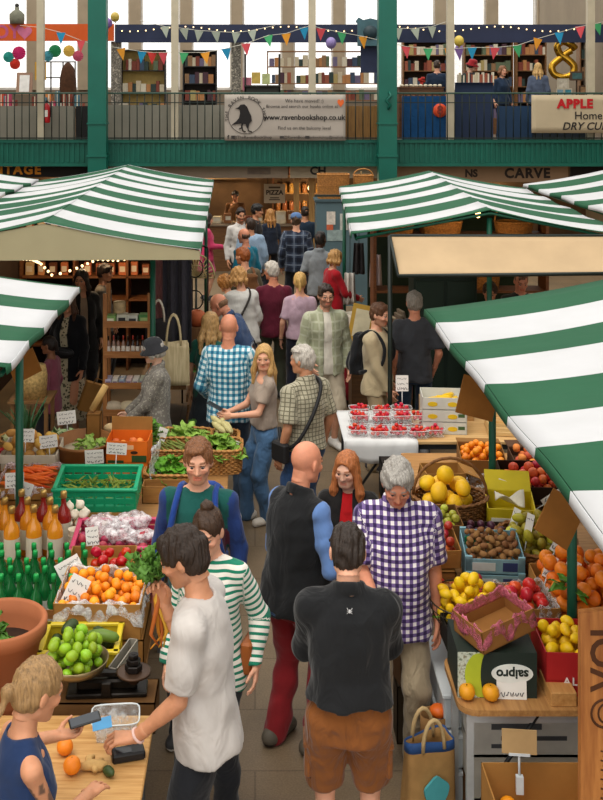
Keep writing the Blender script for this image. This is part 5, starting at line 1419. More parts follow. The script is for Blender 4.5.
px0 = [(.93, 9.60), (1.14, 9.50), (1.32, 9.52), (1.50, 9.50), (.96, 9.80), (1.19, 9.76), (1.40, 9.74), (1.08, 9.98), (1.30, 10.0)]
front = [(.93, 9.50), (1.12, 9.46), (1.30, 9.48), (1.47, 9.46), (1.62, 9.50)]
mid_ = [(.96, 9.68), (1.16, 9.66), (1.35, 9.67), (1.53, 9.68)]
back = [(.98, 9.88), (1.19, 9.86), (1.38, 9.88)]
grp = 'strawberry punnets on the white paper'
for i, (x, y) in enumerate(front): punnet(x, y, SZ+.01, R.uniform(-.1, .1), 'clear strawberry punnet in the front row', grp, 19, 40+i)
for i, (x, y) in enumerate(mid_):
    for k in range(2): punnet(x, y, SZ+.01+.076*k, R.uniform(-.06, .06), 'clear strawberry punnet stacked in the middle row', grp, 18 if k else 6, 50+i*3+k)
for i, (x, y) in enumerate(back):
    for k in range(2): punnet(x, y, SZ+.01+.076*k, R.uniform(-.06, .06), 'clear strawberry punnet in the tall stacks', grp, 19 if k else 5, 60+i*5+k)
price_card((1.40, 9.98, SZ+.01), 'white price card standing up behind the strawberry punnets', .12, .15, 0, -.05, 3, stake=.26, seed=9)
# lemon cartons, stacked
for k in range(3):
    r = put(empty('printed_fruit_carton', label=['lowest', 'middle', 'topmost, open'][k]+' white carton with yellow lemon pictures beside the strawberries', cat='box'), MX((1.74, 9.72, SZ+.112*k), -.08))
    w, d, h = .40, .34, .108
    b = B().span((-w/2, -d/2, 0), (w/2, -d/2+.006, h)).span((-w/2, d/2-.006, 0), (w/2, d/2, h)).span((-w/2, -d/2, 0), (-w/2+.006, d/2, h)).span((w/2-.006, -d/2, 0), (w/2, d/2, h)).span((-w/2, -d/2, .0), (w/2, d/2, .006))
    b.build('carton_body', M('#c9c8be', .6, .08, 8), r)
    for sx in (-.11, .07): B().prism([(sx+.045*math.cos(a), .05+.022*math.sin(a)) for a in np.linspace(0, 6.28, 17)[:-1]], -d/2-.002, -d/2).build('lemon_picture', M('#d9b51e', .6), r)
    B().box((.15, -d/2-.001, .06), (.06, .002, .03)).build('green_panel', M('#3f5a34', .6), r)
for i, (dx, dy, a) in enumerate(((-.10, -.02, .5), (.0, .03, .2), (.10, -.03, 1.2), (.06, .1, .8))):
    o = objm('yellow_courgette', (lambda b: b.mesh('yellow_courgette'))(B().tube([(-.09, 0, 0), (-.05, 0, .004), (0, 0, 0), (.06, 0, .004), (.09, 0, .01)], [.014, .03, .034, .026, .012], 10)), M('#e6b91c', .35))
    o.location = (1.74+dx, 9.72+dy, SZ+.224+.045); o.rotation_euler = (0, 0, a); tag(o, 'yellow courgette in the topmost white carton', 'vegetable', 'yellow courgettes')
carton('wooden_tray', MX((1.84, 10.12, SZ), -.1), .5, .3, .16, 'shallow brown tray behind the white lemon cartons', floor=.12, mats=wood('#a87c46', '#c9a068', 0), slots=False)
punnet(1.73, 10.14, SZ+.135, .1, 'punnet of red fruit in the tray behind the lemon cartons', None, 14, 91)
punnet(1.96, 10.12, SZ+.135, -.1, 'second punnet of red fruit in the tray behind the lemon cartons', None, 14, 92)
slat_crate('wooden_crate', MX((2.30, 9.66, SZ), -.12), .34, .36, .12, 'pale slatted wooden crate beside the white lemon cartons', ('#c9a468', '#e0c088'))
slat_crate('wooden_crate', MX((2.62, 9.86, SZ), -.12), .3, .36, .12, 'pale slatted wooden crate half under the canopy edge', ('#c9a468', '#e0c088'))
for i, (px_, py_) in enumerate(((2.36, 10.16), (2.52, 10.2), (2.44, 10.26))): pile('garlic_bulb', MX((px_, py_, SZ)), 4, .16, .12, .028, 'pale pinkish garlic bulb behind the wooden crates', 'vegetable', 'garlic bulbs behind the crates', 95+i)
# ---------------------------------------------------------------- vegetable stall on the left
LZ = .72
table('trestle_table', -2.5, -.60, 5.13, 7.35, LZ, 'wooden table of bottles and boxed oranges on the vegetable stall', top=('#8a6238', '#a87c48'))
table('trestle_table', -2.6, -.22, 7.45, 9.42, LZ, 'wooden table of green baskets and carrots at the far end of the vegetable stall', top=('#8a6238', '#a87c48'))
CZ = .86
table('counter', -2.2, -.485, 4.32, 5.08, CZ, 'worn chipboard counter where the seller takes the payment', top=('#a87840', '#cfa468'))
def bx(x, y, z0, z1, w, d, label, rz=0, col='#8a5f30'): return carton('cardboard_box', MX((x, y, z0), rz), w, d, z1-z0, label, col=col, open_top=False)
# balance scale on a low box
bx(-.78, 5.27, LZ, CZ+.01, .58, .22, 'low box carrying the black balance scale', col='#6a4a2a')
sc_ = put(empty('kitchen_scale', label='old black balance scale with a lime-filled pan and stacked weights', cat='scale'), MX((-.74, 5.26, CZ+.011), .06))
iron = M('#1c1712', .45, .15, 12, .1, metal=.5)
b = B().box((0, 0, .012), (.40, .13, .024), bev=.006); b.box((0, 0, .045), (.30, .05, .05), bev=.01); b.prism([(-.17, .06), (-.06, .085), (.06, .085), (.16, .06), (.16, .075), (.06, .105), (-.06, .105), (-.17, .075)], -.02, .02)
b.box((0, -.07, .05), (.05, .02, .07), bev=.005); b.build('iron_body', iron, sc_)
B().tube([(-.12, 0, .09), (-.15, .0, .10), (-.155, 0, .112)], .016, 8).lathe([(.03, .1), (.10, .108), (.10, .114), (.03, .114)], 20, (-.155, 0, 0)).build('pan_support', iron, sc_)
B().lathe([(.02, .112), (.09, .118), (.15, .145), (.165, .185), (.160, .188), (.145, .152), (.088, .126), (.001, .121)], 32, (-.155, -.02, 0), cap=False).build('pan', M('#8a7a58', .3, .1, 6, metal=.8), sc_)
B().lathe([(.025, .06), (.025, .10), (.085, .106), (.088, .116), (.080, .118), (.001, .118)], 28, (.135, -.03, 0)).build('weight_platform', M('#4a3628', .4, .1, 8, metal=.5), sc_)
pile('lime', MX((-.895, 5.235, CZ+.011), .06), 46, .30, .30, .0275, 'lime heaped in the scale pan', 'fruit', 'limes in the scale pan', 101, ellipse=True, base=.135, mound=.45)
for k, (r, h, z) in enumerate(((.044, .032, 0), (.036, .026, .034), (.028, .02, .062))):
    o = B().lathe([(r*.9, 0), (r, .004), (r, h-.004), (r*.88, h)], 6, sm=False).lathe([(r*.4, h), (r*.4, h+.002)], 12, sm=False).build('scale_weight', M('#17110e', .5, .1, 20, metal=.3)); put(o, MX((-.606, 5.238, CZ+.13+z), .3*k))
    tag(o, ['largest', 'middle', 'smallest'][k]+' hexagonal iron weight stacked on the scale platform', 'weight')
# yellow crate of limes and avocados
plastic_crate('yellow_crate', MX((-.92, 5.57, LZ), .03), .40, .30, .26, '#d8bf2a', 'yellow plastic crate behind the scale, holding avocados and limes')
bx(-.92, 5.57, LZ+.013, LZ+.17, .34, .24, 'false bottom box inside the yellow crate')
pile('avocado', MX((-.92, 5.60, LZ+.17), .03), 9, .36, .2, .042, 'dark green avocado in the yellow crate', 'fruit', 'avocados in the yellow crate', 103)
o = objm('cucumber', B().tube([(-.09, 0, 0), (-.07, 0, .002), (0, 0, .012), (.07, 0, .004), (.09, 0, 0)], [.012, .028, .032, .026, .01], 12).mesh('cucumber'), M('#5f7a2a', .45, .2, 12)); o.location = (-.80, 5.50, LZ+.30); o.rotation_euler = (0, 0, -.15); tag(o, 'stubby marrow lying over the yellow crate', 'vegetable')
pile('lime', MX((-.97, 5.50, LZ+.17), .03), 7, .2, .1, .028, 'lime at the front of the yellow crate', 'fruit', 'limes in the yellow crate', 104)
carton('printed_tray', MX((-.68, 5.42, LZ), -.25), .05, .3, .26, 'thin printed carton side standing between the scale and the yellow crate', col='#9a9488')
# yellow crate edge by the seller
plastic_crate('yellow_crate', MX((-1.50, 5.0, CZ), .2), .34, .26, .16, '#e0c41e', 'bright yellow crate at the edge of the counter behind the seller')
# items on the counter
r = put(empty('card_reader', label='black card terminal lying on the counter below the bank card', cat='terminal'), MX((-.575, 4.75, CZ), .28))
B().box((0, 0, .02), (.15, .075, .04), bev=.008).build('casing', M('#17181b', .4), r); B().box((-.02, 0, .0405), (.07, .05, .002)).build('screen', M('#2a3036', .15), r)
for i, (px_, py_, rr) in enumerate(((72, 767, .040), (65, 748, .038))):
    p = P(px_, py_, CZ+.03); o = objm('orange', fruitmesh('orange', rr, i)); o.location = (p.x, p.y, CZ+rr*.94); tag(o, ['orange lying on the counter by the ginger', 'orange on the counter behind the first one'][i], 'fruit')
p = P(109, 770, CZ+.03); o = objm('avocado', fruitmesh('avocado', .028, 1)); o.location = (p.x, p.y, CZ+.024); o.rotation_euler = (1.4, 0, .7); tag(o, 'small green avocado on the counter beside the ginger', 'fruit')
p = P(94, 766, CZ+.02); b = B()
b.tube([(-.06, -.01, 0), (-.02, .0, .004), (.03, .0, .0), (.06, .01, 0)], [.014, .024, .024, .013], 9); b.tube([(-.02, 0, 0), (-.03, .045, .004), (-.01, .065, .0)], [.018, .018, .01], 8); b.tube([(.02, 0, 0), (.03, .04, .0)], [.018, .012], 8); b.tube([(.0, 0, 0), (.01, -.035, .0)], [.018, .012], 8)
o = b.build('ginger_root', M('#c09a60', .8, .15, 20, .3)); o.location = (p.x, p.y, CZ+.021); tag(o, 'knobbly ginger root on the counter', 'vegetable')
tubm = clear('#e8eef0', .1, .18)
r = put(empty('clear_tub', label='clear plastic tub on the counter in front of the scale weights', cat='tub'), MX((-.655, 4.93, CZ), .1))
B().sheet(lambda u, v: ((lambda c, s: (lambda k: (c*k*.11*(.8+.2*v), s*k*.085*(.8+.2*v), .09*v))((abs(c)**6+abs(s)**6)**(-1/6)))(math.cos(u*2*PI), math.sin(u*2*PI))), 32, 3, .002).box((0, 0, .002), (.17, .13, .004)).build('tub', tubm, r)
B().tube([((lambda c, s: (lambda k: (c*k*.112, s*k*.087, .09))((abs(c)**6+abs(s)**6)**(-1/6)))(math.cos(a), math.sin(a))) for a in np.linspace(0, 2*PI, 33)[:-1]], .004, 5, closed=True).build('rim', M('#cfd6d8', .2), r)
# phone and bank card in the hands
si = people[0]; h0 = si['wl'](si['W'][-1]+si['HD'][-1]*.085*si['k']); 
r = put(empty('phone', label='black smartphone card reader held out in the seller\'s open hand', cat='phone'), MX(h0+Vector((.045, .0, .034)), -1.25, .12))
B().box((0, 0, 0), (.070, .135, .010), bev=.004).build('casing', M('#121316', .3), r); B().box((0, 0, .0055), (.062, .122, .001)).build('screen', M('#2a2f36', .1), r)
ti = people[1]; h1 = ti['wl'](ti['W'][-1]+ti['HD'][-1]*.13*ti['k'])
o = B().box((0, 0, 0), (.086, .054, .0016)).build('bank_card', M('#3f86b4', .3)); put(o, MX(PY(102, 740, h1.y-.02), .25, .45, -.15)); tag(o, 'light blue bank card pinched in the fingers over the phone', 'card')
# terracotta pot with greens
r = put(empty('terracotta_pot', label='big terracotta pot of leafy greens behind the seller', cat='pot'), MX((-1.31, 5.42, LZ)))
B().lathe([(.001, 0), (.14, 0), (.155, .05), (.205, .36), (.232, .365), (.236, .43), (.226, .44), (.205, .432), (.198, .36), (.14, .12), (.001, .10)], 40, cap=False).build('pot', M('#a5623e', .8, .12, 3, .1), r)
B().lathe([(.001, .30), (.19, .30), (.185, .27), (.001, .27)], 24).build('soil', M('#3a2617', .95, .3, 20, .5), r)
greens('leafy_herb', MX((-1.40, 5.37, LZ+.30)), .28, .26, .16, 60, 'bushy green herb growing over the side of the terracotta pot', 'plant', ('#4a7a22', '#6fa032'), 12, (.05, .07), 2)
# boxed oranges with clear liner
bx(-.855, 5.93, LZ, LZ+.17, .50, .42, 'lower brown carton beneath the lined orange carton', col='#9a6c38')
carton('orange_carton', MX((-.855, 5.93, LZ+.17), -.03, .07), .48, .40, .20, 'cardboard carton of bright oranges lined with clear plastic', liner=clear('#ffffff', .08, .30), floor=.10)
pile('orange', MX((-.855, 5.93, LZ+.17), -.03, .07), 72, .46, .38, .028, 'bright orange in the plastic-lined carton', 'fruit', 'oranges in the lined carton', 110, base=.11)
# pink crate edge facing the aisle
plastic_crate('pink_crate', MX((-.66, 6.32, LZ-.0), PI/2), .40, .06, .30, '#d22a5e', 'bright pink plastic crate standing on edge at the aisle side')
# tubs of peppers
bx(-.93, 6.40, LZ, LZ+.22, .42, .26, 'brown carton under the pepper tub')
r = carton('pepper_tray', MX((-.93, 6.40, LZ+.22), .02, .08), .40, .26, .10, 'open brown tray holding a clear tub of red peppers', floor=.02)
pile('red_pepper', MX((-.88, 6.40, LZ+.22), .02, .08), 9, .26, .2, .036, 'glossy red pepper in the open tray', 'vegetable', 'red peppers in the tray', 111, base=.03)
# red onion bags
bx(-.90, 6.86, LZ, LZ+.16, .56, .42, 'wide brown carton under the bagged radishes')
plastic_crate('pink_crate', MX((-.90, 6.86, LZ+.16), .02, .07), .54, .40, .11, '#c23a62', 'pink crate of bagged radishes and red onions')
pile('radish', MX((-.90, 6.84, LZ+.16), .02, .07), 46, .50, .30, .029, 'red radish under clear bags in the pink crate', 'vegetable', 'bagged radishes', 112, base=.03, mound=.1)
for i, (x, y, z, s) in enumerate(((-1.0, 6.95, LZ+.30, .14), (-.82, 6.98, LZ+.31, .13), (-.90, 6.84, LZ+.285, .13), (-.74, 6.82, LZ+.27, .10))):
    b = B(); R = random.Random(i)
    b.ell((0, 0, 0), (s, s*.7, s*.45), 28, 14); b.v = [tuple(Vector(v)*(1+.10*math.sin(v[0]*90+i)*math.sin(v[1]*80)+.06*math.sin(v[2]*120+v[0]*60))) for v in b.v]
    o = b.build('plastic_bag', clear('#f4f0f2', .08, .42)); put(o, MX((x, y, z), R.random()*3)); tag(o, ['puffed clear bag on the radishes, at the back', 'second puffed clear bag behind the radishes', 'flat clear bag lying on the radishes', 'small clear bag at the aisle corner of the radish crate'][i], 'bag')
# bottles
def bottle(name, x, y, z, r, h, glass, cap, label, cat, group, lab='#d8d8d0', neck=.30, capcol='#b89a5a', sc=None):
    e = empty(name, (x, y, z), random.Random(x*y*100).random()*6, label, cat, group)
    n = [(.001, 0), (r*.94, 0), (r, .008), (r, h*(.58)), (r*.8, h*.68), (r*.36, h*(1-neck*.75)), (r*.30, h*.95), (r*.34, h*.955), (r*.34, h)]
    objm('glass', _b('glass'+glass.name, n, 16), glass, e); objm('cap', _b('cap'+cap.name, [(.001, h-.03), (r*.42, h-.03), (r*.42, h+.004), (r*.36, h+.012), (.001, h+.012)], 12), cap, e)
    lb = _b('lb'+lab, [(r*1.012, h*.12), (r*1.012, h*.48)], 16, cap_=False)
    objm('paper_label', lb, M(lab, .7, .05), e); return e
_bm = {}
def _b(key, prof, n, cap_=False):
    k = (key, tuple(prof), n)
    if k not in _bm: _bm[k] = B().lathe(prof, n, cap=cap_).mesh(key)
    return _bm[k]
gg = M('#11632f', .12, .1, 6, spec=.6, coat=.3); gcap = M('#1c9a4a', .35)
slat_crate('bottle_crate', MX((-1.36, 6.28, LZ+.02)), .74, .62, .20, 'slatted wooden crate packed with green glass bottles', ('#7a5228', '#a0713c'))
bx(-1.36, 6.28, LZ, LZ+.019, .72, .6, 'flat card sheet under the crate of green bottles')
k = 0
for iy in range(5):
    for ix in range(7):
        x, y = -1.665+ix*.101+(iy % 2)*.03, 6.05+iy*.105
        bottle('green_bottle', x, y, LZ+.03, .037, .34, gg, gcap, 'green glass bottle standing in the slatted crate', 'bottle', 'green bottles in the crate')
b = B().box((0, 0, .12), (.03, 1.25, .24)).build('crate_side_board', wood('#8a6238', '#b08450', 1)); put(b, MX((-1.05, 6.55, LZ+.0), -.10, .08)); tag(b, 'long wooden side board between the bottles and the boxed oranges', 'board')
jm = M('#d98a1c', .15, .15, 5, spec=.6, coat=.3)
bx(-1.48, 6.98, LZ, LZ+.10, .78, .44, 'flat carton under the juice bottles')
for i, (x, y) in enumerate(((-1.72, 6.84), (-1.58, 6.82), (-1.44, 6.84), (-1.30, 6.83), (-1.66, 6.97), (-1.51, 6.97), (-1.36, 6.97), (-1.74, 7.1), (-1.58, 7.11), (-1.43, 7.1), (-1.29, 7.08))):
    bottle('juice_bottle', x, y, LZ+.10, .052, .36, jm if i < 8 else M('#8a1f1c', .15, .1, 5, spec=.6), M('#c2a05a', .35, metal=.6), 'tall bottle of cloudy orange juice with a paper label' if i < 8 else 'bottle of dark red juice behind the orange ones', 'bottle', 'orange juice bottles' if i < 8 else 'red juice bottles', lab='#cfcab4')
# stacked paper cups and garlic
for k in range(4):
    o = B().lathe([(.03, 0), (.042, .075), (.044, .08), (.040, .08), (.028, .006), (.001, .006)], 18, cap=False).build('paper_cup', M('#d9cdb4', .7)); put(o, MX((-1.19, 6.92, LZ+.10+.035*k))); tag(o, ['lowest', 'second', 'third', 'topmost'][k]+' cream paper cup of the stack beside the juice', 'cup')
pile('garlic_bulb', MX((-1.22, 7.12, LZ+.22)), 10, .2, .16, .034, 'white garlic bulb beside the juice bottles', 'vegetable', 'garlic bulbs by the juice', 120, upright=True)
bx(-1.21, 7.16, LZ, LZ+.22, .22, .2, 'box under the white garlic bulbs')
bk = basket('small_basket', MX((-1.03, 7.18, LZ+.10)), .16, .16, .1, 'small basket of radishes beside the garlic', col='#a8865a'); pile('radish', MX((-1.03, 7.18, LZ+.10)), 10, .15, .15, .02, 'radish in the small basket', 'vegetable', 'radishes in the small basket', 121, ellipse=True, base=.06)
bx(-1.03, 7.18, LZ, LZ+.10, .2, .2, 'small box under the radish basket')
# green crate
bx(-1.17, 7.74, LZ, LZ+.10, .56, .34, 'brown carton below the emerald crate')
plastic_crate('emerald_crate', MX((-1.17, 7.86, LZ+.10), .0, .10), .60, .40, .17, '#12a070', 'emerald green plastic crate of loose beans')
greens('green_bean_heap', MX((-1.17, 7.88, LZ+.16), 0, .1), .5, .3, .04, 160, 'loose green beans lying in the emerald crate', 'vegetable', ('#7a8a2a', '#a3a04a'), 31, (.009, .10), 6, curl=.3, kind='stuff', ellipse=False)
# carrots
bx(-1.72, 8.02, LZ, LZ+.12, .46, .36, 'carton under the carrots')
carton('carrot_tray', MX((-1.72, 8.04, LZ+.12), .0, .14), .46, .38, .09, 'open carton heaped with orange carrots', floor=.02, liner=clear('#e8d8d8', .2, .4))
R = random.Random(3)
cmesh = [B().tube([(0, -.10, 0), (0, -.06, .002), (0, .03, 0), (.004, .09, 0)], [.003, .009, .016, .013], 9).mesh('carrot') for _ in range(2)]
for i in range(46):
    lay = i//16; o = objm('carrot', cmesh[i % 2], M('#e2601c', .5, .12, 12, .1, rand=.6)); o.scale = (R.uniform(.85, 1.1),)*3
    put(o, MX((-1.72, 8.04, LZ+.12), 0, .14) @ Matrix.Translation((R.uniform(-.12, .12), R.uniform(-.1, .1), .05+.028*lay)) @ Matrix.Rotation(PI/2+R.uniform(-.5, .5), 4, 'Z') @ Matrix.Rotation(R.uniform(-.1, .1), 4, 'X') @ Matrix.Diagonal((1, 1, 1, 1))); tag(o, 'orange carrot in the open carton', 'vegetable', 'carrots in the carton')
carton('tomato_tray', MX((-2.0, 7.86, LZ+.06)), .3, .26, .1, 'small tray of dark red tomatoes below the carrots', floor=.02); pile('tomato', MX((-2.0, 7.86, LZ+.06)), 12, .28, .24, .026, 'dark red tomato in the small tray', 'vegetable', 'tomatoes below the carrots', 130, base=.03)
bx(-2.0, 7.86, LZ, LZ+.06, .28, .24, 'thin box under the dark tomatoes')
# potatoes
bx(-1.84, 8.66, LZ, LZ+.10, .44, .3, 'carton under the potatoes')
carton('potato_carton', MX((-1.84, 8.68, LZ+.10), .0, .12), .46, .34, .13, 'white-fronted carton of yellow potatoes', floor=.05, mats=M('#cfc4b0', .8), slots=False)
pile('potato', MX((-1.84, 8.68, LZ+.10), .0, .12), 22, .44, .32, .046, 'yellow potato in the white-fronted carton', 'vegetable', 'yellow potatoes', 131, base=.06)
# wicker bowl
r = put(empty('wooden_bowl', label='big round bowl of pale salad between the potatoes and the orange cartons', cat='bowl'), MX((-1.43, 8.78, LZ+.02), 0, .06))
B().lathe([(.001, 0), (.16, 0), (.19, .03), (.235, .22), (.245, .225), (.245, .245), (.230, .245), (.18, .05), (.001, .04)], 36, cap=False).build('bowl', M('#8a5a30', .6, .15, 6, .2), r)
B().lathe([(.001, .15), (.21, .15), (.2, .13), (.001, .13)], 24).build('lining', M('#d8cdb0', .8), r)
greens('salad_leaves', MX((-1.36, 8.80, LZ+.17)), .26, .26, .10, 36, 'pale frisee leaves in the big round bowl', 'vegetable', ('#8aa84a', '#cfd6a0'), 41, (.05, .08), 2)
# orange-printed cartons
for k in range(2):
    r = put(empty('orange_carton', label=['lower', 'upper, open'][k]+' bright orange printed carton behind the emerald crate', cat='box'), MX((-1.03, 8.62, LZ+.177*k), -.03))
    w, d, h = .34, .30, .175; t = .006
    om = M('#dd6a14', .6, .08, 5)
    b = B().span((-w/2, -d/2, 0), (w/2, -d/2+t, h)).span((-w/2, d/2-t, 0), (w/2, d/2, h)).span((-w/2, -d/2, 0), (-w/2+t, d/2, h)).span((w/2-t, -d/2, 0), (w/2, d/2, h)).span((-w/2, -d/2, 0), (w/2, d/2, t))
    b.build('carton_body', om, r)
    B().box((-.03, -d/2-.001, h*.72), (.17, .002, .035)).build('pale_panel', M('#e3b48a', .6), r)
    B().box((.10, -d/2-.002, h*.2), (.12, .003, h*.3)).box((-.09, -d/2-.002, h*.06), (.13, .003, h*.12)).build('green_panel', M('#2a4a26', .6), r)
    B().prism([(.06+.03*math.cos(a), h*.48+.014*math.sin(a)) for a in np.linspace(0, 6.28, 13)[:-1]], -d/2-.002, -d/2).build('hand_hole', M('#3a2010', .8), r)
    if k:
        B().span((-w/2, d/2-.004, h), (w/2, d/2+.002, h+.11)).build('flap', card(), r)
pile('peach', MX((-1.03, 8.62, LZ+.177), -.03), 10, .32, .28, .034, 'pale fruit inside the upper orange carton', 'fruit', 'pale fruit in the orange carton', 140, base=.06)
o = B(); o.sheet(lambda u, v: (-.82+.05*u+.01*math.sin(v*9), 8.25+.25*u, LZ+.02+.34*v+.01*math.sin(u*7)), 8, 10, .004); tag(o.build('plastic_sheet', clear('#e8e8ea', .2, .5)), 'hanging strip of translucent plastic beside the orange cartons', 'plastic')
# wicker baskets along the aisle
wl_ = [(-.66, 8.42, .42, .30, 'lower wicker basket of green lettuce at the aisle', .0, 1), (-.70, 8.86, .40, .32, 'wicker basket of asparagus and mixed vegetables', .05, 2), (-.30, 8.86, .36, .34, 'wicker basket heaped with lettuce at the aisle corner', .05, 3), (-.62, 9.24, .46, .3, 'far wicker basket of pale greens', .02, 4), (-.28, 9.26, .26, .28, 'small wicker basket of corn husks at the corner', .0, 5)]
for x, y, w, d, lab, dz, kk in wl_:
    basket('wicker_basket', MX((x, y, LZ+dz*.0), 0, 0), w, d, .15+dz, lab, col='#b07c40', square=True, flare=1.05)
greens('lettuce', MX((-.66, 8.42, LZ+.10)), .37, .25, .12, 70, 'fresh green lettuce in the lower basket at the aisle', 'vegetable', ('#5a9424', '#8cc044'), 51, (.07, .10), 2, ellipse=False)
greens('spring_greens', MX((-.30, 8.84, LZ+.12)), .32, .29, .15, 60, 'pale pointed lettuce at the aisle corner', 'vegetable', ('#7aa03a', '#b5cc78'), 52, (.07, .13), 2, ellipse=False)
greens('leek_tops', MX((-.62, 9.24, LZ+.11)), .40, .25, .10, 60, 'pale greens in the far basket', 'vegetable', ('#8aac4a', '#c2cf94'), 53, (.06, .12), 2, ellipse=False)
R = random.Random(9)
for i in range(34):
    b = B().tube([(0, -.11, 0), (0, .05, 0), (.003, .10, .002)], [.006, .007, .004], 6) if i == 0 else None
    if b: am = b.mesh('asparagus_spear')
    o = objm('asparagus_spear', am); 
    if i == 0: am.materials.append(M('#6f7a34', .6, .15, 20, rand=1.0))
    put(o, MX((-.70+R.uniform(-.13, .14), 8.84+R.uniform(-.07, .07), LZ+.185+.013*(i//10)), .7+R.uniform(-.35, .35))); tag(o, 'asparagus spear lying across the wicker basket', 'vegetable', 'asparagus in the basket')
bx(-.70, 8.86, LZ+.002, LZ+.16, .3, .24, 'packing box inside the asparagus basket')
for i in range(7):
    if i == 0:
        b = B().tube([(0, -.09, 0), (0, -.05, 0), (0, .05, 0), (0, .09, 0)], [.01, .026, .026, .008], 10); cm_ = b.mesh('corn_cob'); cm_.materials.append(M('#b9b07a', .7, .15, 40, .3))
    o = objm('corn_cob', cm_); put(o, MX((-.28+R.uniform(-.08, .08), 9.24+R.uniform(-.06, .06), LZ+.17+.02*(i//3)), R.uniform(-.8, .8), .3)); tag(o, 'pale corn cob in the small corner basket', 'vegetable', 'corn cobs')
bx(-.28, 9.26, LZ+.002, LZ+.14, .18, .18, 'packing box inside the corn basket')
o = B().tube([(0, 0, 0), (0, .01, .30)], [.018, .014], 8).build('wooden_stake', wood('#a9793f', '#c79a5c', 2)); put(o, MX((-.46, 8.66, LZ), 0, 0, -.05)); tag(o, 'pale wooden stake standing between the baskets', 'stake')
carton('wooden_box', MX((-.66, 8.16, LZ-.0), 0), .42, .16, .13, 'shallow wooden tray under the lower lettuce basket', mats=wood('#8a5f30', '#b08044', 0), slots=False)
# back left: cabbage, aloe, spring onions, cards
o = greens('cabbage', MX((-1.66, 9.16, LZ+.02)), .2, .2, .17, 60, 'pale green cabbage behind the wicker bowl', 'vegetable', ('#93a878', '#b9c6a0'), 61, (.12, .12), 1.2, curl=1.0)
basket('wicker_basket', MX((-2.02, 8.98, LZ)), .3, .3, .22, 'tall round basket of corn at the back edge of the stall', col='#a8763c')
greens('pale_husks', MX((-2.02, 8.98, LZ+.12)), .28, .28, .12, 30, 'pale corn husks in the tall round basket', 'vegetable', ('#a8a878', '#c9c29a'), 62, (.05, .12), 1)
def spikes(name, mat, n, L, w, label, cols, seed, up=.9, cat='vegetable'):
    R = random.Random(seed); b = B()
    for i in range(n):
        a = R.random()*6.28; t = R.uniform(.15, 1)*(1.25-up); 
        mt = Matrix.Rotation(a, 4, 'Z') @ Matrix.Rotation(t, 4, 'Y'); l = L*R.uniform(.7, 1.1); c = R.uniform(.0, .5)
        b.sheet(lambda u, v: (c*l*u*u+.02*u+.3*w*abs(v-.5), w*(v-.5)*(1-u*.92)+.0, l*u), 7, 2, .004, mi=R.randrange(2), mat=mt)
    o = b.build(name, [M(cols[0], .5, .2, 12), M(cols[1], .5, .2, 12)]); put(o, mat); return tag(o, label, cat)
spikes('aloe_leaves', MX((-2.02, 9.28, LZ+.05)), 22, .42, .05, 'upright dark leek and aloe leaves below the brown hanging card', ('#2f5a34', '#5f8a5a'), 71)
spikes('leek_leaves', MX((-1.83, 8.97, LZ+.03)), 18, .22, .04, 'sprawling dark green leek tops behind the potatoes', ('#27452a', '#4f7a48'), 72, up=.3)
greens('chilli_peppers', MX((-2.16, 8.5, LZ+.16)), .2, .3, .10, 30, 'long red chillies at the edge of the stall', 'vegetable', ('#b8161c', '#8a1018'), 73, (.03, .13), 4, curl=.2)
bx(-2.16, 8.5, LZ, LZ+.16, .2, .3, 'box under the long red chillies')
carton('low_carton', MX((-1.50, 9.16, LZ), 0), .34, .28, .16, 'brown carton behind the round bowl with vegetables and price cards', floor=.05)
greens('mixed_vegetables', MX((-1.42, 9.16, LZ+.08)), .3, .26, .12, 40, 'mixed pale vegetables in the brown carton behind the bowl', 'vegetable', ('#8a9a5a', '#b8b48a'), 74, (.06, .08), 2)
greens('watercress', MX((-.92, 9.10, LZ+.1)), .34, .3, .22, 90, 'bushy watercress in front of the grey jacket', 'plant', ('#5a8a2c', '#8ab84c'), 75, (.05, .07), 2)
bx(-.92, 9.12, LZ, LZ+.10, .3, .24, 'box under the bushy watercress')
bx(-1.24, 9.16, LZ, LZ+.14, .22, .24, 'bread box behind the orange cartons')
for i, (x, y, z) in enumerate(((-1.28, 9.14, .19), (-1.20, 9.2, .19), (-1.24, 9.12, .25))):
    o = objm('bread_roll', lump(.075, .06, .045, wob=.08, seed=i).mesh('bread_roll'), M('#c9ad80', .8, .15, 14, .2)); o.location = (x, y, LZ+z); tag(o, ['pale root on the bread box, on the aloe side', 'pale root at the back of the bread box', 'topmost pale root on the bread box'][i], 'vegetable')
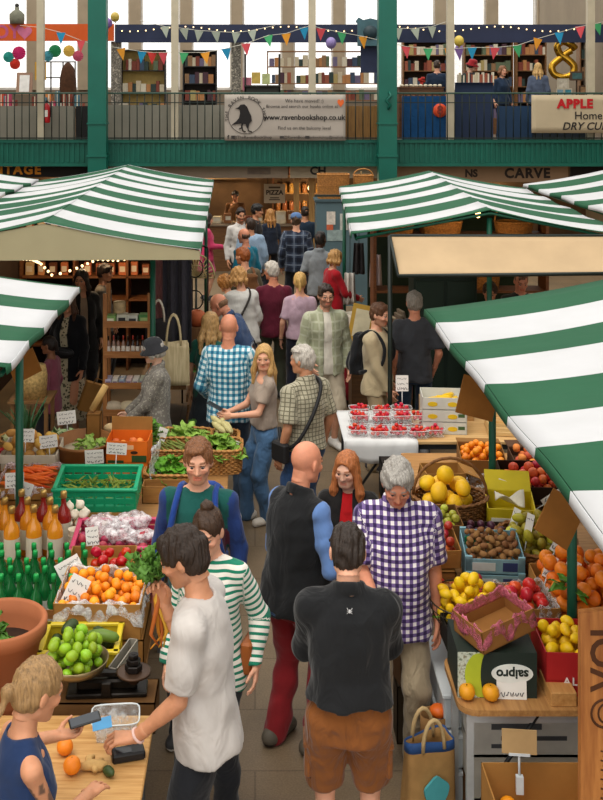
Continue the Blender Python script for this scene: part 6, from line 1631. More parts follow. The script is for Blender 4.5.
# price cards over the vegetables (px, py of the card's middle, depth)
for i, (px_, py_, Y, w, h, lab, roll) in enumerate((
    (25, 436, 8.50, .14, .105, 'white price card standing on the potatoes, towards the chillies', .02), (50, 442, 8.50, .145, .10, 'white price card tilted in front of the potatoes', -.12),
    (68, 418, 8.95, .16, .11, 'big white price card behind the round bowl', -.12), (96, 457, 8.42, .15, .11, 'white price card between the bowl and the emerald crate', -.06),
    (114, 449, 8.32, .16, .09, 'white price card in front of the lower orange carton', .06), (15, 481, 7.72, .14, .11, 'white price card in front of the carrots', -.05),
    (18, 494, 7.45, .08, .16, 'narrow card leaning behind the juice bottles', .3), (154, 437, 9.0, .08, .17, 'price card poking up among the asparagus', .35),
    (82, 568, 6.12, .15, .13, 'slanted price card above the clear pepper tub', -.5), (62, 590, 5.80, .11, .17, 'slanted price card at the corner of the lined orange carton', .45),
    (94, 537, 6.50, .08, .11, 'small white card beside the bagged radishes', -.1), (229, 448, 8.95, .06, .13, 'white card sticking out of the corner lettuce', .3), (222, 462, 8.8, .14, .08, 'card lying on the red packets at the aisle corner', -.4))):
    p = PY(px_, py_, Y); st = p.z-h/2-LZ-.001 if i in (3, 4) else .08; price_card((p.x, p.y, p.z-h/2-st), lab, w, h, 0, -.12 if st == .08 else -.02, 3, stake=st, roll=roll, seed=i+30)
# ---------------------------------------------------------------- the balcony
railm = M('#16231d', .5, .1, 4)
def xr(px, Y=22.22): return xat(px, Y)
for i, (p0, p1) in enumerate(((-60, 89), (107, 378), (396, 660))):
    x0, x1 = xr(p0), xr(p1); n = int((x1-x0)/.155)
    r = empty('balcony_railing', ((x0+x1)/2, 22.22, 2.95), 0, ['dark balcony railing below the orange sign', 'long dark balcony railing between the two green columns', 'dark balcony railing in front of the blue panels'][i], 'railing', 'balcony railings')
    w = x1-x0
    B().box((0, 0, .98), (w, .05, .035), bev=.008).build('top_rail', M('#2f4a3e', .5), r); B().box((0, 0, .03), (w, .03, .03)).build('bottom_rail', railm, r)
    B().box((0, 0, .78), (w, .02, .02)).build('middle_rail', railm, r)
    bm_ = B().tube([(0, 0, 0), (0, 0, .98)], .011, 5).mesh('baluster')
    for k in range(n+1): objm('baluster', bm_, railm, r, (-w/2+w*k/n, 0, 0))
def panel(px0, px1, py0, py1, Y, name, label, mat, cat='counter', th=.04, floor_z=2.93):
    a, b_ = PY(px0, py0, Y), PY(px1, py1, Y); z0 = max(b_.z, floor_z) if py1 < 150 else b_.z
    o = B().box(((a.x+b_.x)/2, Y, (a.z+z0)/2), (b_.x-a.x, th, a.z-z0)).build(name, mat); return tag(o, label, cat)
greyp = M('#7d7a6e', .8, .08, 2)
panel(-10, 39, 106, 141, 22.75, 'stall_counter', 'grey counter panel behind the railing below the orange sign', greyp)
panel(43, 75, 106, 141, 22.75, 'stall_counter', 'grey counter panel behind the fire extinguisher', greyp)
panel(76, 92, 106, 141, 22.80, 'stall_counter', 'black panel beside the first green column', M('#141414', .7))
panel(107, 172, 105, 141, 22.75, 'stall_counter', 'pale grey counter panel below the yellow book cabinet', greyp)
panel(178, 224, 105, 141, 22.75, 'stall_counter', 'pale grey counter panel beside the raven banner', greyp)
panel(345, 378, 106, 141, 22.75, 'stall_counter', 'brown wooden panel between the raven banner and the second green column', wood('#6a4a22', '#8a6430', 2))
panel(402, 446, 96, 141, 22.70, 'stall_drape', 'bright blue cloth panel with the orange figure disc', cloth('plain', '#12426f'))
panel(455, 493, 83, 141, 22.75, 'stall_drape', 'dark blue panelled stall front with books standing on it', M('#1c2c48', .7, .1, 2))
panel(497, 532, 106, 141, 22.75, 'stall_drape', 'blue stall front below the red scarf', M('#1a3654', .7, .1, 2))
panel(532, 586, 104, 141, 22.80, 'stall_drape', 'dark stall front behind the cream banner', M('#26303a', .7, .1, 2))
panel(224, 345, 106, 141, 22.75, 'stall_counter', 'grey counter panel hidden behind the raven banner', greyp)
c = PY(440, 110.5, 22.66); o = empty('hanging_disc', c, 0, 'orange-red round disc with a figure eight on the blue cloth', 'sign')
B().lathe([(.001, -.012), (.15, -.012), (.15, .012), (.001, .012)], 28, mat=Matrix.Rotation(PI/2, 4, 'X')).build('disc', M('#d9502c', .6), o); lettering('8', .26, M('#8a2a1c', .6), o, (0, -.014, 0), bold=.008)
# raven banner
a, b_ = PY(224.5, 94.5, 22.16), PY(345.5, 140.5, 22.16); W_, H_ = b_.x-a.x, a.z-b_.z
r = empty('hanging_banner', ((a.x+b_.x)/2, 22.16, b_.z), 0, 'pale grey banner with a black raven in a ring and a shop web address', 'banner')
bnm = M('#a59c92', .75, .06, 2); ink = M('#3a3634', .8)
B().sheet(lambda u, v: (W_*(u-.5), .010*math.sin(u*9)*math.sin(v*3), H_*v), 30, 8, .004).build('sheet', bnm, r)
cx, cz = -W_*.325, H_*.53
B().tube([(cx+.37*math.cos(t), -.012, cz+.37*math.sin(t)) for t in np.linspace(0, 2*PI, 49)[:-1]], .006, 4, closed=True).build('ring', ink, r)
for i, ch in enumerate('THE RAVEN BOOK SHOP'):
    t = PI*1.06-i*PI*1.12/18; lettering(ch, .10, ink, r, (cx+.43*math.cos(t)*.92, -.014, cz+.43*math.sin(t)*.92), (PI/2, -(t-PI/2), 0), bold=.001)
B().prism([(cx+x, cz+z) for x, z in ((-.22, .16), (-.15, .19), (-.11, .24), (-.03, .25), (.03, .20), (.06, .12), (.12, .0), (.13, -.10), (.08, -.16), (.06, -.24), (.02, -.25), (.0, -.17), (-.05, -.16), (-.08, -.26), (-.14, -.28), (-.14, -.26), (-.10, -.24), (-.09, -.15), (-.20, -.17), (-.30, -.19), (-.20, -.11), (-.14, -.04), (-.12, .06), (-.12, .13), (-.16, .15))], -.02, -.012).build('raven_emblem', M('#1d1a1a', .8), r)
B().tube([(cx+.03, -.016, cz-.2), (cx+.06, -.016, cz-.31), (cx+.13, -.016, cz-.33)], .012, 4).tube([(cx-.08, -.016, cz-.2), (cx-.06, -.016, cz-.31), (cx+.0, -.016, cz-.33)], .012, 4).build('raven_leg', M('#1d1a1a', .8), r)
lettering('We have moved! :)', .105, ink, r, (W_*.16, -.014, H_*.86)); lettering('Browse and search our books online at', .095, ink, r, (W_*.14, -.014, H_*.74))
lettering('www.ravenbookshop.co.uk', .155, M('#1d1a1a', .8), r, (W_*.16, -.014, H_*.50), bold=.003); lettering('Find us on the balcony level', .10, ink, r, (W_*.16, -.014, H_*.27))
lettering('f', .11, ink, r, (-W_*.47, -.014, H_*.07), bold=.006); lettering('@TheRavenBookShop', .09, ink, r, (-W_*.27, -.014, H_*.07)); lettering('@RavenBooks', .09, ink, r, (W_*.09, -.014, H_*.07)); lettering('ravenbookshop@mail.co.uk', .08, ink, r, (W_*.34, -.014, H_*.07))
B().box((-W_*.43, -.013, H_*.07), (.07, .006, .07)).box((W_*.0-.07, -.013, H_*.07), (.08, .006, .05)).box((W_*.185, -.013, H_*.07), (.09, .006, .06)).build('icon', ink, r)
B().prism([(W_*.46+.07*math.sin(t)**3*1.0, H_*.82+.006*(13*math.cos(t)-5*math.cos(2*t)-2*math.cos(3*t)-math.cos(4*t))) for t in np.linspace(0, 2*PI, 25)[:-1]], -.016, -.012).build('orange_heart', M('#d9642c', .7), r)
# apple banner
a, b_ = PY(531.5, 95, 22.14), PY(640, 133, 22.14); W_, H_ = b_.x-a.x, a.z-b_.z
r = empty('hanging_banner', (a.x, 22.14, b_.z), 0, 'cream banner with red capitals hung on the railing below the long-haired woman', 'banner')
B().sheet(lambda u, v: (W_*u, .008*math.sin(u*7), H_*v), 20, 6, .004).build('sheet', M('#b5a68a', .75, .06, 2), r)
lettering('APPLE', .255, M('#b5161e', .7), r, (.545, -.014, H_*.76), align='LEFT', bold=.014, space=1.12); lettering('Home', .235, M('#2a2624', .7), r, (.90, -.014, H_*.45), align='LEFT', bold=.002); lettering('DRY CUR', .225, M('#2a2624', .7), r, (.64, -.014, H_*.17), align='LEFT', shear=.25, bold=.004)
# fire extinguisher
p = PY(47.5, 104, 22.5); r = empty('fire_extinguisher', (p.x, 22.40, p.z-.40), 0, 'red fire extinguisher hung beside the cream post', 'extinguisher')
B().lathe([(.001, 0), (.075, .0), (.078, .02), (.078, .34), (.05, .39), (.025, .41), (.025, .43), (.001, .43)], 18).build('cylinder', M('#a8161c', .35), r)
B().box((0, 0, .45), (.05, .04, .05)).tube([(.02, -.02, .46), (.10, -.03, .40), (.09, -.04, .12)], .012, 6).build('valve', M('#17181a', .4), r)
B().box((0, -.079, .2), (.08, .004, .14)).build('white_label', M('#d8d4cc', .6), r)
# fascia boards
YF = 23.9
def fascia(px0, px1, py0, py1, name, label, mat):
    a, b_ = PY(px0, py0, YF), PY(px1, py1, YF); r = empty(name, (a.x, YF, b_.z), 0, label, 'sign'); B().box(((b_.x-a.x)/2, 0, (a.z-b_.z)/2), (b_.x-a.x, .06, a.z-b_.z)).build('board', mat, r); return r, a.z-b_.z
def at_px(r, px): return xat(px, r.location.y)-r.location.x
r, h = fascia(-40, 114, 24, 41, 'shop_sign', 'orange shop sign with violet letters over the party stall', M('#c9551c', .7, .08, 2))
lettering('JOY', .42, M('#b0527a', .7), r, (at_px(r, 5), -.034, h*.5), bold=.01)
B().prism([(at_px(r, 25)+.0105*16*math.sin(t)**3, h*.5+.0105*(13*math.cos(t)-5*math.cos(2*t)-2*math.cos(3*t)-math.cos(4*t))) for t in np.linspace(0, 2*PI, 25)[:-1]], -.04, -.03).build('heart', M('#c06a8a', .7), r)
r, h = fascia(115, 660, 24.5, 42.5, 'shop_sign', 'long navy shop sign over the bookstalls', M('#252d47', .7, .1, 2))
# posts that carry the fascia boards
def fairy(name, pts, n, label, Y0=0):
    r = empty(name, pts[0], 0, label, 'lights'); o = Vector(pts[0])
    pp = [Vector(p)-o for p in pts]; B().tube(pp, .004, 4).build('wire', M('#22221f', .7), r)
    bm_ = B().ell((0, 0, 0), (.016, .016, .016), 8, 6).mesh('bulb'); lm = M('#ffd9a0', .4, emit=3.0)
    L = [0]
    for a, b_ in zip(pp, pp[1:]): L.append(L[-1]+(b_-a).length)
    for k in range(n):
        s = L[-1]*(k+.5)/n; i = max(j for j in range(len(L)-1) if L[j] <= s); t = (s-L[i])/(L[i+1]-L[i]); objm('bulb', bm_, lm, r, pp[i].lerp(pp[i+1], t))
    return r
fairy('fairy_lights', [PY(px, 29+2.5*math.sin(px*.06), YF-.06) for px in range(118, 601, 14)], 60, 'string of tiny warm lights along the navy sign')
# bunting
FC = {'o': '#d9922c', 't': '#1f86b0', 'r': '#c94a52', 'g': '#3f9a62', 'p': '#7d5f9a', 'c': '#9aa294', 'd': '#b52f2a'}
flagm = {}
def bunting(Y, pts, label, size=(.21, .27)):
    o = PY(pts[0][0], pts[0][1]-4, Y); r = empty('bunting', o, 0, label, 'bunting')
    B().tube([PY(px, py-4.5, Y)-o for px, py, c_ in pts], .006, 4).build('cord', M('#c9c6b8', .8), r)
    for px, py, c_ in pts:
        if c_ == '-': continue
        if c_ not in flagm: flagm[c_] = B().prism([(-size[0]/2, 0), (size[0]/2, 0), (.01, -size[1])], -.003, .003).mesh('flag')
        f = objm('flag', flagm[c_], M(FC[c_], .8, .1, 3), r, PY(px, py-4.5, Y)-o); f.rotation_euler = (rnd.uniform(-.15, .15), rnd.uniform(-.2, .2), rnd.uniform(-.3, .3))
bunting(23.0, [(20, 30, '-'), (41, 32, 'o'), (61, 37, 't'), (81, 45, 'r'), (95, 49, '-')], 'short bunting of orange, blue and pink flags across the orange sign')
bunting(22.9, [(110, 51, '-'), (121, 53, 'o'), (142, 56, 't'), (152, 57, 'd'), (163, 57, 'r'), (184, 57, 'g'), (205, 57, 'o'), (226, 53, 't'), (246, 48, 'r'), (268, 40, 'g'), (286, 38, 'o'), (304, 32, 't'), (312, 30, '-')], 'bunting of mixed bright flags running down to the yellow book cabinet')
bunting(22.9, [(312, 30, '-'), (321, 33, 'r'), (342, 37, 'g'), (363, 41, 'o'), (385, 46, '-'), (406, 51, 'r'), (428, 53, 'g'), (449, 53, 'o'), (459, 53, 'p'), (472, 52, 't'), (495, 52, 'r'), (517, 50, 'g'), (538, 43, 'o'), (559, 37, 't'), (580, 31, 'r'), (597, 28, 'g'), (612, 24, '-')], 'bunting of mixed bright flags over the upstairs browsers')
bunting(23.7, [(140, 25, '-'), (165, 31, 'c'), (184, 33, 'c'), (199, 35, 'c'), (216, 36, 'c'), (236, 37, 'c'), (252, 35, 'c'), (275, 30, '-')], 'faded sage flags hung on the navy sign near the first cream posts')
bunting(23.7, [(385, 33, '-'), (398, 33, 'c'), (415, 33, 'c'), (432, 31, 'c'), (447, 26, '-')], 'faded sage flags hung on the navy sign above the bookcase')
# paper fans, balloons
def fan(px, py, Y, rad, col, label):
    p = PY(px, py, Y); b = B(); n = 32
    vs = [(0, -.02, 0)]+[(rad*math.cos(2*PI*i/n), .018*(1 if i % 2 else -1), rad*math.sin(2*PI*i/n)) for i in range(n)]+[(0, .03, 0)]
    b.add(vs, [(0, 1+i, 1+(i+1) % n) for i in range(n)]+[(n+1, 1+(i+1) % n, 1+i) for i in range(n)]); b.tube([(0, 0, 0), (0, 0, 5.12-p.z)], .003, 4)
    o = b.build('paper_fan', M(col, .8, .1, 10)); o.location = p; tag(o, label, 'decoration')
for px, py, rad, col, lab in ((19, 53, .15, '#c02a6a', 'magenta paper fan in the party stall'), (8.5, 57, .12, '#2f9a90', 'teal paper fan beside the magenta one'), (15, 64, .12, '#c93a2c', 'red paper fan under the magenta one'), (55, 51, .14, '#2a8a5a', 'green paper fan by the cream post'), (48, 56, .12, '#4f9aa8', 'pale teal paper fan overlapping the green one'), (69, 51, .13, '#d9b85a', 'yellow paper fan in the party stall'), (78, 56, .12, '#c9607a', 'pink paper fan beside the yellow one')): fan(px, py, 23.5, rad, col, lab)
def balloon(px, py, Y, r_, col, label, metal=0.0):
    p = PY(px, py, Y); b = B().ell((0, 0, 0), (r_, r_, r_*1.12), 18, 12).tube([(0, 0, -r_*1.1), (.01, 0, -r_*1.3)], [.008, .02], 6).tube([(0, 0, -r_*1.2), (.02, .05, -r_*2.4)], .003, 4)
    o = b.build('balloon', M(col, .25, .05, 3, metal=metal)); o.location = p; tag(o, label, 'balloon')
balloon(115, 17, 23.4, .10, '#b8a04a', 'gold balloon above the join of the orange and navy signs'); balloon(108, 23, 23.5, .10, '#8a6ab0', 'violet balloon below the gold one'); balloon(459, 41, 23.4, .11, '#c9b04a', 'yellow balloon in front of the tall bookcase'); balloon(459, 49, 23.6, .09, '#8a70b0', 'violet balloon under the yellow one'); balloon(331, 43, 23.6, .12, '#8a7ab0', 'lilac balloon hanging by the long bookcase'); balloon(375, 58, 23.8, .09, '#c97a8a', 'pink balloon by the second green column')
p = PY(562, 60, 24.0); pts = [(.30, 0, .26), (.18, -.03, .36), (.02, .0, .42), (-.10, .02, .32), (-.04, .03, .14), (.12, .0, .02), (.26, -.04, -.14), (.22, -.05, -.32), (.02, -.04, -.40), (-.18, .0, -.32), (-.22, .03, -.14), (-.06, .04, .02), (.12, .02, .16), (.22, .0, .22)]
def cat_(pts, n=4):
    P_ = [Vector(q) for q in pts]; out = []
    for i in range(len(P_)-1):
        a, b_, c_, d_ = P_[max(i-1, 0)], P_[i], P_[i+1], P_[min(i+2, len(P_)-1)]
        for k in range(n):
            t = k/n; out.append(.5*((2*b_)+(c_-a)*t+(2*a-5*b_+4*c_-d_)*t*t+(3*b_-a-3*c_+d_)*t**3))
    return out+[P_[-1]]
o = B().tube(cat_(pts), .085, 10).tube([(0, 0, -.47), (0, 0, 2.93-p.z)], .006, 5).build('foil_balloon', M('#b58a2c', .2, .15, 8, metal=.9)); o.location = p; tag(o, 'big gold foil figure-eight balloon beside the long-haired woman', 'balloon')
# bookcases and books
bcols = ['#7a3b2c', '#3b4a5f', '#a8955f', '#5f6b52', '#8a6a4a', '#c2b59a', '#4a2f38', '#94513a', '#2f3f3a', '#b07a4a', '#6a5f7a', '#cfc6b0']
bmeshes = [B().box((0, 0, .5), (1, 1, 1)).box((0, -.505, .75), (1.02, .02, .05)).mesh('book') for _ in bcols]
nbook = 0
def bookcase(px0, px1, Y, zb, ztop, nsh, label, col='#6a4526', fill=.9, back=True, seed=1, glab='the long bookcase', lean=0, bk='#3a2a1c'):
    global nbook
    R = random.Random(seed); x0, x1 = xat(px0, Y), xat(px1, Y); w = x1-x0; d = .28; H = ztop-zb
    r = empty('bookcase', ((x0+x1)/2, Y, zb), 0, label, 'bookcase'); m = wood(col, '#8a6238' if col != '#1c1a1a' else '#2a2624', 0)
    b = B(); 
    for sx in (-1, 1): b.box((sx*(w/2-.015), 0, H/2), (.03, d, H))
    b.box((0, 0, H-.012), (w, d, .025))
    b.build('frame', m, r)
    if back: B().box((0, d/2-.006, H/2), (w-.03, .012, H)).build('back_panel', M(bk, .8), r)
    for k in range(nsh):
        z = H*k/nsh+.02; B().box((0, 0, z), (w-.06, d-.01, .022)).build('shelf', m, r)
        x = -w/2+.05
        while x < w/2-.08:
            bw = R.uniform(.06, .135); bh = min(H/nsh-.06, R.uniform(.17, .27)); i = R.randrange(len(bcols))
            if R.random() < fill and bh > .08:
                o = objm('book', bmeshes[i]); 
                if not bmeshes[i].materials: bmeshes[i].materials.append(M(bcols[i], .6, .1, 6))
                o.location = (r.location.x+x+bw/2, Y-.04, zb+z+.0115); o.scale = (bw*.94, .17, bh); o.rotation_euler = (0, 0, 0)
                tag(o, 'book standing on '+glab, 'book', 'books on '+glab); nbook += 1
            x += bw
    return r
bookcase(121, 166, 24.6, 2.93, 4.95, 4, 'dark bookcase of yellowed volumes beside the patterned pillar', '#1c1a1a', .85, seed=2, glab='the dark bookcase of yellowed volumes', bk='#b59a5a')
bookcase(183, 217, 24.8, 2.93, 4.95, 5, 'dark bookcase of mixed volumes past the cream post', '#1c1a1a', .9, seed=3, glab='the mixed bookcase past the cream post', bk='#2a2420')
bookcase(267, 384, 25.2, 3.35, 4.95, 4, 'long open bookcase of mixed books behind the raven banner', '#7a4a2a', .85, back=False, seed=4, glab='the long open bookcase')
bookcase(402, 449, 26.0, 3.3, 5.25, 5, 'wooden bookcase behind the navy jumper', '#6a4526', .9, seed=6, glab='the bookcase behind the navy jumper')
bookcase(463, 512, 26.0, 3.3, 5.25, 5, 'wooden bookcase behind the red hat', '#5a3a20', .9, seed=7, glab='the bookcase behind the red hat')
bookcase(515, 545, 25.8, 3.3, 5.25, 5, 'wooden bookcase behind the long-haired woman', '#5a3a20', .9, seed=8, glab='the bookcase behind the long-haired woman')
bookcase(578, 630, 25.6, 2.93, 5.2, 5, 'pale bookcase beyond the gold foil balloon', '#6a4a30', .8, seed=9, glab='the bookcase beyond the gold balloon')
for i, (px0, px1, Y, zb) in enumerate(((267, 384, 25.2, 2.93), (402, 449, 26.0, 2.93), (463, 512, 26.0, 2.93), (515, 545, 25.8, 2.93))):
    h_ = .42 if i == 0 else .37; x0, x1 = xat(px0, Y), xat(px1, Y)
    o = B().box(((x0+x1)/2, Y, zb+h_/2), (x1-x0, .32, h_-.002)).build('plinth_cupboard', wood('#5a3a20', '#7a5430', 0)); tag(o, ['low cupboard under the long open bookcase', 'plinth under the bookcase behind the navy jumper', 'plinth under the bookcase behind the red hat', 'plinth under the bookcase behind the long-haired woman'][i], 'cupboard')
# patterned pillars on the balcony
pat_m = newmat('patterned_paper', lambda t, b: t.link(t.ramp(t.noise(t.obj(), 14, 3, .6), [(.4, srgb('#8a8478')), (.5, srgb('#4a4640')), (.62, srgb('#b0a898'))]), b.inputs['Base Color']), .8)
for px, Y in ((115.5, 23.95), (236, 24.1)):
    x = xat(px, Y); struct('column', B().span((x-.11, Y+.05, 2.93), (x+.11, Y+.25, 5.12)), pat_m)
# left party stall: table of goods, mannequin, cabinets
t_ = table('display_table', xat(-20, 23.6), xat(92, 23.6), 23.2, 24.0, 3.62, 'long display table of party goods behind the grey counter', legs=False, top=('#7a5a3a', '#9a7a52'))
B().box((0, 0, 1.79+2.93/2-.005-.0), (1.8, .5, 3.58-2.93)).build('base', wood('#7a5a3a', '#9a7a52', 0), t_)
pc = ['#b8482c', '#c9a03a', '#a83a5a', '#3f6a7a', '#d8c8b0', '#7a3a2a', '#c97a3a', '#5a7a4a']
R = random.Random(12); n_ = 0
for px in range(2, 92, 4):
    if 85 < px: continue
    w, d, h = R.uniform(.08, .15), .14, R.uniform(.10, .42)
    if 15 < px < 34: continue
    r = empty('gift_box', (xat(px, 23.5), 23.4+R.uniform(-.05, .25), 3.62), R.uniform(-.3, .3), 'small colourful packet on the party stall table', 'box', 'packets on the party table')
    B().box((0, 0, h/2), (w, d, h), bev=.006).build('packet', M(R.choice(pc), .6, .2, 12), r); B().box((0, -d/2-.001, h/2), (w*.2, .003, h)).build('ribbon', M('#d8cfb8', .5), r)
r = put(empty('framed_notice', label='white notice in a frame leaning on the party table', cat='sign'), MX(PY(24, 95, 23.35), 0, -.2)); B().box((0, 0, .26), (.36, .02, .5)).build('frame', wood('#7a5a4a', '#9a7a62', 2), r); B().box((0, -.012, .26), (.22, .006, .38)).build('paper', M('#d8d6d2', .6), r)
r = empty('mannequin_bust', PY(17, 24, 23.9), 0, 'dark mannequin bust standing on top of the orange sign', 'mannequin'); B().lathe([(.001, 0), (.16, .0), (.17, .1), (.17, .22), (.09, .30), (.05, .32), (.05, .38), (.001, .4)], 18, sm=True).build('torso', M('#6a6a5a', .7, .15, 14), r); B().ell((0, 0, .42), (.05, .05, .05)).build('neck_cap', M('#1c1c1a', .5), r)
r = empty('coat_stand', (xat(68, 24.5), 24.5, 2.93), 0, 'brown fur coat on a dark stand in the party stall', 'coat'); B().tube([(0, 0, 0), (0, 0, 1.75)], .02, 6).box((0, 0, .02), (.4, .4, .04)).build('stand', railm, r)
b = B().lathe([(.18, .75), (.20, 1.0), (.19, 1.35), (.14, 1.6), (.05, 1.72), (.001, 1.73)], 22); b.build('coat', M('#4a2f1c', .9, .25, 14, .5), r)
panel(35, 46, 62, 80, 24.2, 'hanging_poster', 'yellow poster behind the cream post in the party stall', M('#c9a03a', .7))
r = empty('window_display', (xat(57, 26.0), 26.0, 2.93), 0, 'white grid frame of small panes behind the party stall', 'frame'); bb = B()
for i in range(4): bb.box((-.45+.3*i, 0, 1.2), (.03, .04, 1.2))
for i in range(4): bb.box((0, 0, .62+.39*i), (.93, .04, .03))
bb.box((0, 0, .3), (.93, .1, .6)); bb.build('grid', M('#3a3632', .6), r)
# bric-a-brac upstairs
r = empty('carved_chest', (xat(420, 23.3), 23.3, 2.93), 0, 'carved dark wooden chest with shells on top below the navy jumper', 'chest'); B().box((0, 0, .56), (.98, .4, 1.12)).build('body', wood('#4a2c16', '#6a4424', 0), r); B().box((0, 0, 1.13), (1.02, .44, .03)).build('lid', wood('#4a2c16', '#6a4424', 0), r)
bb = B()
for i in range(8): bb.tube([(-.4+.115*i+.04*math.cos(t), -.21, .9+.05*math.sin(t)) for t in np.linspace(0, 6.28, 12)[:-1]], .012, 5, closed=True)
bb.build('carving', M('#7a5230', .6), r)
for i in range(9):
    o = objm('shell', lump(.05, .04, .03, wob=.1, seed=i).mesh('shell'), M('#c9bfa8', .6, .1, 20)); o.location = (xat(420, 23.3)-.42+.105*i, 23.2, 2.93+1.145+.028); tag(o, 'pale shell lying on the carved chest', 'shell', 'shells on the carved chest')
o = B()
for i in range(9): o.ell((.05*math.cos(i*2.4), .05*math.sin(i*2.4), .05+.03*(i % 3)), (.035, .035, .035), 8, 6)
o.tube([(0, 0, -.08), (0, 0, .04)], .04, 8); o = o.build('red_flowers', M('#a8281c', .7, .2, 20)); o.location = (xat(422, 23.35), 23.4, 2.93+1.225); tag(o, 'red flowers in a pot on the carved chest', 'flowers')
R = random.Random(4)
for i in range(22):
    o = objm('book', bmeshes[R.randrange(4)+5 if i % 3 else 11]); me = o.data
    if not me.materials: me.materials.append(M('#cfc6b0', .6))
    z_ = PY(474, 83, 22.75).z; o.location = (xat(457, 22.75)+.0355*i+.03, 22.76, z_+.001); o.scale = (.03, .14, R.uniform(.16, .24)); tag(o, 'cream paperback standing on the dark blue stall front', 'book', 'paperbacks on the blue stall front')
o = panel(455, 493, 82.6, 83, 22.75, 'stall_ledge', 'narrow ledge under the cream paperbacks', M('#24395c', .7), th=.2)
for i, (px, py, w, h, c1) in enumerate(((563, 84, .26, .24, '#b0a898'), (560, 92, .18, .16, '#6a8a9a'), (568, 92, .18, .16, '#3a7a8a'), (577, 76, .3, .2, '#3a5a5a'), (584, 90, .22, .2, '#8a6a4a'))):
    p = PY(px, py, 23.0-.02*i); r = empty('framed_print', p, 0, ['grey framed print', 'small blue framed print', 'small teal framed print', 'dark green framed print', 'brown framed print'][i]+' for sale behind the cream banner', 'picture'); B().box((0, 0, 0), (w, .02, h)).build('frame', M('#a89f8c' if i < 3 else '#4a3626', .6), r); B().box((0, -.012, 0), (w*.7, .004, h*.66)).build('picture', M(c1, .6, .4, 12), r)
    B().box((0, .03, (2.93-p.z)/2-h/4), (.03, .02, p.z-2.93+h/2 if False else (p.z-2.93)-.0)).build('easel', M('#3a2a1c', .7), r)
r = empty('ornate_clock_case', (xat(370, 23.6), 23.6, PY(370, 46, 23.6).z), 0, 'ornate teal case with scrolled top rising over the navy sign', 'ornament')
B().prism([(-.28, 0), (.28, 0), (.28, .52), (.34, .66), (.22, .62), (.16, .58), (.0, .62), (-.16, .58), (-.26, .64), (-.32, .56), (-.28, .5)], -.08, .08).build('case', M('#3f5f68', .6, .2, 6), r); B().lathe([(.001, -.09), (.16, -.09), (.16, -.08), (.001, -.08)], 24, mat=Matrix.Translation((0, 0, .3)) @ Matrix.Rotation(PI/2, 4, 'X') @ Matrix.Translation((0, 0, .17))).build('dial', M('#24383f', .5), r)
B().box((0, .1, -.1), (.4, .06, 1.0)).build('bracket', M('#252d47', .7), r)
# books laid on the low shelves between posts
for i, (px, py, w, h, c1) in enumerate(((256, 78, .2, .26, '#b59a4a'), (266, 79, .18, .24, '#a8b07a'), (247, 84, .2, .3, '#b06a7a'), (259, 90, .5, .22, '#1f8a8a'))):
    Y = 23.9+.05*i; p = PY(px, py, Y); r = empty('display_book', p, 0, ['yellow-covered book facing out by the bright window', 'pale green book facing out by the bright window', 'pink book facing out by the bright window', 'wide teal box of books by the bright window', 'navy box above the cluttered shelf'][i], 'book'); B().box((0, 0, 0), (w, .05, h)).build('cover', M(c1, .6, .2, 8), r); B().box((0, .035, 0), (w*.9, .02, h*.94)).build('pages', M('#d8d0bc', .7), r)
r = empty('display_rack', (xat(258, 24.05)+.10, 24.05, 2.93), 0, 'dark display rack of facing books by the bright window', 'rack'); B().box((0, 0, .58), (.80, .3, 1.16)).box((0, 0, 1.175), (.84, .5, .03)).build('rack_body', M('#3a3a36', .7), r)
for s in (-.39, .39): B().box((s, 0, .95), (.04, .3, 1.9)).build('upright', M('#2a2826', .7), r)
# ---------------------------------------------------------------- under the balcony
darkw = M('#1b1410', .9, .2, 3)
struct('wall_back_shop', B().span((-8, 25.4, 0), (8, 25.5, 2.5)), M('#6a5038', .9, .35, 1.6))
def board(px0, px1, py0, py1, Y, name, label, mat, cat='sign', th=.04):
    a, b_ = PY(px0, py0, Y), PY(px1, py1, Y); r = empty(name, ((a.x+b_.x)/2, Y, b_.z), 0, label, cat); B().box((0, 0, (a.z-b_.z)/2), (b_.x-a.x, th, a.z-b_.z)).build('board', mat, r); r['h'] = a.z-b_.z; return r
def put_text(r, s, px, size, col, **kw): 
    lettering(s, size, M(col, .6), r, (xat(px, r.location.y)-r.location.x, -.024, r['h']*.5), **kw)
r = board(-40, 92, 163, 177, 22.55, 'shop_sign', 'dark shop sign with big amber capitals under the balcony', M('#14110e', .7)); put_text(r, 'VINTAGE', 41, .27, '#d9891c', bold=.012, space=1.25, align='RIGHT')
r = board(108, 288, 164, 178, 22.6, 'shop_sign', 'pale blank shop fascia above the pizza counter', M('#9a8a78', .7, .1, 1)); 
B().box((xat(259, 22.6)-r.location.x, -.022, r['h']*.5), (.5, .006, .14)).build('faint_panel', M('#7a6c60', .7), r)
r = board(290, 378, 164, 178, 22.62, 'shop_sign', 'cream shop fascia with dark letters beside the wicker hampers', M('#b3a48c', .7, .1, 1)); put_text(r, 'CH', 318, .24, '#1c1814', bold=.01)
r = board(396, 568, 165, 182, 22.6, 'shop_sign', 'tan shop fascia with big dark letters under the balcony', M('#94765a', .7, .1, 1)); put_text(r, 'NS', 471, .22, '#2a1c14', bold=.01); put_text(r, 'CARVE', 527, .29, '#241812', bold=.012, space=1.15)
r = board(570, 650, 165, 180, 22.6, 'shop_sign', 'black shop fascia at the end of the row of signs', M('#15110e', .7))
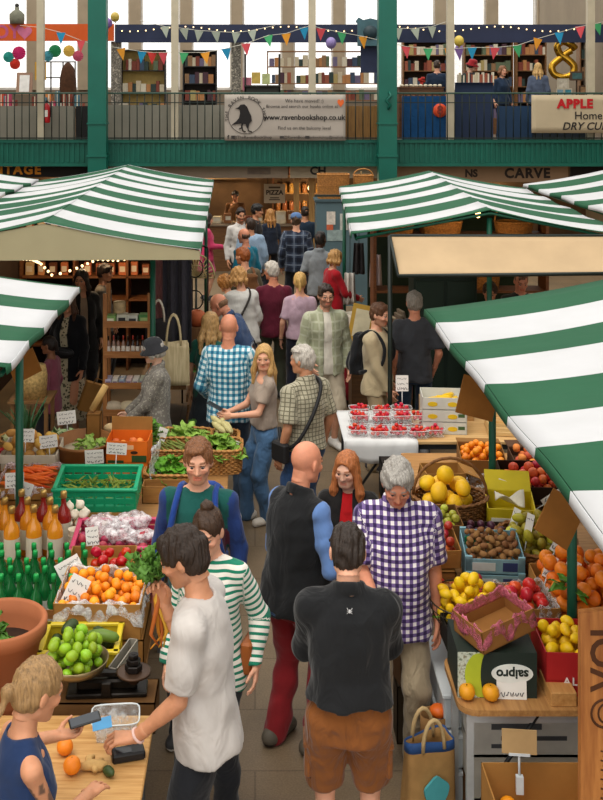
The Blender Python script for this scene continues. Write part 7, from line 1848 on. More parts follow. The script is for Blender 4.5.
r = board(264, 285, 184, 203, 23.4, 'menu_board', 'cream menu board hanging over the far food counter', M('#b0a088', .7, .1, 3)); lettering('PIZZA', .14, M('#2a1c14', .7), r, (0, -.024, r['h']*.55), bold=.005); B().box((0, -.022, r['h']*.82), (.26, .004, .04)).box((0, -.022, r['h']*.28), (.2, .004, .025)).box((0, -.022, r['h']*.18), (.24, .004, .025)).build('small_print', M('#4a3a2c', .7), r)
B().tube([(-.15, 0, r['h']), (-.15, 0, 2.4-r.location.z)], .006, 4).tube([(.15, 0, r['h']), (.15, 0, 2.4-r.location.z)], .006, 4).build('hanger', railm, r)
# far counter and shelf behind it
r = empty('food_counter', (xat(250, 23.5), 23.5, 0), 0, 'wooden food counter under the balcony at the end of the aisle', 'counter'); B().box((0, 0, .5), (2.6, .6, 1.0)).build('base', wood('#5a3a20', '#7a5430', 0), r); B().box((0, 0, 1.02), (2.7, .7, .04)).build('worktop', M('#8a7a66', .5), r)
r = empty('wall_shelf', (xat(222, 25.2), 25.2, 1.9), 0, 'shelf of pale boxes on the wall behind the pizza counter', 'shelf'); B().box((0, 0, 0), (1.2, .3, .03)).build('board', wood('#7a5a38', '#9a7a50', 0), r)
for i in range(3):
    o = B().box((0, 0, .11), (.24, .2, .22), bev=.004).box((0, -.101, .11), (.12, .004, .1)).build('pale_box', M('#b8a888', .7, .15, 6)); o.location = (xat(222, 25.2)-.32+.32*i, 25.18, 1.916); tag(o, ['pale box on the wall shelf nearest the pink jacket', 'middle pale box on the wall shelf', 'pale box on the wall shelf nearest the menu board'][i], 'box')
for i, (px, Y) in enumerate(((295, 23.3), (280, 23.2))):
    o = B().box((0, 0, 1.05), (.12, .12, 2.1)).box((0, 0, .03), (.3, .3, .06)).build('wooden_post', wood('#8a6434', '#b08a50', 2)); o.location = (xat(px, Y)+.35, Y-.35, 0); tag(o, ['wooden post by the far counter, next to the blue cap', 'wooden post by the far counter, next to the fair hair'][i], 'post')
for i, (px, py, Y) in enumerate(((311, 188, 24.4), (478, 214, 13.4))):
    p = PY(px, py, Y); r = empty('hanging_lamp', p, 0, ['warm lamp hanging in the far food counter', 'bare bulb hanging under the open gable of the striped canopy'][i], 'lamp')
    B().ell((0, 0, 0), (.035, .035, .05) if i else (.08, .08, .07), 12, 8).build('bulb', M('#ffcf8a', .3, emit=3.0), r); B().tube([(0, 0, .07), (0, 0, .26)], .008, 5).lathe([(.02, .07), (.03, .11)], 8).build('flex', railm, r)
    L = bpy.data.lights.new('lamp_and_fill_glow', 'POINT'); L.energy = 45 if i == 0 else 14; L.color = (1, .75, .45); L.shadow_soft_size = .1; lo = bpy.data.objects.new('lamp_and_fill_glow', L); C.objects.link(lo); lo.parent = r; lo.location = (0, -.12, -.1)
for i, (px, Y, e) in enumerate(((206, 24.1, 45), (150, 24.5, 40), (480, 24.6, 50), (60, 24.6, 35))):  # extra lamps added to lighten the shops under the balcony
    p = Vector((xat(px, Y), Y, 2.30)); r = empty('fill_lamp', p, 0, ['added fill lamp over the pizza counter', 'added fill lamp behind the beige-gabled canopy', 'added fill lamp behind the tan fascia', 'added fill lamp behind the amber capitals'][i], 'lamp'); B().lathe([(.09, 0), (.07, .08), (.02, .1)], 14).build('shade', M('#2a2622', .4), r); B().ell((0, 0, .0), (.06, .06, .04), 10, 6).build('bulb', M('#ffd9a0', .3, emit=2.5), r); B().tube([(0, 0, .1), (0, 0, .48)], .01, 5).build('flex', railm, r)
    L = bpy.data.lights.new('lamp_and_fill_glow', 'POINT'); L.energy = e; L.color = (1, .78, .5); L.shadow_soft_size = .1; lo = bpy.data.objects.new('lamp_and_fill_glow', L); C.objects.link(lo); lo.parent = r; lo.location = (0, 0, -.12)
# notice board cabinet with wicker hampers on top
r = empty('notice_cabinet', (xat(345, 19.6), 19.6, 0), 0, 'tall blue-grey cabinet with pinned posters, wicker hampers on its top', 'cabinet')
B().box((0, 0, .96), (1.1, .5, 1.92)).build('body', M('#4f646a', .7, .1, 2), r); B().box((0, 0, 1.94), (1.16, .56, .04)).build('top', M('#3f5258', .6), r)
for i, (x, z, w, h, c1) in enumerate(((-.28, 1.62, .16, .24, '#c9c0b4'), (-.04, 1.55, .15, .3, '#b0b0a8'), (-.20, 1.3, .3, .2, '#8a9a98'), (-.3, 1.45, .12, .1, '#b85a3a'))): B().box((x, -.256, z), (w, .008, h)).build('poster', M(c1, .7, .25, 14), r)
def hamper(px, py, Y, w, d, h, label, handle=0.0, rz=0.0):
    p = PY(px, py, Y); return basket('wicker_hamper', MX((p.x, Y, p.z), rz), w, d, h, label, col='#b07a3c', square=True, handle=handle, flare=1.04)
def on(x, y, z, *a, **k): return basket('wicker_hamper', MX((x, y, z), k.pop('rz', 0)), *a, col='#b0783a', square=True, flare=1.04, **k)
xc = xat(345, 19.6)
on(xc-.25, 19.6, 1.961, .50, .34, .24, 'wide wicker hamper on the tall cabinet beside the aisle'); on(xc+.32, 19.6, 1.961, .34, .30, .24, 'lower wicker hamper beside the green column', handle=.0)
on(xc+.34, 19.6, 2.21, .34, .30, .18, 'small topmost wicker hamper beside the green column', handle=.12); on(xc-.22, 19.6, 2.21, .56, .36, .20, 'topmost wicker hamper on the tall cabinet')
o = B().lathe([(.001, 0), (.03, 0), (.03, .12), (.012, .18), (.012, .24), (.001, .24)], 10).build('bottle', M('#8a6a3a', .3)); o.location = (xc+.3, 19.6, 2.225); tag(o, 'bottle standing in the small topmost hamper by the green column', 'bottle')
# ---------------------------------------------------------------- shelf stall on the left (under the beige gable)
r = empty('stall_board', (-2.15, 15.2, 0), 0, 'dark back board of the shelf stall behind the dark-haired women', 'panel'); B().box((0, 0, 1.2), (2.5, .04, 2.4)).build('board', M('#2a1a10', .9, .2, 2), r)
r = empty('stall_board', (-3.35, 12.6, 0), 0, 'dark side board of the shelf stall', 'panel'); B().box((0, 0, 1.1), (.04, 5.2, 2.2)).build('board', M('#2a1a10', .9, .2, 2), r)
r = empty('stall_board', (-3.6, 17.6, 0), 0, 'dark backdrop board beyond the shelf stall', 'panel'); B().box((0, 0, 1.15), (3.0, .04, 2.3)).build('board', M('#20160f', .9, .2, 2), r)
dsh = wood('#5a3218', '#7a4a24', 0)
r = empty('goods_shelf', (-2.15, 14.95, 0), 0, 'dark wooden shelves of jars and packets at the back of the shelf stall', 'shelf'); bb = B()
for s in (-1.15, -.4, .35, 1.1): bb.box((s, 0, 1.1), (.03, .34, 2.2))
bb.build('frame', dsh, r)
for k in range(6): B().box((0, 0, .35+.32*k), (2.3, .34, .025)).build('shelf', dsh, r)
R = random.Random(6); pj = ['#b8653a', '#c98a5a', '#8a4a2a', '#c9a878', '#a85a3a', '#d8b890', '#6a3a22']
for k in range(3, 6):
    for i in range(13):
        x = -1.05+.165*i; h = R.uniform(.12, .2); w = R.uniform(.09, .12)
        if any(abs(x-s) < w/2+.025 for s in (-1.15, -.4, .35, 1.1)): continue
        r2 = empty('goods_packet', (-2.15+x, 14.93, .3635+.32*k), 0, 'small packet on the dark shelves of the shelf stall', 'packet', 'packets on the dark shelves'); B().box((0, 0, h/2), (w, .1, h), bev=.006).build('packet', M(R.choice(pj), .6, .2, 10), r2); B().box((0, -.051, h*.5), (w*.7, .003, h*.45)).build('paper_label', M('#d8c8b0', .6), r2)
fairy('fairy_lights', [(-3.2+.2*i, 12.0+.6*math.sin(i*.9), 1.95+.05*math.sin(i*2.1)) for i in range(13)], 44, 'string of warm fairy lights under the beige-gabled canopy')
fairy('fairy_lights', [(-2.9+.2*i, 14.4+.2*math.sin(i*1.3), 1.82+.05*math.sin(i*1.7)) for i in range(11)], 36, 'second string of fairy lights before the dark shelves')
L = bpy.data.lights.new('lamp_and_fill_glow', 'POINT'); L.energy = 55; L.color = (1, .7, .4); L.shadow_soft_size = .2; lo = bpy.data.objects.new('lamp_and_fill_glow', L); C.objects.link(lo); lo.location = (-2.1, 13.9, 2.05)  # bare point light added to brighten the stall interior, no lamp body
# tall shelf unit
S0 = PY(105, 291, 10.55); S1 = PY(153, 291, 10.55); zt = S0.z; sx0, sx1 = S0.x, S1.x; sw_ = sx1-sx0
r = empty('display_shelf', ((sx0+sx1)/2, 10.55, 0), 0, 'tall open wooden shelf unit of bottles and packets beside the grey jacket', 'shelf'); wm_ = wood('#8a5428', '#b27a44', 2)
for s in (-1, 1): B().box((s*(sw_/2-.02), -.12, zt/2), (.04, .05, zt)).box((s*(sw_/2-.02), .12, zt/2+.03), (.04, .05, zt+.06)).build('upright', wm_, r)
lev = [HC-(y-CY)*10.45/F for y in (324, 354, 385, 412)]
for z in lev: B().box((0, 0, z-.012), (sw_-.02, .32, .025)).box((0, -.155, z+.01), (sw_-.03, .012, .06)).build('shelf', wood('#8a5428', '#b27a44', 0), r)
xm = (sx0+sx1)/2
R = random.Random(8)
for i in range(4):   # green cartons on the top shelf
    r2 = empty('food_carton', (xm-.17+.11*i, 10.47+.04*(i % 2), lev[0]+.001), 0, ['green and white carton at the aloe end of the top shelf', 'white carton in the middle of the top shelf', 'black and white carton on the top shelf', 'green carton at the pole end of the top shelf'][i], 'box'); B().box((0, 0, .045), (.105, .12, .09), bev=.004).build('box', M(['#7aa05a', '#c9c6b4', '#c0c0b4', '#4f8a4a'][i], .6, .2, 14), r2); B().box((0, -.061, .045), (.07, .003, .035)).build('paper_label', M(['#d8d8c0', '#2a2a2a', '#2a2a2a', '#a8c07a'][i], .6), r2)
r2 = empty('food_tin', (xm-.10, 10.58, lev[0]+.001), 0, 'printed tin standing behind the cartons on the top shelf', 'tin'); B().lathe([(.06, 0), (.062, .01), (.062, .19), (.06, .2)], 18).build('tin', M('#a8906a', .5, .3, 20), r2)
for i in range(9):
    bottle('sauce_bottle', xm-.19+.048*i, 10.44+.02*(i % 2), lev[1]+.001, .019, .17, M('#2a1a14', .2, spec=.6) if i > 3 else M('#8a6a5a', .3, spec=.5), M('#b83a2a' if i % 2 else '#17140f', .4), 'small sauce bottle on the middle shelf of the wooden unit', 'bottle', 'sauce bottles on the shelf unit', lab='#d8d0c4')
for i in range(12):
    r2 = empty('soap_packet', (xm-.19+.068*(i % 6), 10.43+.09*(i//6), lev[2]+.001), 0, 'pastel packet on the lower shelf of the wooden unit', 'packet', 'pastel packets on the shelf unit'); B().box((0, 0, .035), (.058, .075, .07), bev=.004).build('packet', M(['#b8b0c8', '#c9c4bc', '#9aa8b8', '#c9b0b0', '#d8d4cc', '#a8b0a0'][i % 6], .6, .1, 9), r2); B().box((0, -.0385, .035), (.04, .003, .03)).build('paper_label', M('#7a6a8a', .6), r2)
for i in range(3):
    o = objm('paper_parcel', lump(.10, .07, .055, wob=.12, seed=i+4).mesh('paper_parcel'), M(['#b8a890', '#c9ba9a', '#a89a84'][i], .8, .15, 10, .3)); o.location = (xm-.14+.15*i, 10.46, lev[3]+.05); tag(o, ['crumpled paper parcel at the aloe end of the lowest shelf', 'crumpled paper parcel in the middle of the lowest shelf', 'crumpled paper parcel at the pole end of the lowest shelf'][i], 'parcel')
# brown paper bags and the hanging card on the left
dw = [q for q in people if q['o']['label'].startswith('woman in a leaf-print')][0]; hb = dw['wl'](dw['W'][-1]+dw['HD'][-1]*.09*dw['k'])
r = put(empty('paper_bag', label='brown paper bag hanging from the hand of the leaf-print dress', cat='bag'), MX(hb+Vector((.08, -.06, -.36)), .3, 0, .35)); B().box((0, 0, .16), (.24, .10, .32), bev=.006).build('bag_body', card('#a9793f'), r); B().tube([(-.05, -.05, .32), (-.04, -.05, .38), (.04, -.05, .38), (.05, -.05, .32)], .006, 5).build('handle', card('#8a5f30'), r)
o = B().tube([(0, 0, 0), (0, 0, .24)], .03, 8).build('baguette_bag', card('#c9a468')); put(o, MX(PY(92, 412, 9.0), .2, .1, .5)); tag(o, 'rolled tan paper bag leaning behind the price cards', 'bag')
o = bx(PY(92, 412, 9.0).x+.02, 9.0, LZ, PY(92, 412, 9.0).z-.005, .12, .12, 'small box under the rolled tan paper bag')
hang_sign(24, 366, 8.4, .26, .20, (-.1, -.5, -.3), 'brown card hung at a slant from the canopy corner above the leeks')
bag = B().lathe([(.13, 0), (.14, .2), (.12, .30)], 24, cap=True).build('woven_bag', wickermat('#c0a064')); put(bag, MX((PY(33, 388, 10.2).x, 10.2, PY(33, 396, 10.2).z))); tag(bag, 'pale woven bag beside the girl in pink', 'bag')
o = B().box((0, 0, .0), (.4, .4, .02)).build('stool', wood('#6a4a2a', '#8a6438', 0)); 
zz = PY(33, 396, 10.2).z; o.location = (PY(33, 388, 10.2).x, 10.2, zz-.011); tag(o, 'low wooden stool under the pale woven bag', 'stool')
for dx in (-.16, .16):
    for dy in (-.16, .16): B().box((dx, dy, -(zz-.02)/2-.0), (.035, .035, zz-.022)).build('leg', wood('#6a4a2a', '#8a6438', 2), o)
# belt bag
p = dw['T']((-.02, .175, 1.06)); r = put(empty('belt_bag', label='black belt bag at the waist of the leaf-print dress', cat='bag'), MX(dw['wl'](p), dw['o'].rotation_euler.z)); B().ell((0, 0, 0), (.13, .045, .065), 18, 10).build('pouch', M('#17171a', .5), r); B().box((0, .046, .02), (.16, .004, .008)).build('zip', M('#4a4a4e', .4, metal=.6), r)
# trestle board, tote bags, drape, pot, plants by the aisle
r = empty('plank_display', (-.96, 12.05, 0), 0, 'rough plank counter with sloping slats along the aisle behind the grey jacket', 'counter')
B().box((0, 0, .86), (.50, 2.5, .04)).build('top_board', wood('#6a4a2c', '#8f6a42', 1), r)
for k in range(7): B().box((.26+.012*(k % 2), 0, .12+.105*k), (.02, 2.5, .075)).build('plank', wood('#6a4a2c', '#8f6a42', 1), r)
B().box((-.2, 0, .43), (.04, 2.4, .82)).build('inner_board', wood('#4a3420', '#6a4a2c', 1), r)
tote('tote_bag', MX((-.80, 10.33, 1.02), .05), .32, .07, .42, wood('#a8946c', '#d8c8a0', 2), 'cream striped cotton tote bag hanging by the green pole', hl=.30)
tote('tote_bag', MX((-.99, 10.75, 1.16), .1), .28, .06, .42, '#2c2a2c', 'black tote bag hanging behind the cream striped one', hl=.22, hcol='#d0c8b8')
B().box((0, 0, 0), (.01, .01, .01))
r = empty('hanging_drape', (-.83, 11.2, .95), 0, 'long dark grey drape hanging beside the green pole', 'drape'); B().sheet(lambda u, v: (.30*(u-.5), .04*math.sin(u*16), 1.45*v), 40, 4, .006).build('cloth', cloth('plain', '#3a3840'), r)
r = empty('pink_scarf', (-1.02, 11.3, 1.1), 0, 'dusty pink scarf hanging between the pole and the drape', 'scarf'); B().sheet(lambda u, v: (.10*(u-.5), .02*math.sin(u*9), 1.3*v), 14, 4, .005).build('cloth', cloth('plain', '#8a5a58'), r)
p = PY(197, 318, 11.5); o = B().lathe([(.001, -.085), (.06, -.08), (.10, -.02), (.095, .05), (.05, .085), (.035, .08), (.03, .03), (.001, .02)], 24, cap=False).build('clay_vase', M('#a5522c', .7, .15, 6)); put(o, MX((p.x, 11.5, p.z))); tag(o, 'round terracotta vase on a stand beside the blue blazer', 'vase')
o = B().box((0, 0, 0), (.22, .22, p.z-.085-.88)).build('wooden_stand', wood('#5a3a20', '#7a5430', 2)); o.location = (p.x, 11.5, (.88+p.z-.085)/2); tag(o, 'wooden stand under the round terracotta vase', 'stand')
for i, (y, s) in enumerate(((10.9, 1), (11.25, .9), (12.3, .8))):
    x = -.78 if i != 2 else -.86
    o = B().lathe([(.001, 0), (.07, 0), (.10, .14), (.11, .15), (.095, .15), (.06, .03), (.001, .02)], 20, cap=False).build('flower_pot', M('#6a4432', .8)); o.location = (x, y, .881); tag(o, ['plant pot on the plank counter behind the tote bag', 'second plant pot on the plank counter', 'far plant pot on the plank counter'][i], 'pot')
    greens('pot_plant', MX((x, y, .98)), .24, .24, .22, 44, ['leafy pot plant behind the tote bag', 'second leafy pot plant on the plank counter', 'far leafy pot plant on the plank counter'][i], 'plant', ('#4a7a24', '#7aa83c'), 80+i, (.06, .09), 2)
o = greens('trailing_plant', MX((-.60, 10.20, .40)), .16, .2, .3, 40, 'leafy plant growing low beside the plank counter', 'plant', ('#3f6a24', '#6a943a'), 84, (.05, .08), 2)
o = B().box((0, 0, .2), (.18, .2, .4)).build('planter', wood('#4a3420', '#6a4a2c', 2)); o.location = (-.60, 10.20, 0); tag(o, 'dark wooden planter beside the plank counter', 'planter')
for i, (px, py, Y, w) in enumerate(((126, 300, 12.2, .3), (173, 300, 12.6, .26))):
    pass
r = empty('magazine_stack', (-.88, 12.9, .88), 0, 'tan box of folded cloths on the plank counter', 'box'); B().box((0, 0, .14), (.3, .3, .28), bev=.01).build('box', card('#a88a62'), r); B().box((0, 0, .3), (.26, .26, .04), bev=.01).build('folded_cloth', M('#c9b898', .8), r)
p = PY(196, 270, 13.6); r = empty('wicker_fan', (p.x, 13.6, p.z), 0, 'round pale wicker fan displayed beside the drape', 'fan'); bb = B()
for i in range(17):
    t = PI*i/16; bb.tube([(0, 0, -.1), (.24*math.cos(t), 0, -.1+.30*math.sin(t))], .007, 4)
bb.tube([(.24*math.cos(t), 0, -.1+.30*math.sin(t)) for t in np.linspace(0, PI, 20)], .012, 5).tube([(.13*math.cos(t), 0, -.1+.16*math.sin(t)) for t in np.linspace(0, PI, 16)], .009, 5); bb.build('woven_ribs', M('#b0a070', .7), r); B().tube([(0, .02, -.1), (0, .02, -p.z)], .015, 6).build('stand_pole', railm, r)
r = empty('iron_gate', (PY(195, 290, 13.2).x, 13.2, 0), 0, 'black scrolled iron stand behind the clay vase', 'stand'); bb = B(); H_ = 1.95
for s in (-.16, .16): bb.tube([(s, 0, 0), (s, 0, H_)], .012, 5)
for k in range(4): bb.tube([(.10*math.cos(t), 0, .5+.4*k+.12*math.sin(t)) for t in np.linspace(0, 6.28, 14)[:-1]], .009, 4, closed=True)
bb.tube([(-.16, 0, H_), (0, 0, H_+.08), (.16, 0, H_)], .012, 5); bb.build('ironwork', M('#14120f', .5, metal=.5), r)
# ---------------------------------------------------------------- stall under the open gable on the right
r = empty('green_cabinet', (xat(431, 13.2)+.14, 13.2, 0), 0, 'dark green painted cabinet under the beige awning', 'cabinet'); B().box((0, 0, .82), (.78, .45, 1.64)).build('body', M('#1c2f26', .6, .1, 2), r)
for s in (-1, 1): B().box((s*.19, -.23, .82), (.34, .015, 1.5), bev=.004).build('door', M('#203529', .55, .1, 2), r)
for s in (-1, 1): B().ell((s*.04, -.245, .95), (.015, .015, .015), 8, 6).build('knob', M('#8a7a4a', .3, metal=.8), r)
r = empty('stall_board', (2.75, 15.4, 0), 0, 'dark back board of the stall under the open gable', 'panel'); B().box((0, 0, 1.2), (2.2, .04, 2.4)).build('board', M('#24301f', .9, .2, 2), r)
r = empty('basket_shelf', (2.75, 14.2, 0), 0, 'dark shelf rack carrying wicker baskets under the open gable', 'shelf'); bb = B()
for s in (-1.15, 1.15): bb.box((s, 0, 1.1), (.04, .4, 2.2))
bb.build('frame', dsh, r)
for z in (1.25, 2.0): B().box((0, 0, z), (2.3, .4, .03)).build('shelf', dsh, r)
for i, (x, z, w, h, hd) in enumerate(((-.85, 2.016, .42, .15, 0), (-.25, 2.016, .5, .16, 0), (.75, 2.016, .46, .15, .28), (-.35, 1.266, .5, .2, 0), (.35, 1.266, .36, .2, 0))):
    basket('wicker_basket', MX((2.75+x, 14.2, z)), w, .32, h, ['wicker basket on the upper rack nearest the second green column', 'wicker basket on the upper rack by the hanging bulb', 'hooped wicker basket on the upper rack', 'wicker basket of red jars on the lower rack', 'small wicker basket on the lower rack'][i], col='#b07434', square=i < 2, handle=hd)
for i in range(8):
    o = B().lathe([(.001, 0), (.04, 0), (.042, .01), (.042, .08), (.035, .095), (.036, .11), (.001, .112)], 14).build('jam_jar', M('#a8382c', .25, .2, 9)); o.location = (2.40+(-.16+.10*(i % 4)), 14.12+.1*(i//4), 1.43); tag(o, 'red jam jar standing in the lower wicker basket', 'jar', 'jam jars in the basket')
o = bx(2.40, 14.17, 1.268, 1.428, .36, .24, 'packing box inside the lower wicker basket')
# prints, books and a red cloth table by the red coat
r = empty('cloth_table', (1.50, 13.4, 0), 0, 'small table under a red cloth next to the red coat', 'table'); B().box((0, 0, .78), (.9, 1.0, .03)).build('tabletop', wood('#5a3a20', '#7a5430', 0), r)
B().sheet(lambda u, v: ((lambda a: (lambda c, s: (lambda k: (c*k*.46*(1+.04*math.sin(a*14)*(1-v)), s*k*.51*(1+.04*math.cos(a*13)*(1-v)), .12+.685*v))((abs(c)**8+abs(s)**8)**(-1/8)))(math.cos(a), math.sin(a)))(u*2*PI)), 80, 6, .004).box((0, 0, .802), (.92, 1.02, .008)).build('cloth', cloth('plain', '#7a1420'), r)
r = put(empty('framed_print', label='yellow-framed print leaning on the red cloth table', cat='picture'), MX((1.28, 12.98, .808), -.3, -.25, .14)); B().box((0, 0, .24), (.30, .03, .46)).build('frame', M('#b08a2a', .5), r); B().box((0, -.017, .24), (.20, .006, .34)).build('picture', M('#c9bfa0', .7, .15, 8), r)
R = random.Random(21)
for i in range(10):
    h = R.uniform(.24, .36); o = B().box((0, 0, h/2), (.03, .24, h)).box((.0155, 0, h/2), (.002, .2, h*.8)).build('record_sleeve', M(R.choice(['#b8a888', '#8a7a66', '#4a4440', '#a89a8a', '#7a4a3a', '#c9c0b0']), .6, .2, 8)); put(o, MX((1.52+.045*i, 13.2+.02*i, .808), .2, 0, -.22)); tag(o, 'print sleeve leaning in the row on the red cloth table', 'print', 'print sleeves on the red table')
o = B().box((0, 0, .14), (.03, .3, .28)).build('bookend', M('#2a241f', .6)); put(o, MX((1.50, 13.22, .808), .2)); tag(o, 'dark bookend holding the print sleeves', 'bookend')
for i, (x, y, c1) in enumerate(((1.30, 13.7, '#c9c2b4'), (1.62, 13.75, '#b8aea0'), (1.45, 13.8, '#8a7a6a'))):
    o = B().sheet(lambda u, v: (.14*math.cos(u*2*PI)*(1+.15*math.sin(u*19)), .12*math.sin(u*2*PI)*(1+.15*math.cos(u*17)), .22*v), 30, 4, .006).box((0, 0, .004), (.2, .18, .008)).build('cloth_bag', M(c1, .85, .2, 12)); put(o, MX((x, y, .808))); tag(o, ['pale cloth bag on the red cloth table by the aisle', 'grey cloth bag on the red cloth table', 'brown cloth bag between the paler ones'][i], 'bag')
for i, (px, py, Y, c1) in enumerate(((350, 280, 14.9, '#c9c4bc'), (359, 250, 15.2, '#2a2626'), (376, 262, 14.6, '#b8a8a8'))):
    p = PY(px, py, Y); r = empty('hanging_scarf', (p.x, Y, p.z), 0, ['white scarf hanging beside the red coat', 'black garment hanging behind the red coat', 'pinkish scarf hanging by the canopy edge'][i], 'scarf'); B().sheet(lambda u, v: (.14*(u-.5)*(1+.3*(1-v)), .03*math.sin(u*14), -.45*(1-v)+.1), 20, 6, .006).build('cloth', cloth('plain', c1), r); B().tube([(0, 0, .1), (0, .0, 2.42-p.z)], .005, 4).build('hook', railm, r)
o = B().box((0, 0, 0), (2.1, .03, .03)).build('hanging_rail', railm); o.location = (1.9, 15.0, 2.44); tag(o, 'dark rail under the open-gabled canopy for hanging scarves', 'rail')
for i in range(3):
    p = PY(372+7*i, 322, 12.3); o = B().box((0, 0, .0), (.16, .10, .24)).build('food_packet', M(['#b8b0a4', '#a88a62', '#c9c0b4'][i], .6, .2, 10)); o.location = (p.x, 12.3, .92+.0); tag(o, ['grey packet', 'tan packet', 'pale packet'][i]+' on the ledge behind the beige fleece', 'packet')
r = empty('market_ledge', (PY(380, 322, 12.3).x, 12.3, 0), 0, 'wooden ledge behind the beige fleece', 'counter'); B().box((0, 0, .39), (.7, .4, .78)).build('base', wood('#4a3420', '#6a4a2c', 0), r); B().box((0, 0, .788), (.76, .44, .02)).build('top', wood('#6a4a2c', '#8f6a42', 0), r)
# ---------------------------------------------------------------- things carried by people
def strap_on(q, pts, r_, name, label, mat, cat='strap', extra=None):
    root = put(empty(name, label=label, cat=cat), Matrix.Translation(Vector(q['loc'])) @ Matrix.Rotation(q['o'].rotation_euler.z, 4, 'Z'))
    B().tube(cat_([q['T'](p) for p in pts], 5), r_, 6).build('strap', mat, root)
    return root
by = lambda s: [q for q in people if q['o']['label'].startswith(s)][0]
q = by('older man in a cream checked'); r = strap_on(q, [(.10, .12, 1.44), (.10, .0, 1.475), (.06, -.13, 1.42), (-.06, -.17, 1.22), (-.19, -.12, 1.0), (-.22, .02, .93), (-.16, .15, 1.05)], .017, 'cross_body_bag', 'black cross-body bag on the cream checked shirt', M('#1a1a1c', .6), 'bag')
b = B().box((0, 0, 0), (.07, .18, .16), bev=.015); b.build('pouch', M('#1a1a1c', .6), r, q['T']((-.255, .02, .90)))
q = by('woman with short blonde'); r = strap_on(q, [(.10, .1, 1.44), (.10, .0, 1.48), (.05, -.15, 1.38), (-.08, -.17, 1.18), (-.20, -.1, 1.0), (-.22, .02, .95)], .014, 'cross_body_bag', 'thin dark cross-body bag on the pale grey hooded top', M('#2a241f', .6), 'bag'); B().box((0, 0, 0), (.06, .18, .14), bev=.012).build('pouch', M('#2a241f', .6), r, q['T']((-.245, .02, .90)))
def rucksack(q, col, label, w=.28, h=.42, d=.13):
    root = put(empty('rucksack', label=label, cat='bag'), Matrix.Translation(Vector(q['loc'])) @ Matrix.Rotation(q['o'].rotation_euler.z, 4, 'Z'))
    m = cloth('plain', col, fold=.4); c = q['T']((0, -.205, 1.20))
    f = Field(np.array(c)-.35, np.array(c)+.35, .012); f.loft(q['T']((0, -.21, .98)), q['T']((0, -.20, 1.42)), (1, 0, 0), [(0, w/2*.95, d/2*1.1, 0), (.5, w/2, d/2*1.15, 0), (.9, w/2*.85, d/2*.8, 0), (1, w/2*.5, d/2*.4, 0)], .02, sq=3); f.ell(q['T']((0, -.29, 1.10)), (w*.36, .05, .11), .02); f.wob(.006, 30, 4)
    objm('bag_body', f.mesh('bag_body'), m, root)
    for s in (-1, 1): B().tube(cat_([q['T'](p) for p in ((s*.09, -.16, 1.38), (s*.105, -.06, 1.450), (s*.11, .05, 1.43), (s*.13, .135, 1.30), (s*.16, .10, 1.12), (s*.14, -.14, 1.02))], 5), .020, 6).build('strap', m, root)
rucksack(by('man in a beige fleece'), '#17181b', 'black rucksack on the back of the beige fleece'); rucksack(by('red-haired man in an olive'), '#6a4528', 'brown rucksack on the olive jacket')
q = by('man in a teal jumper'); rucksack(q, '#1f3f86', 'royal blue rucksack worn by the man in the teal jumper', .3, .42)
q = by('woman with a top knot'); c = q['wl'](q['T']((-.215, -.06, .93))); r = put(empty('shoulder_bag', label='small tan leather bag under the arm of the striped jumper', cat='bag'), MX(c, q['o'].rotation_euler.z, 0, 0)); B().box((0, 0, .0), (.06, .20, .17), bev=.012).build('bag_body', M('#9a5626', .5, .15, 8, .1), r)
for k in range(4): B().box((-.031, 0, -.06+.04*k), (.003, .19, .012)).build('seam_band', M('#7a4018', .5), r)
q = by('blonde woman in a taupe'); h1 = q['wl']((q['W'][-1]+q['W'][1])/2+(q['HD'][-1]+q['HD'][1])*.05); o = B().box((0, 0, 0), (.075, .15, .009), bev=.003).build('phone', M('#202226', .3)); put(o, MX(h1+Vector((-.04, 0, .03)), 1.2, .4)); tag(o, 'dark phone held by the blonde woman in the taupe T-shirt', 'phone')
q = people[0]
# carrot bunch in the raised hand of the white T-shirt
q = people[1]; hc_ = q['wl'](q['W'][1]+q['HD'][1]*.09*q['k'])
r = put(empty('carrot_bunch', label='bunch of thin orange and yellow carrots with feathery tops in the raised hand', cat='vegetable'), MX(hc_))
R = random.Random(2); cols_ = ['#c9862a', '#d9a83a', '#b8642a']
for i in range(7): B().tube([(0, 0, 0), (.012*math.cos(i), .012*math.sin(i), -.06), (R.uniform(-.035, .05), R.uniform(-.035, .03), -.21), (R.uniform(-.04, .06), R.uniform(-.04, .04), -.28)], [.009, .013, .009, .003], 7).build('carrot', M(cols_[i % 3], .5, .1, 14), r)
b = B()
for i in range(90):
    a = R.random()*6.28; t = R.uniform(.1, 1.1); L_ = R.uniform(.10, .22); d_ = Vector((math.sin(t)*math.cos(a)-.45, math.sin(t)*math.sin(a), math.cos(t)+.35)).normalized()
    mt = Matrix.Translation(d_*L_*R.uniform(.5, 1)) @ Matrix.Rotation(R.random()*6, 4, 'Z') @ Matrix.Rotation(R.random()*2, 4, 'X')
    b.sheet(lambda u, v: (.05*(u-.5), .026*(v-.5), .02*math.sin(u*6)), 3, 2, .0015, mi=R.randrange(2), mat=mt)
    if i < 26: b.tube([(0, 0, 0), d_*L_*.5, d_*L_], .003, 4)
b.build('feathery_top', [M('#4f7a2a', .6, .2, 12), M('#7a9a42', .6, .2, 12)], r)

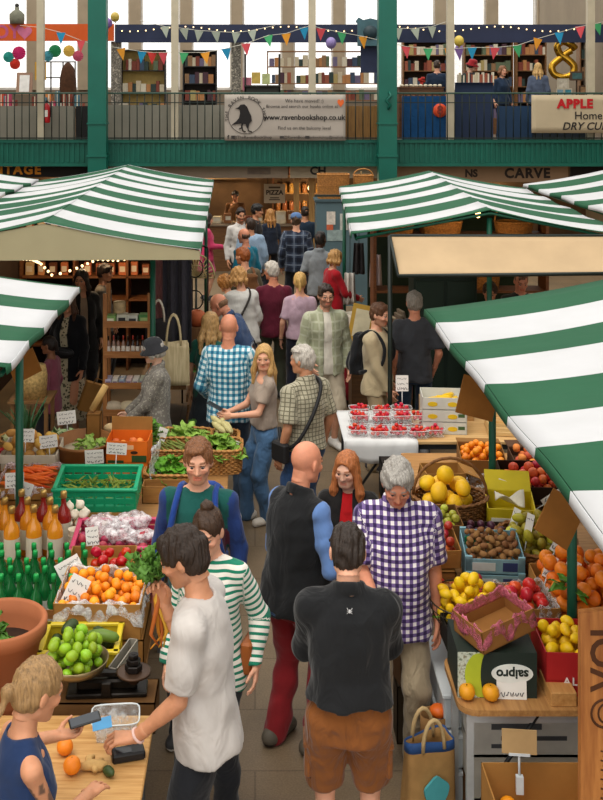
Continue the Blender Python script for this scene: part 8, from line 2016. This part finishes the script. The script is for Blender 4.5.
# small white emblem below the fleece collar
q = by('man seen from behind'); fo = q['o']
me_ = [c for c in fo.children if c.name.startswith('jumper') or c.name.startswith('shirt')][0]
vv = coords(me_.data); c_ = np.array(q['T']((0, -.15, 1.405))); sel = vv[(np.abs(vv[:, 0]-c_[0]) < .02) & (np.abs(vv[:, 2]-c_[2]) < .02)]
yb_ = float(sel[:, 1].min())-.003 if len(sel) else float(c_[1])
bb = B(); bb.ell((c_[0], yb_, c_[2]), (.005, .002, .010), 8, 6)
for s_ in (-1, 1):
    for dz in (-.006, .002, .009): bb.tube([(c_[0], yb_, c_[2]+dz*.5), (c_[0]+s_*.009, yb_-.001, c_[2]+dz), (c_[0]+s_*.012, yb_, c_[2]+dz*1.9)], .0013, 4)
bb.build('white_emblem', M('#d8d8d8', .6), fo)

for s_ in (-1, 1):
    p_ = (q['Hp'][s_]*.42+q['K'][s_]*.58); B().box((0, 0, 0), (.035, .15, .17), bev=.014).box((s_*.006, 0, .075), (.035, .155, .035), bev=.01).build('cargo_pocket', cloth('plain', '#7d4a22', fold=.7), fo, (p_[0]+s_*.088*q['k'], p_[1], p_[2]))

# goods on and behind the far food counter
R = random.Random(31); fc = ['#c9a878', '#a8643a', '#d8c8a8', '#8a5a34', '#b8863c', '#7a3f2a']
for i in range(11):
    h = R.uniform(.12, .3); w = R.uniform(.12, .22); x = xat(250, 23.5)-1.2+.235*i
    r = empty('food_crate', (x, 23.35+R.uniform(0, .15), 1.041), R.uniform(-.1, .1), 'small tan crate on the far wooden food counter', 'crate', 'crates on the far counter'); B().box((0, 0, h/2), (w, .2, h), bev=.008).build('crate_body', M(fc[i % 6], .7, .2, 8), r); B().box((0, -.101, h*.55), (w*.7, .004, h*.4)).build('paper_label', M('#d8d0bc', .7), r)
r = empty('wall_rack', (xat(298, 25.25), 25.25, .4), 0, 'wooden rack of jars on the back wall of the food counter', 'shelf'); bb = B()
for s_ in (-.6, .6): B().box((s_, 0, .85), (.04, .24, 1.7)).build('upright', dsh, r)
for k in range(4): B().box((0, 0, .3+.42*k), (1.2, .24, .03)).build('shelf', wood('#8a5f30', '#b08044', 0), r)
for k in range(3):
    for i in range(7):
        o = objm('storage_jar', _b('storage_jar', [(.001, 0), (.055, 0), (.06, .02), (.06, .16), (.045, .19), (.048, .22), (.001, .225)], 14)); o.location = (xat(298, 25.25)-.48+.16*i, 25.22, .4+.3151+.42*(k+1)) if k < 3 else (0, 0, 0)
        if not o.data.materials: o.data.materials.append(M('#b87a3c', .35, .2, 6, rand=1.5))
        tag(o, 'amber storage jar on the back wall rack of the food counter', 'jar', 'jars on the back wall rack')
print('BOOKS', nbook)
